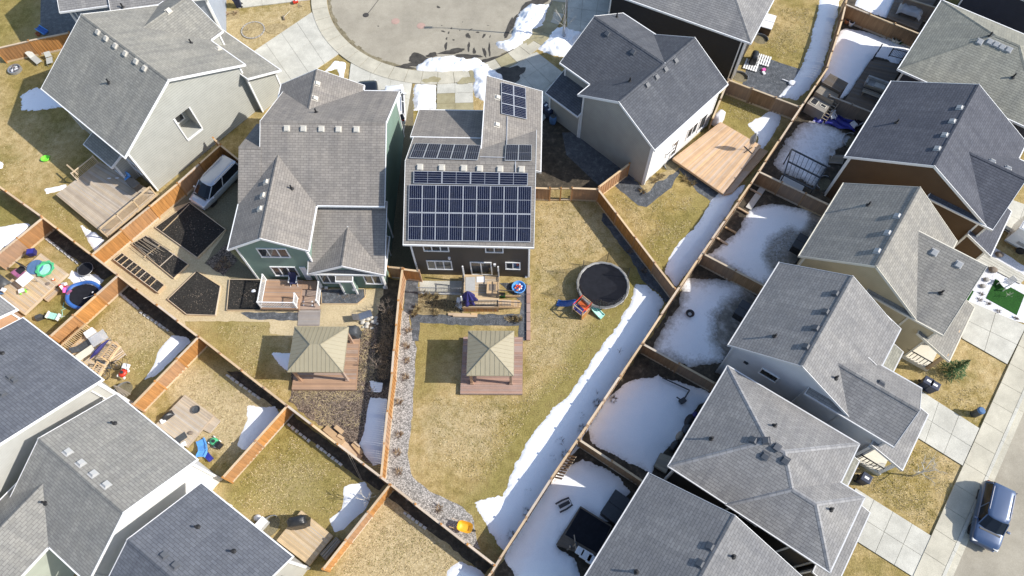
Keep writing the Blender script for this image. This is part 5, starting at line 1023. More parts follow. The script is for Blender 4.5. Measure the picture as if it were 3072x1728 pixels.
bed('narrow soil bed topped with loose poles', B01((960, 445), (1062, 385), (1370, 592), (1265, 695)), dividers=[(Q('01', 1165, 455), Q('01', 1050, 540)), (Q('01', 1272, 512), Q('01', 1160, 612))])
bed('long planter divided into nine small compartments', B01((835, 562), (895, 515), (1202, 748), (1152, 800)), h=.3, dividers=[(Q('01', 895+307*k, 515+233*k), Q('01', 835+317*k, 562+238*k)) for k in (.07, .17, .28, .38, .48, .58, .7, .82)])
bed('five sided black soil garden bed', B01((1430, 642), (1602, 750), (1565, 962), (1358, 955), (1220, 845)))
bed('soil bed against the white railed deck', B01((1668, 702), (1895, 704), (1892, 925), (1648, 925)))
bed('timber framed fabric bed below the fireplace bump out', TP('11', (640, 770), (950, 768), (955, 828), (900, 875), (640, 875)), 'fabric', .1)
rn = random.Random(3)
for i in range(14):
    u = rn.random(); a = Q('01', 945+110*u+rn.uniform(-15, 15), 445-70*u); L = rn.uniform(1.6, 2.6); an = rad(-36+rn.uniform(-5, 5)); a = a+Vector((rn.uniform(0, .5), -rn.uniform(0, .4), .2+.03*(i % 3)))
    tag(MB().tube([a, a+Vector((math.cos(an)*L, math.sin(an)*L, rn.uniform(-.01, .05)))], .022, 6).build('wooden_pole', 'old_wood'), 'loose weathered pole lying over the narrow soil bed', 'pole', 'poles lying over the narrow soil bed')
t = thing('timber_edging', 'long timber edging beside the landscape fabric and lawn', 'edging', zA(1862, 760))
for i in range(6): a, b = zA(1862, 760+133*i+3), zA(1862, 760+133*(i+1)-3); o = zA(1862, 760); MB().bar(a-o+Vector((0, 0, .08)), b-o+Vector((0, 0, .08)), .3, .16).build('timber', 'rose_deck', t)
t = thing('lumber_pile', 'pile of rough planks under the raised deck skirt', 'lumber', zA(700, 1195)); o = zA(700, 1195)
for i, (a, b) in enumerate((((700, 1180), (1020, 1190)), ((770, 1200), (1120, 1208)), ((1030, 1180), (1120, 1186)))): MB().bar(zA(*a)-o+Vector((0, 0, .1)), zA(*b)-o+Vector((0, 0, .1)), .2, .12+.02*i).build('plank', 'lumber', t)
def lumber(label, specs, o):
    t = thing('lumber_pile', label, 'lumber', o)
    for a, b, w, h, z in specs: MB().bar(a-o+Vector((0, 0, z)), b-o+Vector((0, 0, z)), w, h).build('plank', 'lumber', t)
zP = zm(960, 1280, 4.096)
lumber('stacked planks lying along the back fence at the bark mulch', [(zP(60, 40), zP(500, 390), .5, .1, .05), (zP(70, 20), zP(290, 210), .45, .1, .16), (zP(200, 10), zP(290, 85), .3, .12, .3), (zP(410, 215), zP(520, 340), .3, .12, .2), (zP(430, 200), zP(500, 260), .12, .1, .3), (zP(230, 115), zP(300, 160), .2, .08, .25)], zP(60, 40))
# edging stones along the back fence beds
rn = random.Random(5)
for a, b, n in ((Q('01', 335, 400), Q('01', 570, 585), (9, 'in the yard with the green pool')), (Q('01', 870, 800), Q('01', 1010, 915), (6, 'in the yard with the red mower')), (Q('01', 1010, 930), Q('01', 1230, 1075), (8, 'in the yard with the red mower')), (Q('02', 1640, -10), Q('02', 1890, 170), (8, 'in the yard with the green mower')), (Q('12', 390, 345), Q('12', 560, 480), (6, 'in the yard with the black covered grill')), (Q('12', 600, 500), Q('12', 790, 650), (7, 'in the yard with the black covered grill')), (Q('12', 1230, 985), Q('12', 1400, 1110), (6, 'in the empty lawn yard'))):
    n, where = n
    for i in range(n):
        p = a.lerp(b, (i+.5)/n); L = (b-a).length/n*rn.uniform(.6, .95)
        tag(MB().box((p.x, p.y, .06), (L, .2*rn.uniform(.8, 1.2), .12), yaw(a, b)+rn.uniform(-.1, .1), tap=.85).build('edging_stone', 'concrete_edge', bev=.015), 'pale edging stone along the back fence '+where, 'edging stone', 'edging stones '+where)
# ---- vehicles
def paint(name, col, metal=.3): return plain(name, col, .28, .04, 1.5, metal, 0, .6)
paint('silver', (.46, .48, .52), .4); paint('car_blue', (.05, .085, .165), .2); paint('car_black', (.012, .014, .018), .3); paint('car_white', (.72, .73, .74), 0); plain('car_glass', (.010, .013, .020), .12, .3, 1, 0, 0, 0, .3); plain('lamp', (.7, .7, .68), .15); plain('tail', (.4, .02, .01), .2); plain('rail_chrome', (.6, .6, .62), .2, .05, 1, .9)
def car(label, cat, c, rz, L, W, H, mat, belt=1.0, hood=.92, xf0=.30, xf1=.12, xr0=-.485, xr1=-.44, name='parked_car', bed=False):
    t = thing(name, label, cat, (c[0], c[1], 0.0), rz); hl, hw = L/2, W/2
    st = [(-1, .66, .74), (-.985, .88, .86), (-.94, .96, .98), (-.8, 1.0, 1), (-.2, 1.0, 1), (.35, 1.0, 1), (.55, .985, 1), (.78, .95, .985), (.9, .9, .93), (.965, .8, .82), (1, .6, .68)]
    rows = []
    for x, w, hz in st:
        ztop = (belt if x < .45 else hood+(belt-hood)*max(0, (.62-x)/.17) if x < .62 else hood)*hz; w_ = hw*w; zb = .3 if abs(x) < .95 else .36
        half = [(w_*.9, zb), (w_*.985, zb+.14), (w_, zb+.32), (w_*.985, ztop*.9), (w_*.93, ztop*.985), (w_*.75, ztop*1.01), (w_*.3, ztop*1.03)]
        rows.append([Vector((x*hl, y, z)) for y, z in half]+[Vector((x*hl, -y, z)) for y, z in half[::-1]])
    m = MB(); n = len(rows[0]); vs = [p for r in rows for p in r]; fs = [(i*n+j, (i+1)*n+j, (i+1)*n+(j+1) % n, i*n+(j+1) % n) for i in range(len(rows)-1) for j in range(n)]+[tuple(range(n)), tuple((len(rows)-1)*n+j for j in range(n))[::-1]]
    m.poly(vs, fs); m.build('body', mat, t, smooth=True)
    wb, wt = hw*.93, hw*.76
    bot = [(xr0*L, -wb*.92), (xr0*L+.25, -wb), (xf0*L-.55, -wb), (xf0*L-.12, -wb*.86), (xf0*L, -wb*.4)]; bot = bot+[(x, -y) for x, y in bot[::-1]]
    top = [(xr1*L, -wt*.9), (xr1*L+.2, -wt), (xf1*L-.35, -wt), (xf1*L-.05, -wt*.9), (xf1*L+.04, -wt*.4)]; top = top+[(x, -y) for x, y in top[::-1]]
    g = MB(); k = len(bot); vs = [(x, y, belt-.03) for x, y in bot]+[(x, y, H-.05) for x, y in top]; g.poly(vs, [(i, (i+1) % k, k+(i+1) % k, k+i) for i in range(k)]+[tuple(range(k, 2*k))]); g.build('glasshouse', 'car_glass', t)
    r = MB(); rt = [(x*.985+.0, y*.93) for x, y in top]; vs = [(x, y, H-.055) for x, y in top]+[(x, y, H-.015) for x, y in rt]+[(x*.9-.0, y*.6, H+.012) for x, y in rt]
    r.poly(vs, [(i, (i+1) % k, k+(i+1) % k, k+i) for i in range(k)]+[(k+i, k+(i+1) % k, 2*k+(i+1) % k, 2*k+i) for i in range(k)]+[tuple(range(2*k, 3*k))]); r.build('roof', mat, t, smooth=True)
    for sy in (-1, 1):
        for (bx, tx, w) in ((xf0*L-.14, xf1*L-.06, .07), (xr0*L+.15, xr1*L+.13, .14), ((xf0+xr0)*L*.5+.35, (xf1+xr1)*L*.5+.3, .06)):
            MB().bar((bx, sy*wb*(.9 if bx > L*.15 else 1.0)+sy*.012, belt-.02), (tx, sy*wt*(.93 if bx > L*.15 else 1.0)+sy*.012, H-.06), .05, w).build('pillar', mat, t)
        MB().box((xf0*L-.45, sy*(hw+.1), belt+.03), (.14, .2, .13)).build('mirror', mat, t, bev=.02)
        MB().box((hl*.93, sy*hw*.66, hood*.78), (.2, .38, .13), rz=-sy*.25).build('headlight', 'lamp', t, bev=.02); MB().box((-hl*.965, sy*hw*.74, belt*.82), (.1, .2, .34)).build('tail_light', 'tail', t, bev=.02)
        MB().bar((xr1*L+.3, sy*wt*.92, H+.03), (xf1*L-.45, sy*wt*.92, H+.03), .035, .035).build('roof_rail', 'rail_chrome', t)
        for wx in (.33, -.3):
            o = MB().lathe([(.2, -.1), (.33, -.1), (.35, -.06), (.35, .06), (.33, .1), (.2, .1)], 22).build('wheel', 'tyre', t, smooth=False); o.location = (wx*L*.93, sy*(hw-.19), .35); o.rotation_euler = (math.pi/2, 0, 0)
            MB().lathe([(.0, -.07), (.22, -.08), (.22, .08), (.0, .07)], 14).build('rim', 'alloy', o)
            MB().lathe([(.395, -.105), (.395, .105), (.36, .105)], 22, (0, 0, 0)).build('wheel_arch', 'black', o)
    MB().box((hl*.985, 0, .55), (.06, W*.55, .2)).build('grille', 'black', t, bev=.02); MB().box((hl*.97, 0, .42), (.1, W*.8, .12)).build('bumper', mat, t, bev=.03); MB().box((-hl*.985, 0, .48), (.08, W*.84, .2)).build('bumper', mat, t, bev=.03)
    MB().box((xf0*L+.05, 0, belt+.0), (.12, W*.7, .02)).build('wiper_cowl', 'black', t)
    return t
zV = zm(560, 480, 9.055)
a, b = zV(360, 1130, .6), zV(1280, 180, .6)
c = (a+b)/2; car('silver minivan parked on the gravel pad by the cedar fence', 'minivan', c, yaw(b, a), 4.95, 1.92, 1.72, 'silver', 1.02, .93, .36, .17)
zU = zm(2780, 1380, 2.353)
a, b = zU(420, 560, .6), zU(520, 200, .9); c = (zU(430, 600, .4)+zU(480, 190, 1.0))/2
car('blue sport utility vehicle parked at the street kerb', 'car', c, yaw(b, a)+.0, 4.35, 1.86, 1.66, 'car_blue', 1.0, .95, .27, .11)
c = P(1105, 262, .8); t = car('black pickup truck in the driveway beside the green house', 'pickup', c-Vector((0, 2.0, 0)), rad(93), 5.6, 2.0, 1.85, 'car_black', 1.15, 1.1, .2, .06, -.1, -.07, 'parked_pickup')
c = P(1196, 300, .6); car('white hatchback beside the green house wall', 'car', c-Vector((.3, .5, 0)), rad(95), 4.4, 1.8, 1.5, 'car_white', .95, .88, .28, .1)
c = P(790, -22, .6); car('white car at the blue sided house', 'car', c+Vector((.3, 1.0, 0)), rad(190), 4.6, 1.85, 1.65, 'car_white')
c = Q('20', 850, -35, .6); car('dark car in the shaded driveway', 'car', c+Vector((0, 1.2, 0)), rad(100), 4.6, 1.85, 1.6, 'car_black')
# utility trailer
a, b = zR(740, 640), zR(1200, 900); f = Fr(a, b); t = thing('cargo_trailer', 'white enclosed cargo trailer parked beside the concrete walk', 'trailer', f.o, f.rz)
MB().box((2.5, 1.05, 1.35), (4.6, 2.0, 1.9)).build('box_body', 'car_white', t, bev=.05); MB().box((2.5, 1.05, 2.33), (4.5, 1.9, .06), tap=.96).build('roof', 'white', t, bev=.02)
MB().bar((.2, .03, .45), (4.8, .03, .45), .04, .12).build('trim_rail', 'grey_metal', t); MB().box((1.6, .03, .95), (1.3, .05, .3)).build('fender', 'grey_metal', t, bev=.02); MB().tube([(.2, 1.05, .45), (-.9, 1.05, .45)], .06, 8).build('hitch', 'dark_metal', t)
for sy in (0, 2.1):
    o = MB().lathe([(.18, -.1), (.3, -.1), (.33, 0), (.3, .1), (.18, .1)], 20).build('wheel', 'tyre', t); o.location = (1.6, sy, .33); o.rotation_euler = (math.pi/2, 0, 0); MB().lathe([(0, -.06), (.19, -.07), (.19, .07), (0, .06)], 12).build('rim', 'white', o)
# ================================================================= SMALL THINGS
# ---- big round trampoline with sagging net
zT = zm(1640, 730, 5.796)
c = (zT(515, 720, .85)+zT(1440, 700, .85))/2; ct = (zT(960, 310, .85)+zT(960, 1145, .85))/2; c = Vector((c.x, ct.y, 0)); RT = (zT(1440, 700, .85)-zT(515, 720, .85)).length/2
t = thing('trampoline', 'large round black trampoline with a grey padded rim and sagging net', 'trampoline', c)
m = MB(); n = 48
for i in range(n):
    a0, a1 = 2*math.pi*i/n, 2*math.pi*(i+1)/n
    for r0, r1, z0, z1 in ((RT, RT-.05, .82, .9), (RT-.05, RT-.17, .9, .91), (RT-.17, RT-.21, .91, .86)):
        j0, j1 = .02*math.sin(i*2.3), .02*math.sin((i+1)*2.3)
        m.face([((r0+j0)*math.cos(a0), (r0+j0)*math.sin(a0), z0), ((r0+j1)*math.cos(a1), (r0+j1)*math.sin(a1), z0), ((r1+j1)*math.cos(a1), (r1+j1)*math.sin(a1), z1), ((r1+j0)*math.cos(a0), (r1+j0)*math.sin(a0), z1)])
m.build('pad', 'pad_grey', t)
MB().grid(lambda u, v: ((RT-.19)*u*math.cos(2*math.pi*v), (RT-.19)*u*math.sin(2*math.pi*v), .86-.06*(1-u*u)), 8, 48).build('jump_mat', 'mat_black', t, smooth=True)
MB().tube([((RT-.06)*math.cos(2*math.pi*i/32), (RT-.06)*math.sin(2*math.pi*i/32), .8) for i in range(32)], .03, 6, True).build('frame_ring', 'grey_metal', t)
for k in range(6):
    a = 2*math.pi*k/6+.3; p = Vector(((RT-.08)*math.cos(a), (RT-.08)*math.sin(a), 0)); q = Vector((RT*.99*math.cos(a), RT*.99*math.sin(a), 0))
    MB().tube([p+Vector((0, 0, .8)), p, p*.82, p*.82+Vector((0, 0, .8))], .025, 6).build('leg', 'grey_metal', t)
    MB().tube([q+Vector((0, 0, .3)), q+Vector((0, 0, 2.35))], .022, 6).build('net_pole', 'dark_metal', t)
def net(u, v):
    a = 2*math.pi*u+.3; s = abs((u*6) % 1-.5)*2; top = 1.35+1.0*s**1.6; r = RT*.985-.25*(1-s)*v; return (r*math.cos(a), r*math.sin(a), .9+(top-.9)*v)
MB().grid(net, 72, 6).build('safety_net', 'net', t)
# ---- wooden play set with two slides
zS = zT; p = zS(600, 1180, 0); t = thing('play_set', 'small wooden climbing frame with blue slide and pale slide', 'play set', p, rad(45))
for sx in (-.45, .45):
    for sy in (-.4, .4): MB().box((sx, sy, .6), (.07, .07, 1.2)).build('post', 'lumber', t)
for z in (.55, 1.17):
    for sy in (-.4, .4): MB().box((0, sy, z), (.97, .05, .08)).build('rail', 'lumber' if z < 1 else 'red', t)
    for sx in (-.45, .45): MB().box((sx, 0, z), (.05, .8, .08)).build('rail', 'lumber', t)
for k in range(6): MB().box((-.4+.16*k, -.44, .3), (.14, .025, .56)).build('side_board', 'cedar', t)
for k in range(6): MB().box((-.38+.152*k, 0, .58), (.14, .76, .03)).build('floor_board', 'royal' if k < 3 else 'orange', t)
def slide(mat, d, L, h0, w, off): 
    m = MB(); R_ = Matrix.Rotation(d, 3, 'Z')
    prof = [(0, h0), (.15, h0), (.5*L, h0*.42), (.85*L, .1), (L, .08)]
    for (x0, z0), (x1, z1) in zip(prof, prof[1:]):
        for y0, y1, dz in ((-w/2, w/2, 0), (-w/2-.04, -w/2, .1), (w/2, w/2+.04, .1)):
            m.poly([Vector(off)+R_ @ Vector(q) for q in ((x0, y0, z0+dz), (x1, y0, z1+dz), (x1, y1, z1+dz), (x0, y1, z0+dz), (x0, y0, z0-.04), (x1, y0, z1-.04), (x1, y1, z1-.04), (x0, y1, z0-.04))], [(0, 1, 2, 3), (7, 6, 5, 4), (0, 4, 5, 1), (3, 2, 6, 7), (0, 3, 7, 4), (1, 5, 6, 2)])
    return m.build('slide', mat, t)
t.scale = (1.15, 1.15, 1.15)
slide('blue', rad(112), 1.25, .95, .36, (-.2, .4, 0)); slide('mint', rad(-90), 1.25, .6, .36, (.62, -.1, 0)).rotation_euler = (0, 0, 0)
# ---- wheelbarrow
p = Q('12', 1675, 1100); t = thing('wheelbarrow', 'yellow wheelbarrow standing on the river rock', 'wheelbarrow', p, rad(-18))
def tray(u, v):
    a = 2*math.pi*v; r = [.0, .55, .62, .98, 1.0][round(u*4)]; z = [.42, .42, .44, .66, .67][round(u*4)]; x = math.copysign(abs(math.cos(a))**.6, math.cos(a))*.52*r; y = math.copysign(abs(math.sin(a))**.6, math.sin(a))*.36*r; return (x+.08*u, y, z)
MB().grid(tray, 4, 28).build('tray', 'yellow', t, smooth=True)
for sy in (-1, 1): MB().tube([(-.95, sy*.28, .6), (-.3, sy*.26, .4), (.6, sy*.05, .2)], .022, 7).build('handle', 'lumber', t); MB().tube([(-.3, sy*.26, .4), (-.35, sy*.28, 0)], .02, 6).build('leg', 'dark_metal', t)
o = MB().lathe([(.08, -.05), (.18, -.05), (.2, 0), (.18, .05), (.08, .05)], 18).build('wheel', 'tyre', t); o.location = (.62, 0, .2); o.rotation_euler = (math.pi/2, 0, 0)
# ---- covered grills
def grill(label, p, rz, mat='cover_grey', w=1.2, d=.6, h=1.15, z=0):
    t = thing('covered_grill', label, 'grill', (p[0], p[1], z), rz); rn = random.Random(len(label))
    def f(u, v):
        a = 2*math.pi*v; k = [1.08, 1.03, .98, .9, .7, .0][round(u*5)]; zz = [.03, .3, .75, .95, 1.08, 1.13][round(u*5)]*h/1.13; j = 1+.05*math.sin(a*7+u*9)+rn.uniform(-.03, .03)
        return (math.copysign(abs(math.cos(a))**.5, math.cos(a))*w/2*k*j, math.copysign(abs(math.sin(a))**.5, math.sin(a))*d/2*k*j, zz)
    MB().grid(f, 5, 36).build('cover', mat, t, smooth=True)
    for sx in (-1, 1):
        for sy in (-1, 1): MB().box((sx*w*.4, sy*d*.35, .06), (.06, .06, .12)).build('caster', 'tyre', t)
    return t
grill('grill under a pale grey cover on the new orange deck', Q('20', 1585, 850, .6), rad(45), 'white_plastic', 1.2, .7, 1.2, 0)
grill('grill under a black cover on the small tan deck', Q('12', 485, 1065, .4), rad(10), 'cover_black', 1.3, .75, 1.15, .4)
grill('grill under a rounded charcoal cover at the rectangular gazebo', P(1061, 1001, .3), rad(0), 'cover_grey', 1.0, .9, 1.1, .02)
grill('grill under a black cover beside the white pallets', zm(2100, 80, 8.05)(1270, 850), rad(70), 'cover_black', 1.1, .65, 1.1)
# ---- furniture helpers
def table(label, p, rz, L, W, h, mat, z=0, leg='grey_metal', cat='table', name='table'):
    t = thing(name, label, cat, (p[0], p[1], z), rz); MB().box((0, 0, h-.02), (L, W, .04)).build('table_top', mat, t, bev=.01)
    for sx in (-1, 1):
        for sy in (-1, 1): MB().box((sx*(L/2-.08), sy*(W/2-.08), (h-.04)/2), (.045, .045, h-.04)).build('leg', leg, t)
    return t
def chair(label, p, rz, mat, z=0, frame='grey_metal', s=1.0, group=None):
    t = thing('chair', label, 'chair', (p[0], p[1], z), rz, group); MB().box((0, 0, .42*s), (.5*s, .5*s, .05)).build('seat', mat, t, bev=.01); MB().box((-.27*s, 0, .7*s), (.05, .5*s, .55*s), ry=-.2).build('backrest', mat, t, bev=.01)
    for sx in (-1, 1):
        for sy in (-1, 1): MB().tube([(sx*.22*s, sy*.22*s, .42*s), (sx*.25*s, sy*.25*s, 0)], .018, 6).build('leg', frame, t)
    for sy in (-1, 1): MB().bar((-.25*s, sy*.27*s, .62*s), (.22*s, sy*.27*s, .6*s), .05, .03).build('armrest', frame, t)
    return t
def lounger(label, p, rz, mat='tan_patio', z=0, L=1.7, back=.6):
    t = thing('lounger', label, 'lounger', (p[0], p[1], z), rz); w = .55
    MB().box((.3, 0, .32), (L*.65, w, .03)).build('seat', mat, t); MB().box((-L*.28, 0, .52), (L*.4, w, .03), ry=.75).build('backrest', mat, t)
    for sy in (-1, 1): MB().tube([(-.3, sy*w/2, .3), (L*.5, sy*w/2, .3)], .02, 6).build('side_rail', 'grey_metal', t); MB().tube([(.6, sy*w/2, .3), (.7, sy*w/2, 0)], .018, 6).build('leg', 'grey_metal', t); MB().tube([(-.25, sy*w/2, .3), (-.35, sy*w/2, 0)], .018, 6).build('leg', 'grey_metal', t)
    return t
z0_ = zm(0, 0, 6.586)
lounger('reclined beige lawn lounger beside the bright cedar fence', z0_(720, 1200), rad(-42)); lounger('upright beige lawn chair half behind the grey roof', z0_(1010, 1200), rad(-70), L=1.2)
t = thing('fire_pit', 'round lawn fire pit with silver junk inside', 'fire pit', z0_(310, 1390)); MB().lathe([(.55, 0), (.62, .02), (.6, .25), (.5, .25), (.48, .05), (0, .05)], 24).build('bowl', 'grey_metal', t)
for i in range(9): a = i*.7; MB().box((.25*math.cos(a*1.7), .25*math.sin(a), .2+.03*(i % 3)), (.3, .1, .06), a).build('scrap', 'white_plastic' if i % 2 else 'alloy', t)
t = thing('paddle_boat_toy', 'blue plastic toy slide lying by the cedar fence', 'toy', z0_(860, 640), rad(-30)); MB().box((0, 0, .25), (1.0, .5, .08), ry=.3).build('bed', 'blue', t, bev=.02); MB().box((0, .27, .3), (1.0, .06, .2), ry=.3).build('side', 'sky_blue', t, bev=.02); MB().box((0, -.27, .3), (1.0, .06, .2), ry=.3).build('side', 'sky_blue', t, bev=.02)
tag(MB().lathe([(.16, 0), (.2, .3), (.18, .3), (.15, .03), (0, .03)], 14, z0_(770, 700)).build('bucket', 'terracotta'), 'orange bucket beside the blue toy slide', 'bucket')
t = thing('toy_scoop', 'lime green plastic toy lying on the shadowed lawn', 'toy', Q('00', 335, 1155), rad(20)); MB().lathe([(.25, 0), (.32, .2), (.29, .2), (.22, .03), (0, .03)], 16, sx=1.2).build('shell', 'lime', t, smooth=True); MB().box((.3, .15, .1), (.2, .1, .06)).build('grip', 'lime', t, bev=.02)
chair('blue folding chair in the shade of the weathered tan deck', zd(1040, 200), rad(-120), 'sky_blue', .6, 'white', .9)
for q, l in (((845, 175), 'left'), ((920, 172), 'right')):
    tag(MB().lathe([(.04, 0), (.06, .04), (.03, .08), (0, .08)], 10, (0, 0, 0), 3.0, 1.2).build('shoe', 'white_plastic'), 'pale shoe lying on the weathered tan deck', 'shoe', 'shoes on the weathered tan deck').location = zd(*q)
# dark storage box and black patio set in the shade against that house
t = thing('storage_box', 'black storage box at the lattice end of the deck', 'box', zd(1130, 290), rad(-40)); MB().box((0, 0, .9), (1.1, .6, .6)).build('box', 'black', t, bev=.03); MB().box((0, 0, 1.22), (1.14, .64, .06)).build('lid', 'dark_metal', t, bev=.02)
# ---- table, pool and toys on wide tan deck
D3 = .35
table('white square table on the wide tan deck', ZL(455, 715, 1.0), rad(-37+90), 1.05, .95, .72, 'white', D3)
t = thing('paddling_pool', 'green plastic paddling pool on the wide tan deck', 'paddling pool', ZL(840, 540)); n = 40; m = MB()
def pool(u, v): a = 2*math.pi*v; r = [.0, .55, .6, .78][round(u*3)]*(1 if u < .9 else 1+.07*math.cos(a*9)); return (r*math.cos(a)*.92, r*math.sin(a)*.92, [.03, .03, .22, .2][round(u*3)])
MB().grid(pool, 3, 72).build('shell', 'green_toy', t); MB().lathe([(.55, .035), (.0, .04)], 32).build('floor', 'mint', t)
tag(MB().lathe([(.66, .0), (.66, .05), (.62, .07), (0, .07)], 36, ZL(640, 495)).build('pool_lid', 'jean'), 'round slate blue disc beside the green pool', 'disc')
t = thing('plastic_seat', 'royal blue plastic bin at the corner of the wide deck', 'bin', ZL(612, 255), rad(10)); MB().box((0, 0, .25), (.55, .45, .45), tap=1.15).build('tub', 'royal', t, bev=.03); MB().box((0, 0, .49), (.5, .4, .03)).build('rim', 'tarp', t)
t = thing('toy_table', 'white and lime plastic toy table on the wide tan deck', 'toy table', ZL(430, 945), rad(25)); MB().box((0, 0, .3), (.45, .35, .05)).build('top', 'white_plastic', t, bev=.01)
for sx in (-1, 1): MB().box((sx*.2, 0, .15), (.05, .3, .3)).build('leg', 'lime', t)
t = thing('kick_ball', 'brown oval mat beside the red toy', 'mat', ZL(862, 795)); MB().lathe([(.2, 0), (.21, .02), (.1, .04), (0, .04)], 18, sx=1.0, sy=.75).build('pad', 'bark', t)
t = thing('toy_car', 'small red toy on the wide tan deck', 'toy', ZL(980, 725)); MB().box((0, 0, .06), (.25, .14, .08)).build('body', 'orange', t, bev=.02); MB().box((-.02, 0, .13), (.13, .11, .07)).build('cab', 'white_plastic', t, bev=.02)
t = thing('patio_mess', 'dark patio chair with purple blanket beside the white table', 'chair', ZL(440, 590), rad(-35)); MB().box((0, 0, .45), (.6, .6, .06)).build('seat', 'black', t, bev=.02); MB().box((.0, .32, .8), (.6, .06, .7), rx=.2).build('backrest', 'dark_metal', t); MB().grid(lambda u, v: (u*.9-.45, v*.7-.6, .5-.25*v*v+.05*math.sin(u*9)*math.sin(v*7)), 8, 8).build('blanket', 'magenta', t, smooth=True)
t = thing('covered_furniture', 'dark covered furniture at the roof corner by the wide deck', 'furniture', ZL(60, 800), rad(-35)); MB().grid(lambda u, v: (u*1.4-.7, v*.9-.45, .75-.6*abs(u-.5)**3*8*.5-.5*abs(v-.5)**3*8*.5+.05*math.sin(u*12)*math.sin(v*9)), 12, 10).build('cover', 'cover_grey', t, smooth=True); MB().grid(lambda u, v: (u*1.2-.3, v*.7-1.2, .35+.08*math.sin(u*8)*math.cos(v*9)-.3*abs(v-.5)), 10, 8).build('blanket', 'jean', t, smooth=True); MB().box((.9, -.3, .5), (.4, .3, .08), .3).build('cushion', 'white_plastic', t, bev=.03)
# ---- small trampolines
t = thing('fitness_trampoline', 'small round exercise trampoline leaning on the snow', 'trampoline', ZL(1580, 560, .1), rad(20)); MB().lathe([(.55, .28), (.55, .31), (.0, .29)], 30).build('jump_mat', 'mat_black', t); MB().tube([(.58*math.cos(2*math.pi*i/30), .58*math.sin(2*math.pi*i/30), .3) for i in range(30)], .035, 6, True).build('rim', 'cover_grey', t)
MB().tube([(.6*math.cos(2*math.pi*i/30), .6*math.sin(2*math.pi*i/30), .31) for i in range(30)], .015, 5, True).build('rim_cord', 'white', t)
for k in range(5): a = k*1.26; MB().tube([(.55*math.cos(a), .55*math.sin(a), .3), (.55*math.cos(a), .55*math.sin(a), 0)], .02, 6).build('leg', 'grey_metal', t)
p = ZL(1530, 1000, .5); t = thing('trampoline', 'collapsed blue rimmed trampoline pushed against the cedar fence', 'trampoline', (p.x, p.y, 0), rad(-15)); RR = 1.3
MB().grid(lambda u, v: (1.15*RR*u*.8*math.cos(2*math.pi*v), RR*u*.72*math.sin(2*math.pi*v), .5-.12*(1-u*u)), 6, 36).build('jump_mat', 'mat_black', t, smooth=True)
def pad(u, v): a = 2*math.pi*v; r = .8+.24*u; return (1.15*RR*r*math.cos(a), RR*r*math.sin(a)*.92, .55+.06*math.sin(a*5)+(.12*math.sin(math.pi*u)))
MB().grid(pad, 4, 48).build('pad', 'blue', t, smooth=True)
for k in range(4): a = k*1.57+.5; MB().tube([(RR*1.05*math.cos(a), RR*.9*math.sin(a), .5), (RR*1.05*math.cos(a), RR*.9*math.sin(a), 0)], .025, 6).build('leg', 'grey_metal', t)
MB().box((.35, -.05, .46), (.75, .03, .03), .6).build('loose_pole', 'white', t); MB().lathe([(.0, -.1), (.1, 0), (0, .1)], 10, (.55, .35, .55)).build('ball', 'white_plastic', t, smooth=True)
t = thing('toy_heap', 'heap of red and white plastic toys beside the wide deck', 'toys', ZL(1190, 880), rad(30))
for i, (x, y, mt) in enumerate(((0, 0, 'red'), (.2, -.2, 'magenta'), (-.2, .2, 'red'), (.1, .25, 'white_plastic'), (.25, -.7, 'magenta'), (.0, -.35, 'pink'), (-.1, -.1, 'white_plastic'))): MB().box((x, y, .15+.04*i), (.4, .25, .2), i*.8, .2*i, .1*i).build('toy_piece', mt, t, bev=.03)
for i, (a, b) in enumerate((((1400, 500), (1460, 700)), ((1420, 640), (1520, 810)), ((1440, 650), (1600, 750)))): tag(MB().tube([ZL(*a, .1), ZL(*b, .12)], .025, 6).build('loose_pole', 'white_plastic'), 'white pole lying on the dirty snow by the blue trampoline', 'pole', 'white poles on the dirty snow')
t = thing('garden_hose', 'pale green garden hose curling on the lawn by the cedar fence', 'hose', ZL(1150, 1150, 0)); o = ZL(1150, 1150, 0); MB().tube([ZL(*q, .03)-o for q in ((1160, 1130), (1140, 1220), (1200, 1230), (1120, 1270), (1130, 1330), (1120, 1400), (1060, 1420))], .025, 6).build('hose', 'mint', t)
t = thing('toy_cart', 'small teal and white cart by the white house corner', 'cart', ZL(1010, 1410, 0), rad(-15)); MB().box((0, 0, .25), (.9, .5, .2)).build('tray', 'mint', t, bev=.03)
for x, y in ((-.45, 0), (.45, 0)): MB().box((x, y, .35), (.05, .55, .3)).build('end_panel', 'white', t)
MB().tube([(.45, 0, .4), (1.0, .15, .5)], .02, 6).build('handle', 'white', t)
tag(MB().box((0, 0, .2), (.55, .4, .4), .4, tap=.8).build('planter_box', 'cover_grey', bev=.03), 'grey box beside the teal cart', 'box').location = ZL(735, 1420, 0)
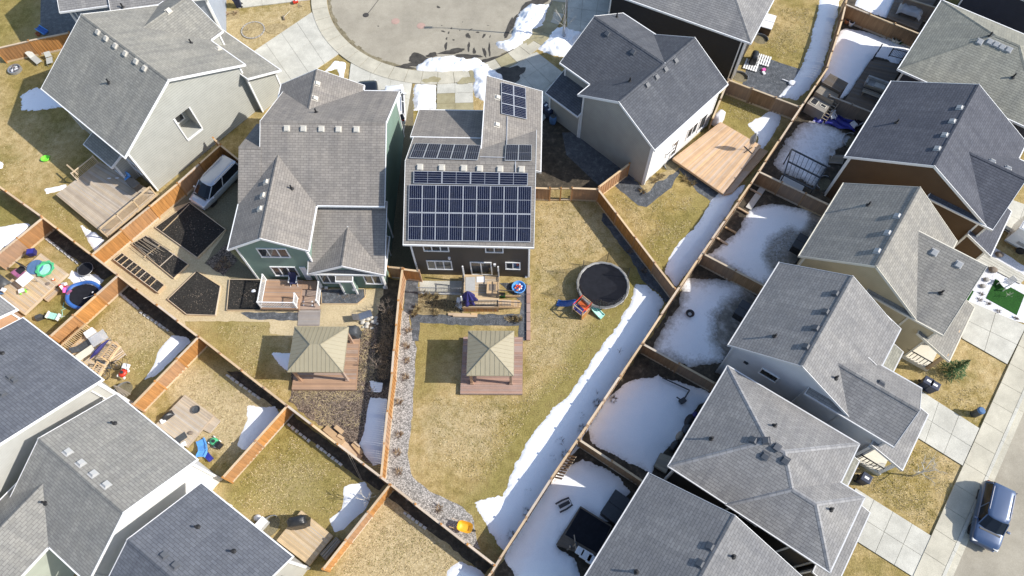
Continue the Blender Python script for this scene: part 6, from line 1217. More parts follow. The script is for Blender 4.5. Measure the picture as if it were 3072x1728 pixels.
# ---- cluttered deck: furniture, bicycle, red mower
D4 = .5
lounger('grey padded patio sofa along the railing of the cluttered deck', zk(370, 450, .8), rad(40), 'cover_grey', D4, 1.6)
t = table('cream folding table on the cluttered deck', zk(430, 560, 1.1), rad(40), 1.3, .6, .7, 'cream', D4)
t = thing('white_crate', 'white slatted cooler at the corner of the cluttered deck', 'cooler', zk(545, 250, .5), rad(40)); MB().box((0, 0, .25), (.75, .5, .5)).build('body', 'white_plastic', t, bev=.03)
for k in range(4): MB().box((-.27+.18*k, 0, .52), (.13, .48, .03)).build('slat', 'white', t)
t = table('glass topped patio table on the cluttered deck', zk(650, 310, 1.1), rad(40), 1.2, .9, .7, 'clear_plastic', D4)
t = thing('closed_umbrella', 'navy patio umbrella collapsed over the deck railing', 'umbrella', zk(760, 560, .5), rad(50))
MB().tube([(-.9, 0, .75), (-.3, 0, .85), (.3, .05, .9), (.9, 0, .95)], [.04, .16, .14, .05], 9).build('canopy', 'royal', t); MB().tube([(-1.1, 0, .72), (1.1, 0, .97)], .02, 6).build('pole', 'grey_metal', t)
t = thing('grey_tarp', 'crumpled charcoal tarp by the cluttered deck stairs', 'tarp', zk(710, 760, .0), rad(20)); MB().grid(lambda u, v: (u*1.3-.65, v*1.1-.55, .55+.1*math.sin(u*11+v*5)*math.cos(v*9)-.9*(u-.5)**2-.7*(v-.5)**2), 16, 14).build('sheet', 'cover_grey', t, smooth=True); MB().grid(lambda u, v: (u*.4+.35, v*.5+.0, .5+.06*math.sin(u*9)*math.cos(v*8)-.25*u), 6, 6).build('bag', 'tarp', t, smooth=True)
t = thing('stair_slats', 'slatted wooden stair beside the cluttered deck', 'stairs', zk(960, 560, .0), rad(42))
for k in range(9): MB().box((0+.0, -.7+.17*k, .35), (1.0, .1, .05)).build('slat', 'tan_deck', t)
for sx in (-.45, .45): MB().box((sx, 0, .25), (.06, 1.5, .2)).build('stringer', 'lumber', t)
t = thing('bicycle', 'black mountain bicycle lying beside the cluttered deck', 'bicycle', zk(880, 860, .0), rad(48))
for x in (-.52, .52):
    o = MB().tube([(.34*math.cos(2*math.pi*i/26), .34*math.sin(2*math.pi*i/26), 0) for i in range(26)], .025, 6, True).build('wheel', 'tyre', t); o.location = (x, 0, .28); o.rotation_euler = (.35, 0, 0)
    sp = MB()
    for i in range(10): a = math.pi*i/10; sp.tube([(-.33*math.cos(a), -.33*math.sin(a), 0), (.33*math.cos(a), .33*math.sin(a), 0)], .004, 4)
    sp.build('spokes', 'alloy', o)
MB().tube([(-.52, 0, .28), (-.1, .25, .33), (.38, .5, .45), (.52, 0, .28)], .02, 6).tube([(-.1, -.05, .28), (-.22, .5, .45)], .02, 6).tube([(-.1, -.05, .28), (.38, .45, .43)], .02, 6).tube([(-.2, .4, .42), (.36, .42, .42)], .018, 6).build('frame', 'dark_metal', t)
MB().box((-.24, .55, .48), (.24, .1, .05)).build('saddle', 'black', t, bev=.01); MB().tube([(.35, .5, .3), (.42, .55, .5), (.36, .55, .75)], .015, 6).build('handlebar', 'dark_metal', t)
def mower(label, p, rz, body, bag):
    t = thing('lawn_mower', label, 'lawn mower', p, rz); MB().lathe([(.26, .1), (.3, .14), (.26, .26), (.14, .3), (0, .3)], 20, sx=1.15, sy=.95).build('deck', body, t, smooth=True); MB().lathe([(.12, .3), (.12, .4), (.1, .43), (0, .43)], 14).build('engine', 'dark_metal', t)
    for sx in (-1, 1):
        for sy in (-1, 1): o = MB().lathe([(.0, -.03), (.1, -.03), (.1, .03), (0, .03)], 14).build('wheel', 'white_plastic', t); o.location = (sx*.28, sy*.27, .1); o.rotation_euler = (math.pi/2, 0, 0)
    MB().box((-.5, 0, .3), (.45, .45, .35), ry=.2, tap=.8).build('grass_bag', bag, t, bev=.04)
    for sy in (-1, 1): MB().tube([(-.25, sy*.2, .25), (-.95, sy*.2, .9)], .014, 6).build('handle_bar', 'dark_metal', t)
    MB().tube([(-.95, -.2, .9), (-.95, .2, .9)], .014, 6).build('handle_grip', 'dark_metal', t)
mower('red lawn mower with white grass bag beside the bicycle', zk(1070, 900), rad(-110), 'red', 'white_plastic'); mower('green lawn mower standing on the straw coloured lawn', zmm(710, 525, 0), rad(145), 'green_toy', 'black')
def stairwell(label, p, rz):
    t = thing('window_well', label, 'window well', p, rz); MB().tube([(.75*math.cos(a), .55*math.sin(a), .22) for a in [math.pi*i/14 for i in range(15)]], .03, 6).build('rim', 'grey_metal', t); w_ = MB(); w_.grid(lambda u, v: (.75*math.cos(math.pi*u), .55*math.sin(math.pi*u), .22*v), 14, 1); w_.build('liner', 'grey_metal', t); MB().lathe([(.74, .008), (0, .03)], 24, sy=.74).build('gravel_floor', 'side_gravel', t); return t
stairwell('metal window well with planks at the white house corner', zk(1060, 1200), rad(50)); stairwell('window well beside the black patio pallets', zm(2100, 80, 8.05)(950, 1220), rad(-25)); stairwell('window well with dark grate below the hot tub', zm(2100, 80, 8.05)(1440, 310), rad(-25))
stairwell('window well below the small deck of the slate roofed house', Q('02', 1960, 1090), rad(55)); stairwell('window well beside the wooden corner of the white walled house', Q('20', 1245, 1195), rad(40))
t = thing('plank_stack', 'loose boards leaning in the window well corner', 'boards', zk(1040, 1190), rad(-50))
for k in range(4): MB().box((.1*k, -.15+.12*k, .3+.03*k), (1.1, .09, .03), .12*k, 0, .2).build('plank', 'old_wood', t)
# ---- green mower yard: items on deck, blue slide
D5 = .35
t = thing('fire_bowl', 'round grey fire bowl on the grey tan deck', 'fire bowl', zmm(538, 222)); MB().lathe([(.12, 0), (.24, .06), (.3, .2), (.26, .2), (.2, .1), (0, .08)], 22).build('bowl', 'cover_grey', t)
t = thing('black_bag', 'black rubbish bag at the edge of the grey tan deck', 'bag', zmm(262, 280), rad(40)); MB().grid(lambda u, v: (u*.9-.45, v*.5-.25, .4*math.sin(math.pi*u)**.6*math.sin(math.pi*v)**.6+.02*math.sin(u*20+v*9)), 12, 10).build('bag', 'cover_black', t, smooth=True)
tag(MB().box((0, 0, .08), (.35, .3, .16), .6).build('white_box', 'white_plastic', bev=.02), 'white box beside the black rubbish bag', 'box').location = zmm(222, 325)
tag(MB().box((0, 0, .012), (.75, .5, .02), .65).build('door_mat', 'cover_grey'), 'grey door mat on the grey tan deck', 'door mat').location = zmm(390, 482)
tag(MB().lathe([(.12, 0), (.14, .1), (.1, .14), (0, .14)], 14, sx=1.4).build('boot', 'bark', smooth=True), 'brown clog with red lining on the grey tan deck', 'shoe').location = zmm(482, 440)
tag(MB().box((0, 0, .06), (.32, .3, .12), .5).build('white_box', 'white', bev=.02), 'white lid on the deck edge near the roof gutter', 'lid').location = zmm(415, 545)
t = thing('water_slide', 'blue plastic curved slide lying on the lawn', 'slide', zmm(590, 600, 0), rad(0)); o = zmm(590, 600, 0)
path = [zmm(572, 505, .1)-o, zmm(590, 560, .25)-o, zmm(595, 610, .5)-o, zmm(570, 660, .75)-o]
for off, wd, hh in ((0, .5, .05), (.27, .06, .2), (-.27, .06, .2)):
    m = MB()
    for a, b in zip(path, path[1:]): n_ = (b-a).cross(Vector((0, 0, 1))).normalized()*off; m.bar(a+n_, b+n_, wd, hh)
    m.build('slide_bed' if off == 0 else 'slide_side', 'sky_blue', t)
MB().box((zmm(640, 650, 0)-o).to_tuple(), (1.0, .35, .5), rad(-45)).build('ladder', 'tarp', t)
# ---- small deck yard items
tag(MB().lathe([(.18, 0), (.22, .16), (0, .2)], 14, (0, 0, 0), 1.2).build('pail', 'white_plastic', smooth=True), 'white pail on the lawn by the slate roofed house', 'pail').location = Q('12', 180, 1030)
t = thing('storage_chest', 'grey chest by the gutter of the slate roofed house', 'chest', Q('12', 215, 1085), rad(50)); MB().box((0, 0, .3), (.9, .5, .6)).build('body', 'vent_grey', t, bev=.03); MB().box((0, 0, .63), (.94, .54, .06)).build('lid', 'white_plastic', t, bev=.02)
# ---- patio umbrella on new deck (closed) and on raised deck
def umbrella(label, p, z, mat, h=2.3, base='cross'):
    t = thing('patio_umbrella', label, 'umbrella', (p[0], p[1], z)); MB().tube([(0, 0, 0), (0, 0, h)], .022, 8).build('pole', 'grey_metal', t)
    def f(u, v): a = 2*math.pi*v; r = [.02, .1, .16, .2, .17, .12][round(u*5)]*(1+.35*math.cos(a*8)); return (r*math.cos(a), r*math.sin(a), h-.02-u*1.35)
    MB().grid(f, 5, 48).build('canopy', mat, t, smooth=True)
    if base == 'cross':
        MB().box((0, 0, .03), (.95, .05, .05), .6).build('foot', 'dark_metal', t); MB().box((0, 0, .03), (.95, .05, .05), .6+math.pi/2).build('foot', 'dark_metal', t)
    else: MB().lathe([(.28, 0), (.28, .06), (.05, .1)], 18).build('foot', 'dark_metal', t)
umbrella('closed striped grey umbrella on a cross foot on the new orange deck', Q('20', 1798, 1088, .6), .6, 'pad_grey')
t = thing('patio_umbrella', 'royal blue patio umbrella folded and draped on the raised deck', 'umbrella', ZA(1000, 1000), 0); t.location.z = .95
def f(u, v): a = 2*math.pi*v; r = [.03, .22, .35, .48, .6][round(u*4)]*(1+.22*math.cos(a*7)); return (r*math.cos(a), r*math.sin(a)*.8, 1.9-u*1.5)
MB().grid(f, 4, 56).build('canopy', 'royal', t, smooth=True); MB().tube([(0, 0, 0), (0, 0, 2.0)], .022, 6).build('pole', 'grey_metal', t)
t = thing('fire_table', 'square patterned fire table on the raised deck', 'fire table', ZA(1345, 830), rad(-3)); t.location.z = .95; MB().box((0, 0, .25), (.85, .95, .5)).build('body', 'old_wood', t, bev=.06); MB().box((0, 0, .52), (.9, 1.0, .05)).build('top', 'lumber', t, bev=.02); MB().box((0, 0, .56), (.5, .55, .04)).build('lid', 'bark', t, bev=.02)
tag(MB().box((0, 0, .012), (.75, 1.2, .016)).build('outdoor_rug', 'vent_grey'), 'grey outdoor rug on the raised deck', 'rug').location = ZA(1020, 735)
tag(MB().box((0, 0, .02), (.65, .5, .03)).build('door_mat', 'white_plastic'), 'white mat in front of the sliding door', 'mat').location = ZA(1170, 670)
t = thing('planter', 'green planter at the top of the deck stairs', 'planter', zA(1470, 905, .6), rad(-10)); MB().box((0, 0, .12), (.6, .35, .3)).build('box', 'turf', t, bev=.03); MB().box((0, 0, .28), (.5, .28, .04)).build('soil', 'soil', t)
t = thing('toy_tub', 'round blue tub full of red toys on the landscape fabric', 'toy tub', zA(1720, 805)); MB().lathe([(.42, 0), (.55, .35), (.5, .36), (.4, .06), (0, .06)], 26).build('tub', 'sky_blue', t)
for i in range(12): a = i*2.4; r = .1+.22*((i*37) % 10)/10; MB().lathe([(0, -.09), (.08, -.03), (.08, .03), (0, .09)], 9, (r*math.cos(a), r*math.sin(a), .3)).build('toy_ball', ('red', 'orange', 'white_plastic')[i % 3], t, smooth=True)
t = thing('fishing_chair', 'navy folding chair on the white railed deck', 'chair', ZG(940, 690), rad(-90)); t.location.z = .7; MB().box((0, 0, .42), (.55, .55, .05), ry=.1).build('seat', 'navy_cloth', t); MB().box((-.3, 0, .75), (.06, .55, .65), ry=-.3).build('backrest', 'navy_cloth', t)
for sy in (-1, 1): MB().bar((-.28, sy*.3, .62), (.25, sy*.3, .62), .06, .04).build('armrest', 'white', t); MB().tube([(-.3, sy*.28, .0), (.25, sy*.28, .6)], .018, 6).build('leg', 'white', t); MB().tube([(.3, sy*.28, .0), (-.25, sy*.28, .6)], .018, 6).build('leg', 'white', t)
lounger('silver reclining patio chair on the pea gravel', Q('11', 935, 975), rad(20), 'alloy', 0, 1.5)
snow('crumpled snow heap left on the soil bed', [zm(680, 700, 4.6)(*q) for q in ((290, 800), (380, 745), (440, 770), (445, 850), (330, 860))], .3, .8, .06, 0, .1, 40)
# ---- right yards
MP = lambda x, y, z=0: P(*(2330+x/7.247, 230+y/7.247), z)
a, b = MP(560, 760), MP(840, 920); f = Fr(a, b); t = thing('playhouse', 'dark wooden playhouse with slatted roof deck against the back fence', 'playhouse', f.o, f.rz)
MB().box((.85, .55, .55), (1.7, 1.1, 1.1)).build('cabin', 'old_wood', t); MB().box((.85, 1.65, .75), (1.75, 1.0, 1.5)).build('tower', 'old_wood', t); MB().box((.85, 2.9, .9), (1.75, 1.4, 1.8)).build('rear_room', 'dark_deck', t)
MB().box((.42, .55, 1.125), (.62, .7, .03)).build('window_frame', 'cream', t); MB().box((1.25, .62, 1.125), (.55, .36, .03)).build('window_frame', 'cream', t); MB().box((.42, .55, 1.145), (.5, .58, .012)).build('opening', 'black', t); MB().box((1.25, .62, 1.145), (.43, .24, .012)).build('opening', 'black', t)
for k in range(12): MB().box((.85, 1.2+.085*k, 1.54), (1.72, .06, .04)).build('roof_slat', 'old_wood', t)
for k in range(10): MB().box((.85, 2.25+.14*k, 1.83), (1.78, .1, .04)).build('roof_slat', 'dark_deck', t)
for k in range(7): MB().box((1.95, .2+.2*k, .3+.16*k), (.45, .06, .04)).build('ladder_rung', 'old_wood', t)
for y in (0, 1.4): pass
MB().bar((1.75, .1, .1), (1.75, 1.5, 1.5), .05, .09).bar((2.17, .1, .1), (2.17, 1.5, 1.5), .05, .09).build('ladder_side', 'old_wood', t)
t = thing('wave_slide', 'blue plastic wave slide behind the playhouse', 'slide', MP(1230, 230), rad(60)); MB().grid(lambda u, v: (u*1.8-.9, v*.45-.22, 1.1-1.0*u+.1*math.sin(u*6)), 12, 2).build('slide_bed', 'tarp', t); 
for s_ in (-.22, .22): MB().grid(lambda u, v: (u*1.8-.9, s_, 1.1-1.0*u+.1*math.sin(u*6)+.14*v), 12, 1).build('slide_side', 'tarp', t)
t = thing('blue_tarp', 'crumpled blue tarp on the snow by the toy jeep', 'tarp', MP(1380, 1000), rad(-20)); MB().grid(lambda u, v: (u*2.6-1.3, v*1.4-.7, .12+.12*math.sin(u*10+v*6)*math.cos(v*8)), 20, 14).build('sheet', 'tarp', t, smooth=True)
t = thing('blue_tarp', 'blue tarp bunched under the playhouse ladder', 'tarp', MP(930, 890), rad(60)); MB().grid(lambda u, v: (u*1.4-.7, v*.8-.4, .12+.12*math.sin(u*10+v*6)*math.cos(v*8)), 14, 10).build('sheet', 'tarp', t, smooth=True)
chair('white plastic chair frame standing by the blue tarp', MP(1185, 930), rad(-80), 'white_plastic', 0, 'white', .9)
a, b = MP(1610, 1110), MP(1830, 1000); c = (a+b)/2; t = thing('toy_jeep', 'white ride on toy jeep near the brown walled house', 'toy car', c, yaw(a, b)+math.pi); MB().box((0, 0, .3), (1.15, .62, .25), tap=.95).build('body', 'white_plastic', t, bev=.05); MB().box((-.2, 0, .44), (.5, .44, .03)).build('cockpit', 'black', t); MB().box((.15, 0, .5), (.05, .55, .2), ry=-.4).build('windscreen', 'car_glass', t); MB().box((.38, 0, .45), (.35, .5, .06)).build('bonnet', 'white', t, bev=.02); MB().tube([(-.45, -.26, .4), (-.45, -.26, .7), (-.45, .26, .7), (-.45, .26, .4)], .025, 6).build('roll_bar', 'white', t)
for sx in (-1, 1):
    for sy in (-1, 1): o = MB().lathe([(0, -.07), (.17, -.07), (.17, .07), (0, .07)], 16).build('wheel', 'tyre', t); o.location = (sx*.36, sy*.3, .17); o.rotation_euler = (math.pi/2, 0, 0)
# pergola frame
MF = lambda x, y, z=0: P(2300+x/7.246, 400+y/7.246, z)
z_ = 2.1; a, b, c, d = MF(545, 345, z_), MF(1310, 730, z_), MF(1010, 1220, z_), MF(380, 905, z_); f = Fr(a, b); t = thing('pergola_frame', 'black metal gazebo frame without its roof', 'pergola', f.o, f.rz); A_, B_, C_, D_ = [f.l(q, z_) for q in (a, b, c, d)]
for p, q in ((A_, B_), (D_, C_), (A_, D_), (B_, C_)): MB().bar(p, q, .1, .1).build('beam', 'dark_metal', t)
MB().bar(A_.lerp(D_, .48), B_.lerp(C_, .48), .1, .1).build('beam', 'dark_metal', t)
for k in range(1, 8): MB().bar(A_.lerp(B_, k/8), D_.lerp(C_, k/8), .035, .04).build('rafter', 'dark_metal', t)
for p in (A_, B_, C_, D_): MB().box((p.x, p.y, z_/2), (.09, .09, z_)).build('post', 'dark_metal', t)
table('long grey table beside the black metal frame', MF(550, 1080, .7), rad(-32), 2.0, .7, .7, 'vent_grey', 0, 'dark_metal')
chair('white plastic chair on the wooden platform in the shaded yard', MF(1350, 510), rad(-110), 'white_plastic', .1, 'white', .8)
deck('small mossy platform against the brown walled house', [MF(1390, 470, .12), MF(1700, 480, .12), MF(1640, 660, .12), MF(1370, 640, .12)], .12, 7, 'old_wood', name='platform', cat='platform')
for q, l in (((1230, 1100), 'dark window well with pale rim near the grey table'), ((1790, 160), 'dark window well with pale rim near the toy jeep')): 
    p = MF(*q); t = stairwell(l, p, rad(50))
# pots
def pot(label, p, mat, s=1.0, group=None): t = thing('plant_pot', label, 'plant pot', p, 0, group); MB().lathe([(.17*s, 0), (.24*s, .38*s), (.27*s, .38*s), (.27*s, .43*s), (.22*s, .43*s), (.21*s, .33*s), (0, .33*s)], 20).build('pot', mat, t); MB().lathe([(.2*s, .34*s), (0, .36*s)], 14).build('soil', 'soil', t)
ZQ = zm(2380, 0, 5.795)
pot('white pot in the fence corner beside the terracotta pot', ZQ(990, 440), 'white_plastic'); pot('terracotta pot in the fence corner', ZQ(920, 400), 'terracotta'); pot('cream pot of the pair by the brown fence', ZQ(1740, 735), 'cream', 1, 'pair of cream pots by the brown fence'); pot('cream pot of the pair by the brown fence', ZQ(1795, 755), 'cream', 1, 'pair of cream pots by the brown fence')
t = thing('planter', 'green trough planter by the brown fence', 'planter', ZQ(1890, 765), rad(-30)); MB().box((0, 0, .15), (.7, .35, .3), tap=1.1).build('trough', 'turf', t, bev=.02); MB().box((0, 0, .3), (.6, .28, .03)).build('soil', 'soil', t)
t = thing('covered_table', 'patio table under a clear plastic sheet on the furthest deck', 'table', ZQ(1990, 260, .4), rad(-30)); t.location.z = .4; MB().grid(lambda u, v: (u*2.2-1.1, v*1.5-.75, .85-.6*max(0, abs(u-.5)*2-.7)*3*.6-.5*max(0, abs(v-.5)*2-.7)*3*.6+.05*math.sin(u*14)*math.sin(v*11)), 24, 18).build('plastic_sheet', 'clear_plastic', t, smooth=True); MB().box((0, 0, .7), (1.7, 1.0, .04)).build('table_top', 'cover_grey', t)
for sx in (-1, 1):
    for sy in (-1, 1): MB().box((sx*.75, sy*.4, .35), (.06, .06, .7)).build('leg', 'dark_metal', t)
t = thing('outdoor_sofa', 'covered outdoor sofa set on the dark shaded deck', 'sofa', Q('30', 1330, 640, .4), rad(-30)); t.location.z = .4; MB().box((0, 0, .25), (1.9, .75, .4)).build('base', 'pad_grey', t, bev=.06); MB().box((0, .38, .55), (1.9, .2, .5)).build('backrest', 'pad_grey', t, bev=.05); MB().box((-.85, 0, .5), (.2, .75, .3)).build('armrest', 'pad_grey', t, bev=.04); MB().box((.3, -.05, .48), (.9, .6, .12)).build('cushion', 'vent_tan', t, bev=.04)
t = thing('bench', 'weathered wooden bench on the dark shaded deck', 'bench', Q('30', 1300, 700, .4), rad(-30)); t.location.z = .4
for k in range(3): MB().box((0, -.18+.18*k, .42), (1.7, .14, .04)).build('seat_slat', 'old_wood', t)
for k in range(2): MB().box((0, .34, .6+.16*k), (1.7, .04, .12)).build('back_slat', 'old_wood', t)
for sx in (-.7, .7): MB().box((sx, 0, .2), (.06, .45, .4)).build('leg', 'old_wood', t)
t = thing('deck_railing', 'black deck railing beside the snow near the sage roofed house', 'railing', Q('30', 1420, 430, 0)); f = Fr(Q('30', 1420, 430), Q('30', 1535, 460)); t.rotation_euler.z = f.rz; t.location = f.o; railing(t, f, [Q('30', 1420, 430), Q('30', 1535, 460)], .4, .9, 'dark_metal', .12, .014, .05); railing(t, f, [Q('30', 1300, 460), Q('30', 1340, 400)], .4, .9, 'dark_metal', .12, .014, .05)
# fire bowl in snow, hot tubs, garden timber
t = thing('fire_bowl', 'round black fire bowl standing in the patchy snow', 'fire bowl', Q('21', 1372, 953)); MB().lathe([(.2, .05), (.28, .28), (.33, .3), (.31, .33), (.24, .28), (.14, .18), (0, .15)], 24).build('bowl', 'dark_metal', t); MB().lathe([(.14, .18), (0, .2)], 14).build('ash', 'vent_grey', t)
def tub(label, p, rz, s=1.9): t = thing('hot_tub', label, 'hot tub', p, rz); MB().box((0, 0, .4), (s, s, .8)).build('shell', 'cover_black', t, bev=.08); MB().box((-s*.25, 0, .86), (s*.5-.02, s+.06, .1)).build('cover', 'dark_metal', t, bev=.03); MB().box((s*.25, 0, .86), (s*.5-.02, s+.06, .1)).build('cover', 'dark_metal', t, bev=.03)
tub('black covered hot tub by the beige walled house', Q('31', 800, 480), rad(52), 1.5); tub('black covered hot tub at the patchy snow yard', Q('21', 1765, 960), rad(52), 1.4)
tub('black covered hot tub half under the mid grey roof', Q('22', 860, 985), rad(52), 1.9)
t = thing('hot_tub', 'white and brown hot tub at the hip roof eave', 'hot tub', Q('30', 545, 205), rad(-25)); MB().box((0, 0, .4), (1.0, 1.9, .8)).build('shell', 'sd_chestnut', t, bev=.05); MB().box((0, .5, .83), (1.04, .95, .08)).build('cover', 'white', t, bev=.03); MB().box((0, -.48, .83), (1.04, .93, .08)).build('cover', 'white_plastic', t, bev=.03)
for i, (x, y, x2, y2) in enumerate(((340, 175, 420, 220), (250, 318, 330, 360), (190, 395, 270, 445), (430, 40, 515, 85))): tag(MB().bar(Q('31', x, y, .15), Q('31', x2, y2, .15), .14, .12).build('garden_timber', 'lumber'), 'short timber divider in the muddy bed along the back fence', 'timber', 'timber dividers in the muddy bed')
tag(MB().box((0, 0, .08), (2.6, .5, .1), rad(52)).build('concrete_slab', 'concrete_edge'), 'grey concrete slab leaning in the muddy bed', 'slab').location = Q('31', 470, 110)
# pallets beside hip roofed house
MQ = zm(2100, 80, 8.05)
t = thing('pallet_stack', 'white wooden pallet of spaced slats on the fabric patio', 'pallet', MQ(1520, 830), rad(-115+90))
for k in range(6): MB().box((-.55+.22*k, 0, .14), (.13, 1.3, .03)).build('slat', 'white', t)
for y in (-.5, 0, .5): MB().box((0, y, .07), (1.3, .1, .1)).build('bearer', 'cream', t)
t = thing('pallet_stack', 'second white pallet beneath the black covered grill', 'pallet', MQ(1230, 950), rad(-115+90))
for k in range(6): MB().box((-.55+.22*k, 0, .12), (.15, 1.3, .03)).build('slat', 'white', t)
for y in (-.5, 0, .5): MB().box((0, y, .06), (1.3, .1, .09)).build('bearer', 'cream', t)
t = thing('toy_block', 'pink and white toys on the black fabric patio', 'toy', MQ(1520, 1080), rad(20)); MB().box((.1, .1, .1), (.4, .25, .2), tap=.8).build('piece', 'pink', t, bev=.03); MB().box((-.1, -.25, .08), (.25, .35, .16)).build('piece', 'white_plastic', t, bev=.03)
t = thing('swing_ball', 'pale round garden ornament in the snow edge', 'ornament', MP(330, 160)); MB().lathe([(.28, 0), (.35, .12), (.3, .2), (.12, .24), (0, .24)], 20).build('dish', 'white_plastic', t); MB().bar((-.3, .2, .1), (-.8, .5, .1), .08, .08).build('arm', 'white_plastic', t)
# hoop lying in snow
zH = zm(1980, 1130, 2.824); t = thing('basketball_hoop', 'black basketball hoop toppled in the deep snow', 'basketball hoop', zH(250, 115), 0); o = zH(250, 115, 0)
MB().tube([zH(20, 10, .35)-o, zH(120, 55, .4)-o, zH(250, 115, .45)-o], .05, 7).build('pole', 'dark_metal', t); MB().tube([zH(250, 115, .45)-o, zH(195, 205, .4)-o], .05, 7).build('arm', 'dark_metal', t); MB().box((zH(190, 205, .42)-o).to_tuple(), (.5, .35, .25), .5).build('base', 'dark_metal', t, bev=.04); MB().tube([zH(190, 205, .5)-o, zH(140, 172, .5)-o], .05, 6).build('brace', 'dark_metal', t)
t = thing('patio_bench', 'row of dark garden toys half buried along the eave', 'garden toys', zH(200, 470), rad(52))
for i, (x, y, s) in enumerate(((-1.3, 0, .5), (-.5, .1, .4), (.2, -.05, .5), (.9, .1, .55), (1.4, 0, .35))): MB().lathe([(s*.8, 0), (s, .15), (s*.7, .4), (0, .42)], 14, (x, y, .1), 1, .6).build('piece', ('cover_black', 'old_wood', 'cover_grey', 'black', 'royal')[i], t, smooth=True)
t = thing('kids_scooter', 'dark snow racer sled sitting in deep snow', 'sled', zB(280, 310), rad(25)); t.location.z = .38; MB().box((0, 0, .15), (.8, .25, .08)).build('seat', 'black', t, bev=.03)
for sy in (-1, 1): MB().tube([(-.5, sy*.3, .05), (0, sy*.32, .05), (.5, sy*.25, .12)], .06, 7).build('ski', 'dark_metal', t)
MB().tube([(.4, -.3, .35), (.45, 0, .4), (.4, .3, .35)], .02, 6).build('handlebar', 'dark_metal', t)
for i, (x, y, w, d) in enumerate(((540, 1050, .55, .5), (640, 1120, .8, .6), (710, 1180, .5, .6))): tag(MB().box((0, 0, .12), (w, d, .22), rad(-32), tap=.95).build('storage_bin', 'white_plastic', bev=.04), 'white storage bin on the dark lid covered deck', 'bin', 'white bins on the dark deck').location = zB(x, y, .48)
tag(MB().bar(zB(445, 780, .5), zB(480, 1030, .5), .07, .06).build('broom_handle', 'lumber'), 'pale wooden pole lying on the dark lid covered deck', 'pole')
t = thing('pile_of_tools', 'small tools heaped on the dark lid covered deck', 'tools', zB(420, 980, .48), .4); 
for i in range(6): MB().box((.12*i-.3, .05*(i % 3), .06), (.25, .1, .08), i*.9).build('tool', ('bark', 'lumber', 'cover_grey')[i % 3], t, bev=.01)
t = thing('wood_rack', 'row of grey pickets leaning inside the back fence', 'pickets', Q('22', 470, 670), yaw(Q('22', 420, 740), Q('22', 510, 600)))
for k in range(9): MB().box((-.9+.22*k, .0, .5), (.12, .03, 1.1), rx=.55).build('picket', 'old_wood', t)
# trash bins
def bin_(label, p, rz, mat='bin_blue', group=None):
    t = thing('wheeled_bin', label, 'wheeled bin', p, rz, group); MB().box((0, 0, .52), (.5, .5, .95), tap=1.2).build('body', mat, t, bev=.03); MB().box((.02, 0, 1.04), (.66, .62, .08)).build('lid', mat, t, bev=.03); MB().box((.02, 0, 1.085), (.3, .16, .008)).build('label_plate', 'white', t)
    for sy in (-.25, .25): o = MB().lathe([(0, -.03), (.11, -.03), (.11, .03), (0, .03)], 12).build('wheel', 'tyre', t); o.location = (-.27, sy, .11); o.rotation_euler = (math.pi/2, 0, 0)
bin_('dark blue wheeled bin beside the blue sided house', zm(600, 0, 4.044)(478, 80), rad(190)); bin_('dark wheeled bin of the pair at the shaded porch', Q('20', 332, 820), rad(225), 'bin_blue', 'pair of bins at the shaded porch'); bin_('dark wheeled bin of the pair at the shaded porch', Q('20', 356, 850), rad(225), 'bin_blue', 'pair of bins at the shaded porch')
t = thing('rain_barrel', 'dusty blue rain barrel at the porch corner', 'barrel', Q('20', 382, 890)); MB().lathe([(.27, 0), (.32, .25), (.32, .65), (.27, .9), (.24, .92), (0, .92)], 20).build('barrel', 'jean', t, smooth=True); MB().lathe([(.26, .925), (0, .93)], 16).build('lid', 'cover_grey', t)
bin_('dark wheeled bin standing on the lawn by the light green porch roof', Q('32', 1670, 70), rad(-37)); bin_('dark wheeled bin behind the small porch roof', Q('32', 1225, 760), rad(-37))
bin_('second dark bin behind the lawn bin', Q('32', 1715, 100), rad(-37))
t = thing('utility_bollard', 'grey round utility pedestal on the front lawn', 'pedestal', Q('32', 2050, 278)); MB().lathe([(.25, 0), (.25, .9), (.2, 1.0), (0, 1.02)], 20).build('body', 'cover_grey', t); MB().lathe([(.26, .9), (.27, .95), (.2, 1.06), (0, 1.08)], 20).build('cap', 'jean', t)
# road side toys
zW = zm(600, 0, 4.044)
t = thing('lawn_tool', 'push broom leaning on the front lawn', 'broom', zW(1020, 225), rad(35)); MB().box((0, 0, .1), (.55, .12, .16), 1.3).build('head', 'bark', t); MB().tube([(0, 0, .15), (.9, .35, .2)], .018, 6).build('handle', 'cream', t)
t = thing('push_toy', 'red and white push toy on the front lawn', 'toy', zW(1165, 40), rad(20)); MB().box((0, 0, .2), (.5, .3, .2)).build('body', 'red', t, bev=.04); MB().box((.1, .05, .36), (.2, .25, .15)).build('seat', 'white_plastic', t, bev=.03); MB().tube([(.2, -.3, .05), (.45, -.7, .05), (.1, -.65, .05), (.2, -.3, .05)], .02, 6).build('handle', 'old_wood', t)
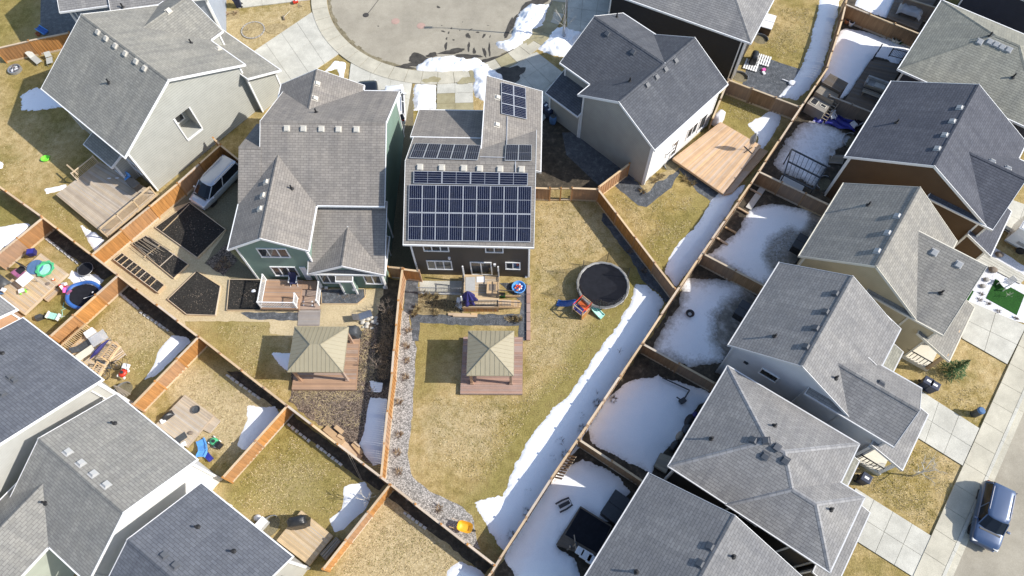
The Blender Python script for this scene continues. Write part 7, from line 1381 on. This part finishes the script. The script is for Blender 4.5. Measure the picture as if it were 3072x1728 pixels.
# white adirondack chair and rocks
t = thing('lounge_chair', 'white slatted lounge chair on the artificial turf', 'chair', zR(785, 1100), rad(-65))
for k in range(5): MB().box((-.2+.1*k, 0, .35), (.08, .6, .03)).build('seat_slat', 'white', t); MB().box((-.2+.1*k, .42, .65), (.08, .04, .7), rx=-.4).build('back_slat', 'white', t)
for sx in (-.32, .32): MB().box((sx, 0, .5), (.12, .75, .03)).build('armrest', 'white', t); MB().box((sx, -.3, .25), (.06, .06, .5)).build('leg', 'white', t); MB().box((sx, .25, .25), (.06, .06, .5)).build('leg', 'white', t)
def rock(label, p, s, mat='stone', group=None):
    rn = random.Random(int(p[0]*100)); t = MB().grid(lambda u, v: (s*math.sin(math.pi*u)*math.cos(2*math.pi*v)*(1+.2*math.sin(v*17+u*5)), s*math.sin(math.pi*u)*math.sin(2*math.pi*v)*(1+.2*math.cos(v*13)), s*.5-s*.6*math.cos(math.pi*u)), 6, 12).build('boulder', mat, smooth=True); t.location = (p[0], p[1], 0); return tag(t, label, 'boulder', group)
for q in ((742, 780), (675, 938)): rock('dark round shrub stump beside the concrete walk', zR(*q), .32, 'bark', 'dark stumps in the white rock')
for q in ((612, 1036), (575, 1103)): rock('grey boulder in the white rock bed', zR(*q), .22, 'stone', 'boulders in the white rock')
rn = random.Random(9)
for i in range(26): q = (900+rn.uniform(-1, 1)*45, 1000+rn.uniform(-1, 1)*70); p = Q('11', 985+rn.uniform(-60, 60), 1010+rn.uniform(-45, 45)-0*i); rock('tan boulder heaped beside the silver patio chair', p, rn.uniform(.1, .2), 'vent_tan', 'boulders beside the silver chair')
# ladder leaning flat beside minivan
t = thing('ladder', 'pale wooden ladder leaning on the fence behind the minivan', 'ladder', zV(280, 450), yaw(zV(280, 450), zV(680, 110))); 
for y in (0, .4): MB().bar((0, -y, .1+y*.2), (2.1, -y, .9+y*.2), .05, .06).build('side_rail', 'old_wood', t)
for k in range(6): MB().bar((.2+.34*k, 0, .18+.13*k), (.2+.34*k, -.4, .26+.13*k), .04, .04).build('rung', 'old_wood', t)
for i, (a, b) in enumerate((((340, 330), (505, 660)), ((375, 350), (520, 665)))): tag(MB().tube([zP(*a, 1.85), zP(*b, .05)], .02, 6).build('leaning_pole', 'old_wood'), 'thin pole leaning against the back fence', 'pole', 'poles leaning on the back fence')
# ---- plants
def branch(m, p, d, L, r, depth, rn, spread=.6, k=3, up=.15):
    q = p+d*L; mid = p+d*L*.5+Vector((rn.uniform(-1, 1), rn.uniform(-1, 1), rn.uniform(-1, 1)))*L*.06; m.tube([p, mid, q], [r, r*.8, r*.55], 5)
    if depth == 0: return
    for i in range(k):
        nd_ = (d+Vector((rn.uniform(-1, 1), rn.uniform(-1, 1), rn.uniform(-.4, .8)))*spread+Vector((0, 0, up))).normalized(); branch(m, p+d*L*rn.uniform(.45, 1.0), nd_, L*rn.uniform(.55, .75), r*.55, depth-1, rn, spread, k, up)
def bare_tree(label, p, h, mat='pale_bark', depth=4, seed=1, spread=.6, k=3, r=.05, name='bare_tree', lean=(0, 0), up=.15):
    t = thing(name, label, 'tree', (p[0], p[1], 0)); rn = random.Random(seed); m = MB(); m.tube([(0, 0, 0), (lean[0]*.5, lean[1]*.5, h*.22), (lean[0], lean[1], h*.45)], [r, r*.85, r*.7], 7); m.build('trunk', mat, t, smooth=True); c = MB(); b0 = Vector((lean[0], lean[1], h*.45))
    for i in range(k+2):
        a = i*2.4; branch(c, b0-Vector((0, 0, rn.uniform(0, h*.2))), Vector((math.cos(a)*spread*1.4, math.sin(a)*spread*1.4, 1)).normalized(), h*.28, r*.5, depth-2, rn, spread, k, up)
    branch(c, b0, Vector((0, 0, 1)), h*.3, r*.6, depth-1, rn, spread, k, up); c.build('crown', mat, t); return t
bare_tree('pale leafless young tree standing in the snow pile', P(1688, 110), 3.6, 'pale_bark', 4, 2, .55, 3, .05)
t = thing('street_lamp', 'slim galvanised street lamp rising from the snow pile', 'street lamp', P(1692, 113)); MB().lathe([(.14, 0), (.14, .4), (.075, .45), (.05, 9.0), (0, 9.0)], 14).build('pole', 'alloy', t); MB().tube([(0, 0, 8.6), (-.5, .05, 9.05), (-1.4, .1, 9.2)], .035, 8).build('arm', 'alloy', t); MB().box((-1.7, .12, 9.2), (.75, .28, .14)).build('lamp_head', 'grey_metal', t, bev=.03)
bare_tree('leafless branching shrub between the gravel and the dividing fence', Q('11', 1115, 950), 2.2, 'bark', 4, 4, .8, 3, .05, 'bare_shrub')
bare_tree('leafless small tree in the shade by the dividing fence', Q('11', 1050, 1340), 2.0, 'bark', 4, 6, .85, 3, .045)
bare_tree('leafless shrub at the small shaded snow patch', Q('12', 1020, 125), 1.4, 'bark', 3, 7, .8, 3, .03, 'bare_shrub')
bare_tree('slim leafless sapling on the snow by the covered grill yard fence', Q('12', 985, 910), 2.4, 'pale_bark', 4, 8, .5, 3, .035)
bare_tree('slim leafless tree casting a long shadow on the front lawn', Q('32', 1605, 724), 3.6, 'pale_bark', 4, 9, .6, 3, .065)
bare_tree('leafless shrub on the front lawn round island', Q('00', 1800, 225), .6, 'bark', 3, 10, .8, 3, .02, 'bare_shrub')
bare_tree('small twig poking through the snowbank', Q('21', 860, 1235), 1.1, 'bark', 3, 12, .7, 2, .02, 'bare_shrub')
bare_tree('bare stem at the green turf', zR(815, 1210), .9, 'pale_bark', 3, 13, .9, 3, .02, 'bare_shrub')
bare_tree('dark weed clump against the back fence by the playhouse', MP(430, 830), 1.0, 'bark', 3, 14, .8, 3, .03, 'bare_shrub')
bare_tree('bushy leafless shrub spilling over the mulch by the gazebo grill', Q('11', 1000, 1120), 1.3, 'dry_twig', 4, 16, .9, 3, .03, 'bare_shrub')
bare_tree('low leafless shrub at the lower end of the mulch strip', Q('11', 1060, 1210), 1.2, 'dry_twig', 4, 17, .9, 3, .03, 'bare_shrub')
def tuft(label, p, r, h, mat='dry_twig', n=46, seed=1, group=None):
    rn = random.Random(seed); m = MB()
    for i in range(n):
        a = rn.uniform(0, 6.283); rr = r*rn.uniform(.05, .35); b = Vector((rr*math.cos(a), rr*math.sin(a), 0)); e = Vector((r*rn.uniform(.5, 1.1)*math.cos(a+rn.uniform(-.4, .4)), r*rn.uniform(.5, 1.1)*math.sin(a+rn.uniform(-.4, .4)), h*rn.uniform(.3, 1))); s = Vector((-math.sin(a), math.cos(a), 0))*.014
        m.face([b-s, b+s, b.lerp(e, .6)+s*.8+Vector((0, 0, h*.15)), e]); 
    o = m.build('dry_shrub', mat); o.location = (p[0], p[1], 0); return tag(o, label, 'shrub', group)
for i, q in enumerate(((1200, 190), (1200, 430), (1190, 560), (1200, 700), (1490, 960), (1250, 10))): tuft('dry brown perennial clump in the river rock', Q('12', *q), .42, .35, seed=i, group='dry clumps in the river rock')
for i, q in enumerate(((1270, 1070), (1255, 1185), (1260, 1290))): tuft('dry brown perennial clump in the river rock', Q('11', *q), .38, .35, seed=10+i, group='dry clumps in the river rock')
for i, q in enumerate(((520, 1170), (250, 1100), (200, 1180), (1650, 1250), (1720, 1260), (340, 900), (420, 920), (520, 930))): tuft('tall straw coloured grass clump by the raised deck', zA(*q), .4, .5, 'straw', 60, 30+i, group='straw grass clumps by the raised deck')
for i, q in enumerate(((1030, 1390), (1110, 1310), (1160, 1280), (1390, 1330), (1330, 1300))): tuft('straw grass clump by the white wall', Q('20', *q), .45, .4, 'straw', 60, 50+i, group='straw grass clumps by the white wall')
for i, q in enumerate(((200, 845), (685, 120), (580, 290), (375, 600))): tuft('dark twiggy clump poking out of the snowbank', Q('22', *q), .32, .3, 'bark', 36, 60+i, group='dark clumps in the snowbank')
for i, q in enumerate(((430, 480), (820, 175), (700, 200), (590, 385), (470, 570), (80, 1150), (190, 990))): tuft('dark shrub between the snowbank and the back fence', Q('22', *q), .4, .45, 'bark', 40, 70+i, group='dark shrubs along the back fence')
for i, q in enumerate(((630, 1280), (740, 1360), (915, 1435), (545, 1240), (560, 1180))): tuft('small dry plant in the white rock bed', zR(*q), .25, .25, 'bark', 30, 80+i, group='dry plants in the white rock')
for i, q in enumerate(((935, 500), (1040, 640))): tuft('dark shrub in the strip along the diagonal fence', Q('21', *q), .35, .4, 'bark', 40, 90+i, group='dark shrubs along the diagonal fence')
for i, q in enumerate(((1560, 120), (1640, 110), (1700, 100))): tuft('dry leafy clump beside the blue sided house', Q('00', *q), .4, .3, 'dry_twig', 40, 95+i, group='clumps beside the blue sided house')
for i, q in enumerate(((1580, 610), (1620, 560), (1650, 600))): tuft('brown leafy clump beside the gravel pad', Q('01', *q), .45, .35, 'dry_twig', 50, 99+i, group='clumps beside the gravel pad')
# spruce
t = thing('spruce_tree', 'small green spruce on the front lawn by the wooden porch', 'tree', P(2850, 1118)); rn = random.Random(4); MB().tube([(0, 0, 0), (0, 0, 2.7)], [.06, .015], 7).build('trunk', 'bark', t); m = MB()
for i in range(900):
    z = .2+2.4*rn.random()**1.2; R_ = (2.75-z)*.36; a = rn.uniform(0, 6.283); r0 = R_*rn.uniform(.1, .9); r1 = r0+R_*.28; p = Vector((r0*math.cos(a), r0*math.sin(a), z)); q = Vector((r1*math.cos(a+rn.uniform(-.3, .3)), r1*math.sin(a+rn.uniform(-.3, .3)), z-.08+rn.uniform(-.05, .1))); s = Vector((-math.sin(a), math.cos(a), rn.uniform(-.5, .5)))*.035
    m.face([p-s, p+s, q])
m.build('crown', 'needles', t)
# round lawn islands with stone edge
for lab, c, rx in (('round lawn island edged in stone on the front lawn', zW(645, 370), 1.05),):
    t = thing('lawn_island', lab, 'lawn island', c); MB().lathe([(rx, 0), (rx, .04), (rx*.92, .07), (0, .09)], 30).build('mound', 'straw', t)
    for k in range(22): a = 2*math.pi*k/22; MB().box((rx*1.03*math.cos(a), rx*1.03*math.sin(a), .05), (.26, .12, .1), a+math.pi/2).build('edge_stone', 'stone', t, bev=.01)
tag(MB().lathe([(.9, 0), (.85, .05), (0, .08)], 20, (0, 0, 0), 1.3, .8).build('mulch_mound', 'straw'), 'straw coloured mound beside the concrete driveway', 'mound').location = zW(930, 350)
# ================================================================= LITTER: turf clumps, twigs and dead stems
def scatter(name, label, polys, n, mat, seed, w=(.012, .03), h=(.03, .1), L=(.03, .12), z=0.0):
    """loose blades or twigs spread over the given places, joined because nobody could count them"""
    rn = np.random.default_rng(seed); m = MB(); areas = []
    for pl in polys:
        q = [(p[0], p[1]) for p in pl]; areas.append(abs(sum(q[i][0]*q[(i+1) % len(q)][1]-q[(i+1) % len(q)][0]*q[i][1] for i in range(len(q))))/2)
    vs, fs = [], []
    for pl, ar in zip(polys, areas):
        q = [(p[0], p[1]) for p in pl]; k = int(n*ar/sum(areas)); xs, ys = [p[0] for p in q], [p[1] for p in q]
        X = rn.uniform(min(xs), max(xs), k*3); Y = rn.uniform(min(ys), max(ys), k*3); keep = (sdf(X, Y, q) > .15) & (fbm(X, Y, .9, seed) > rn.uniform(.3, .62, k*3)); X, Y = X[keep][:k], Y[keep][:k]
        for x, y in zip(X, Y):
            a = rn.uniform(0, 6.283); ww = rn.uniform(*w); l = rn.uniform(*L); hh = rn.uniform(*h); c, s = math.cos(a), math.sin(a); i = len(vs)
            vs += [(x-s*ww, y+c*ww, z), (x+s*ww, y-c*ww, z), (x+c*l, y+s*l, z+hh)]; fs.append((i, i+1, i+2))
    m.poly(vs, fs); o = m.build(name, mat); return kind(o, 'stuff', label)
plain('blade_straw', (0.52, 0.42, 0.24), 1.0, 0.3, 2, spec=.05); plain('blade_olive', (0.2, 0.18, 0.055), 1.0, 0.3, 2, spec=.05)
LAWNS = [TP('21', (260, 130), (560, 130), (830, 480), (560, 560), (500, 800), (660, 1000), (900, 900), (700, 1180), (560, 1400), (260, 1600), (60, 2000), (-120, 2200), (-420, 2050), (-520, 1900), (-500, 1500), (-300, 1560), (170, 1560), (180, 1150), (250, 600)),
         TP('21', (860, 60), (1050, 190), (1250, 30), (1480, 130), (1380, 320), (1200, 540), (1170, 600), (780, 80)), TP('11', (-150, 1020), (240, 1020), (430, 1100), (240, 1110), (190, 1400), (380, 1440), (330, 1620), (100, 1440)),
         TP('01', (870, 830), (1220, 1080), (1110, 1290), (1000, 1420), (830, 1200), (700, 1000)), TP('02', (1200, 160), (1340, 120), (1600, 310), (1500, 420), (1600, 560), (1700, 480), (1770, 330), (1760, 230), (1900, 220), (1640, 20), (1420, 0)),
         TP('12', (380, 370), (900, 760), (780, 810), (780, 950), (690, 1030), (500, 950), (320, 1150), (0, 920), (0, 800)), TP('12', (1120, 920), (1640, 1330), (1540, 1450), (760, 1450), (850, 1230)),
         TP('32', (1680, 480), (1950, 650), (1740, 1140), (1220, 800), (1300, 720)), TP('32', (1720, 150), (2220, 20), (2080, 360)), TP('30', (640, 60), (900, 40), (850, 330), (790, 480), (560, 400), (520, 330)), TP('00', (20, 950), (300, 1300), (200, 1420), (0, 1300)), TP('20', (1660, 700), (1950, 830), (1830, 900), (1640, 860)), TP('01', (370, 100), (620, 310), (640, 450), (330, 210))]
scatter('grass', 'matted straw blades standing out of the dormant lawns', LAWNS, 26000, 'blade_straw', 3)
scatter('grass', 'dull olive blades mixed into the dormant lawns', LAWNS, 11000, 'blade_olive', 11)
MULCH = [TP('12', (430, 70), (960, 60), (970, 240), (930, 420), (890, 520), (650, 370), (410, 185)), TP('11', (900, 1100), (1030, 980), (1040, 1449), (900, 1449))]
scatter('twig_litter', 'pale dead twigs and stems littering the bark mulch', MULCH, 1500, 'blade_straw', 21, (.008, .016), (.02, .14), (.12, .4), .012)
scatter('twig_litter', 'dark dead stems standing in the bark mulch', MULCH, 900, 'bark', 22, (.01, .02), (.08, .3), (.1, .35), .012)
STRIP = [TP('11', (1075, 880), (1180, 900), (1130, 1440), (1030, 1440))]
scatter('twig_litter', 'brown stems tangled along the dividing fence', STRIP, 700, 'dry_twig', 23, (.01, .02), (.1, .5), (.15, .5), .016)
scatter('twig_litter', 'dry straw stems in the beds behind the solar house', [XP(zA, (270, 900), (900, 1000), (905, 1150), (480, 1195), (180, 1180)), XP(zA, (1380, 1190), (1740, 1200), (1720, 1330), (1560, 1300))], 900, 'straw', 24, (.01, .02), (.05, .3), (.12, .4), .02)
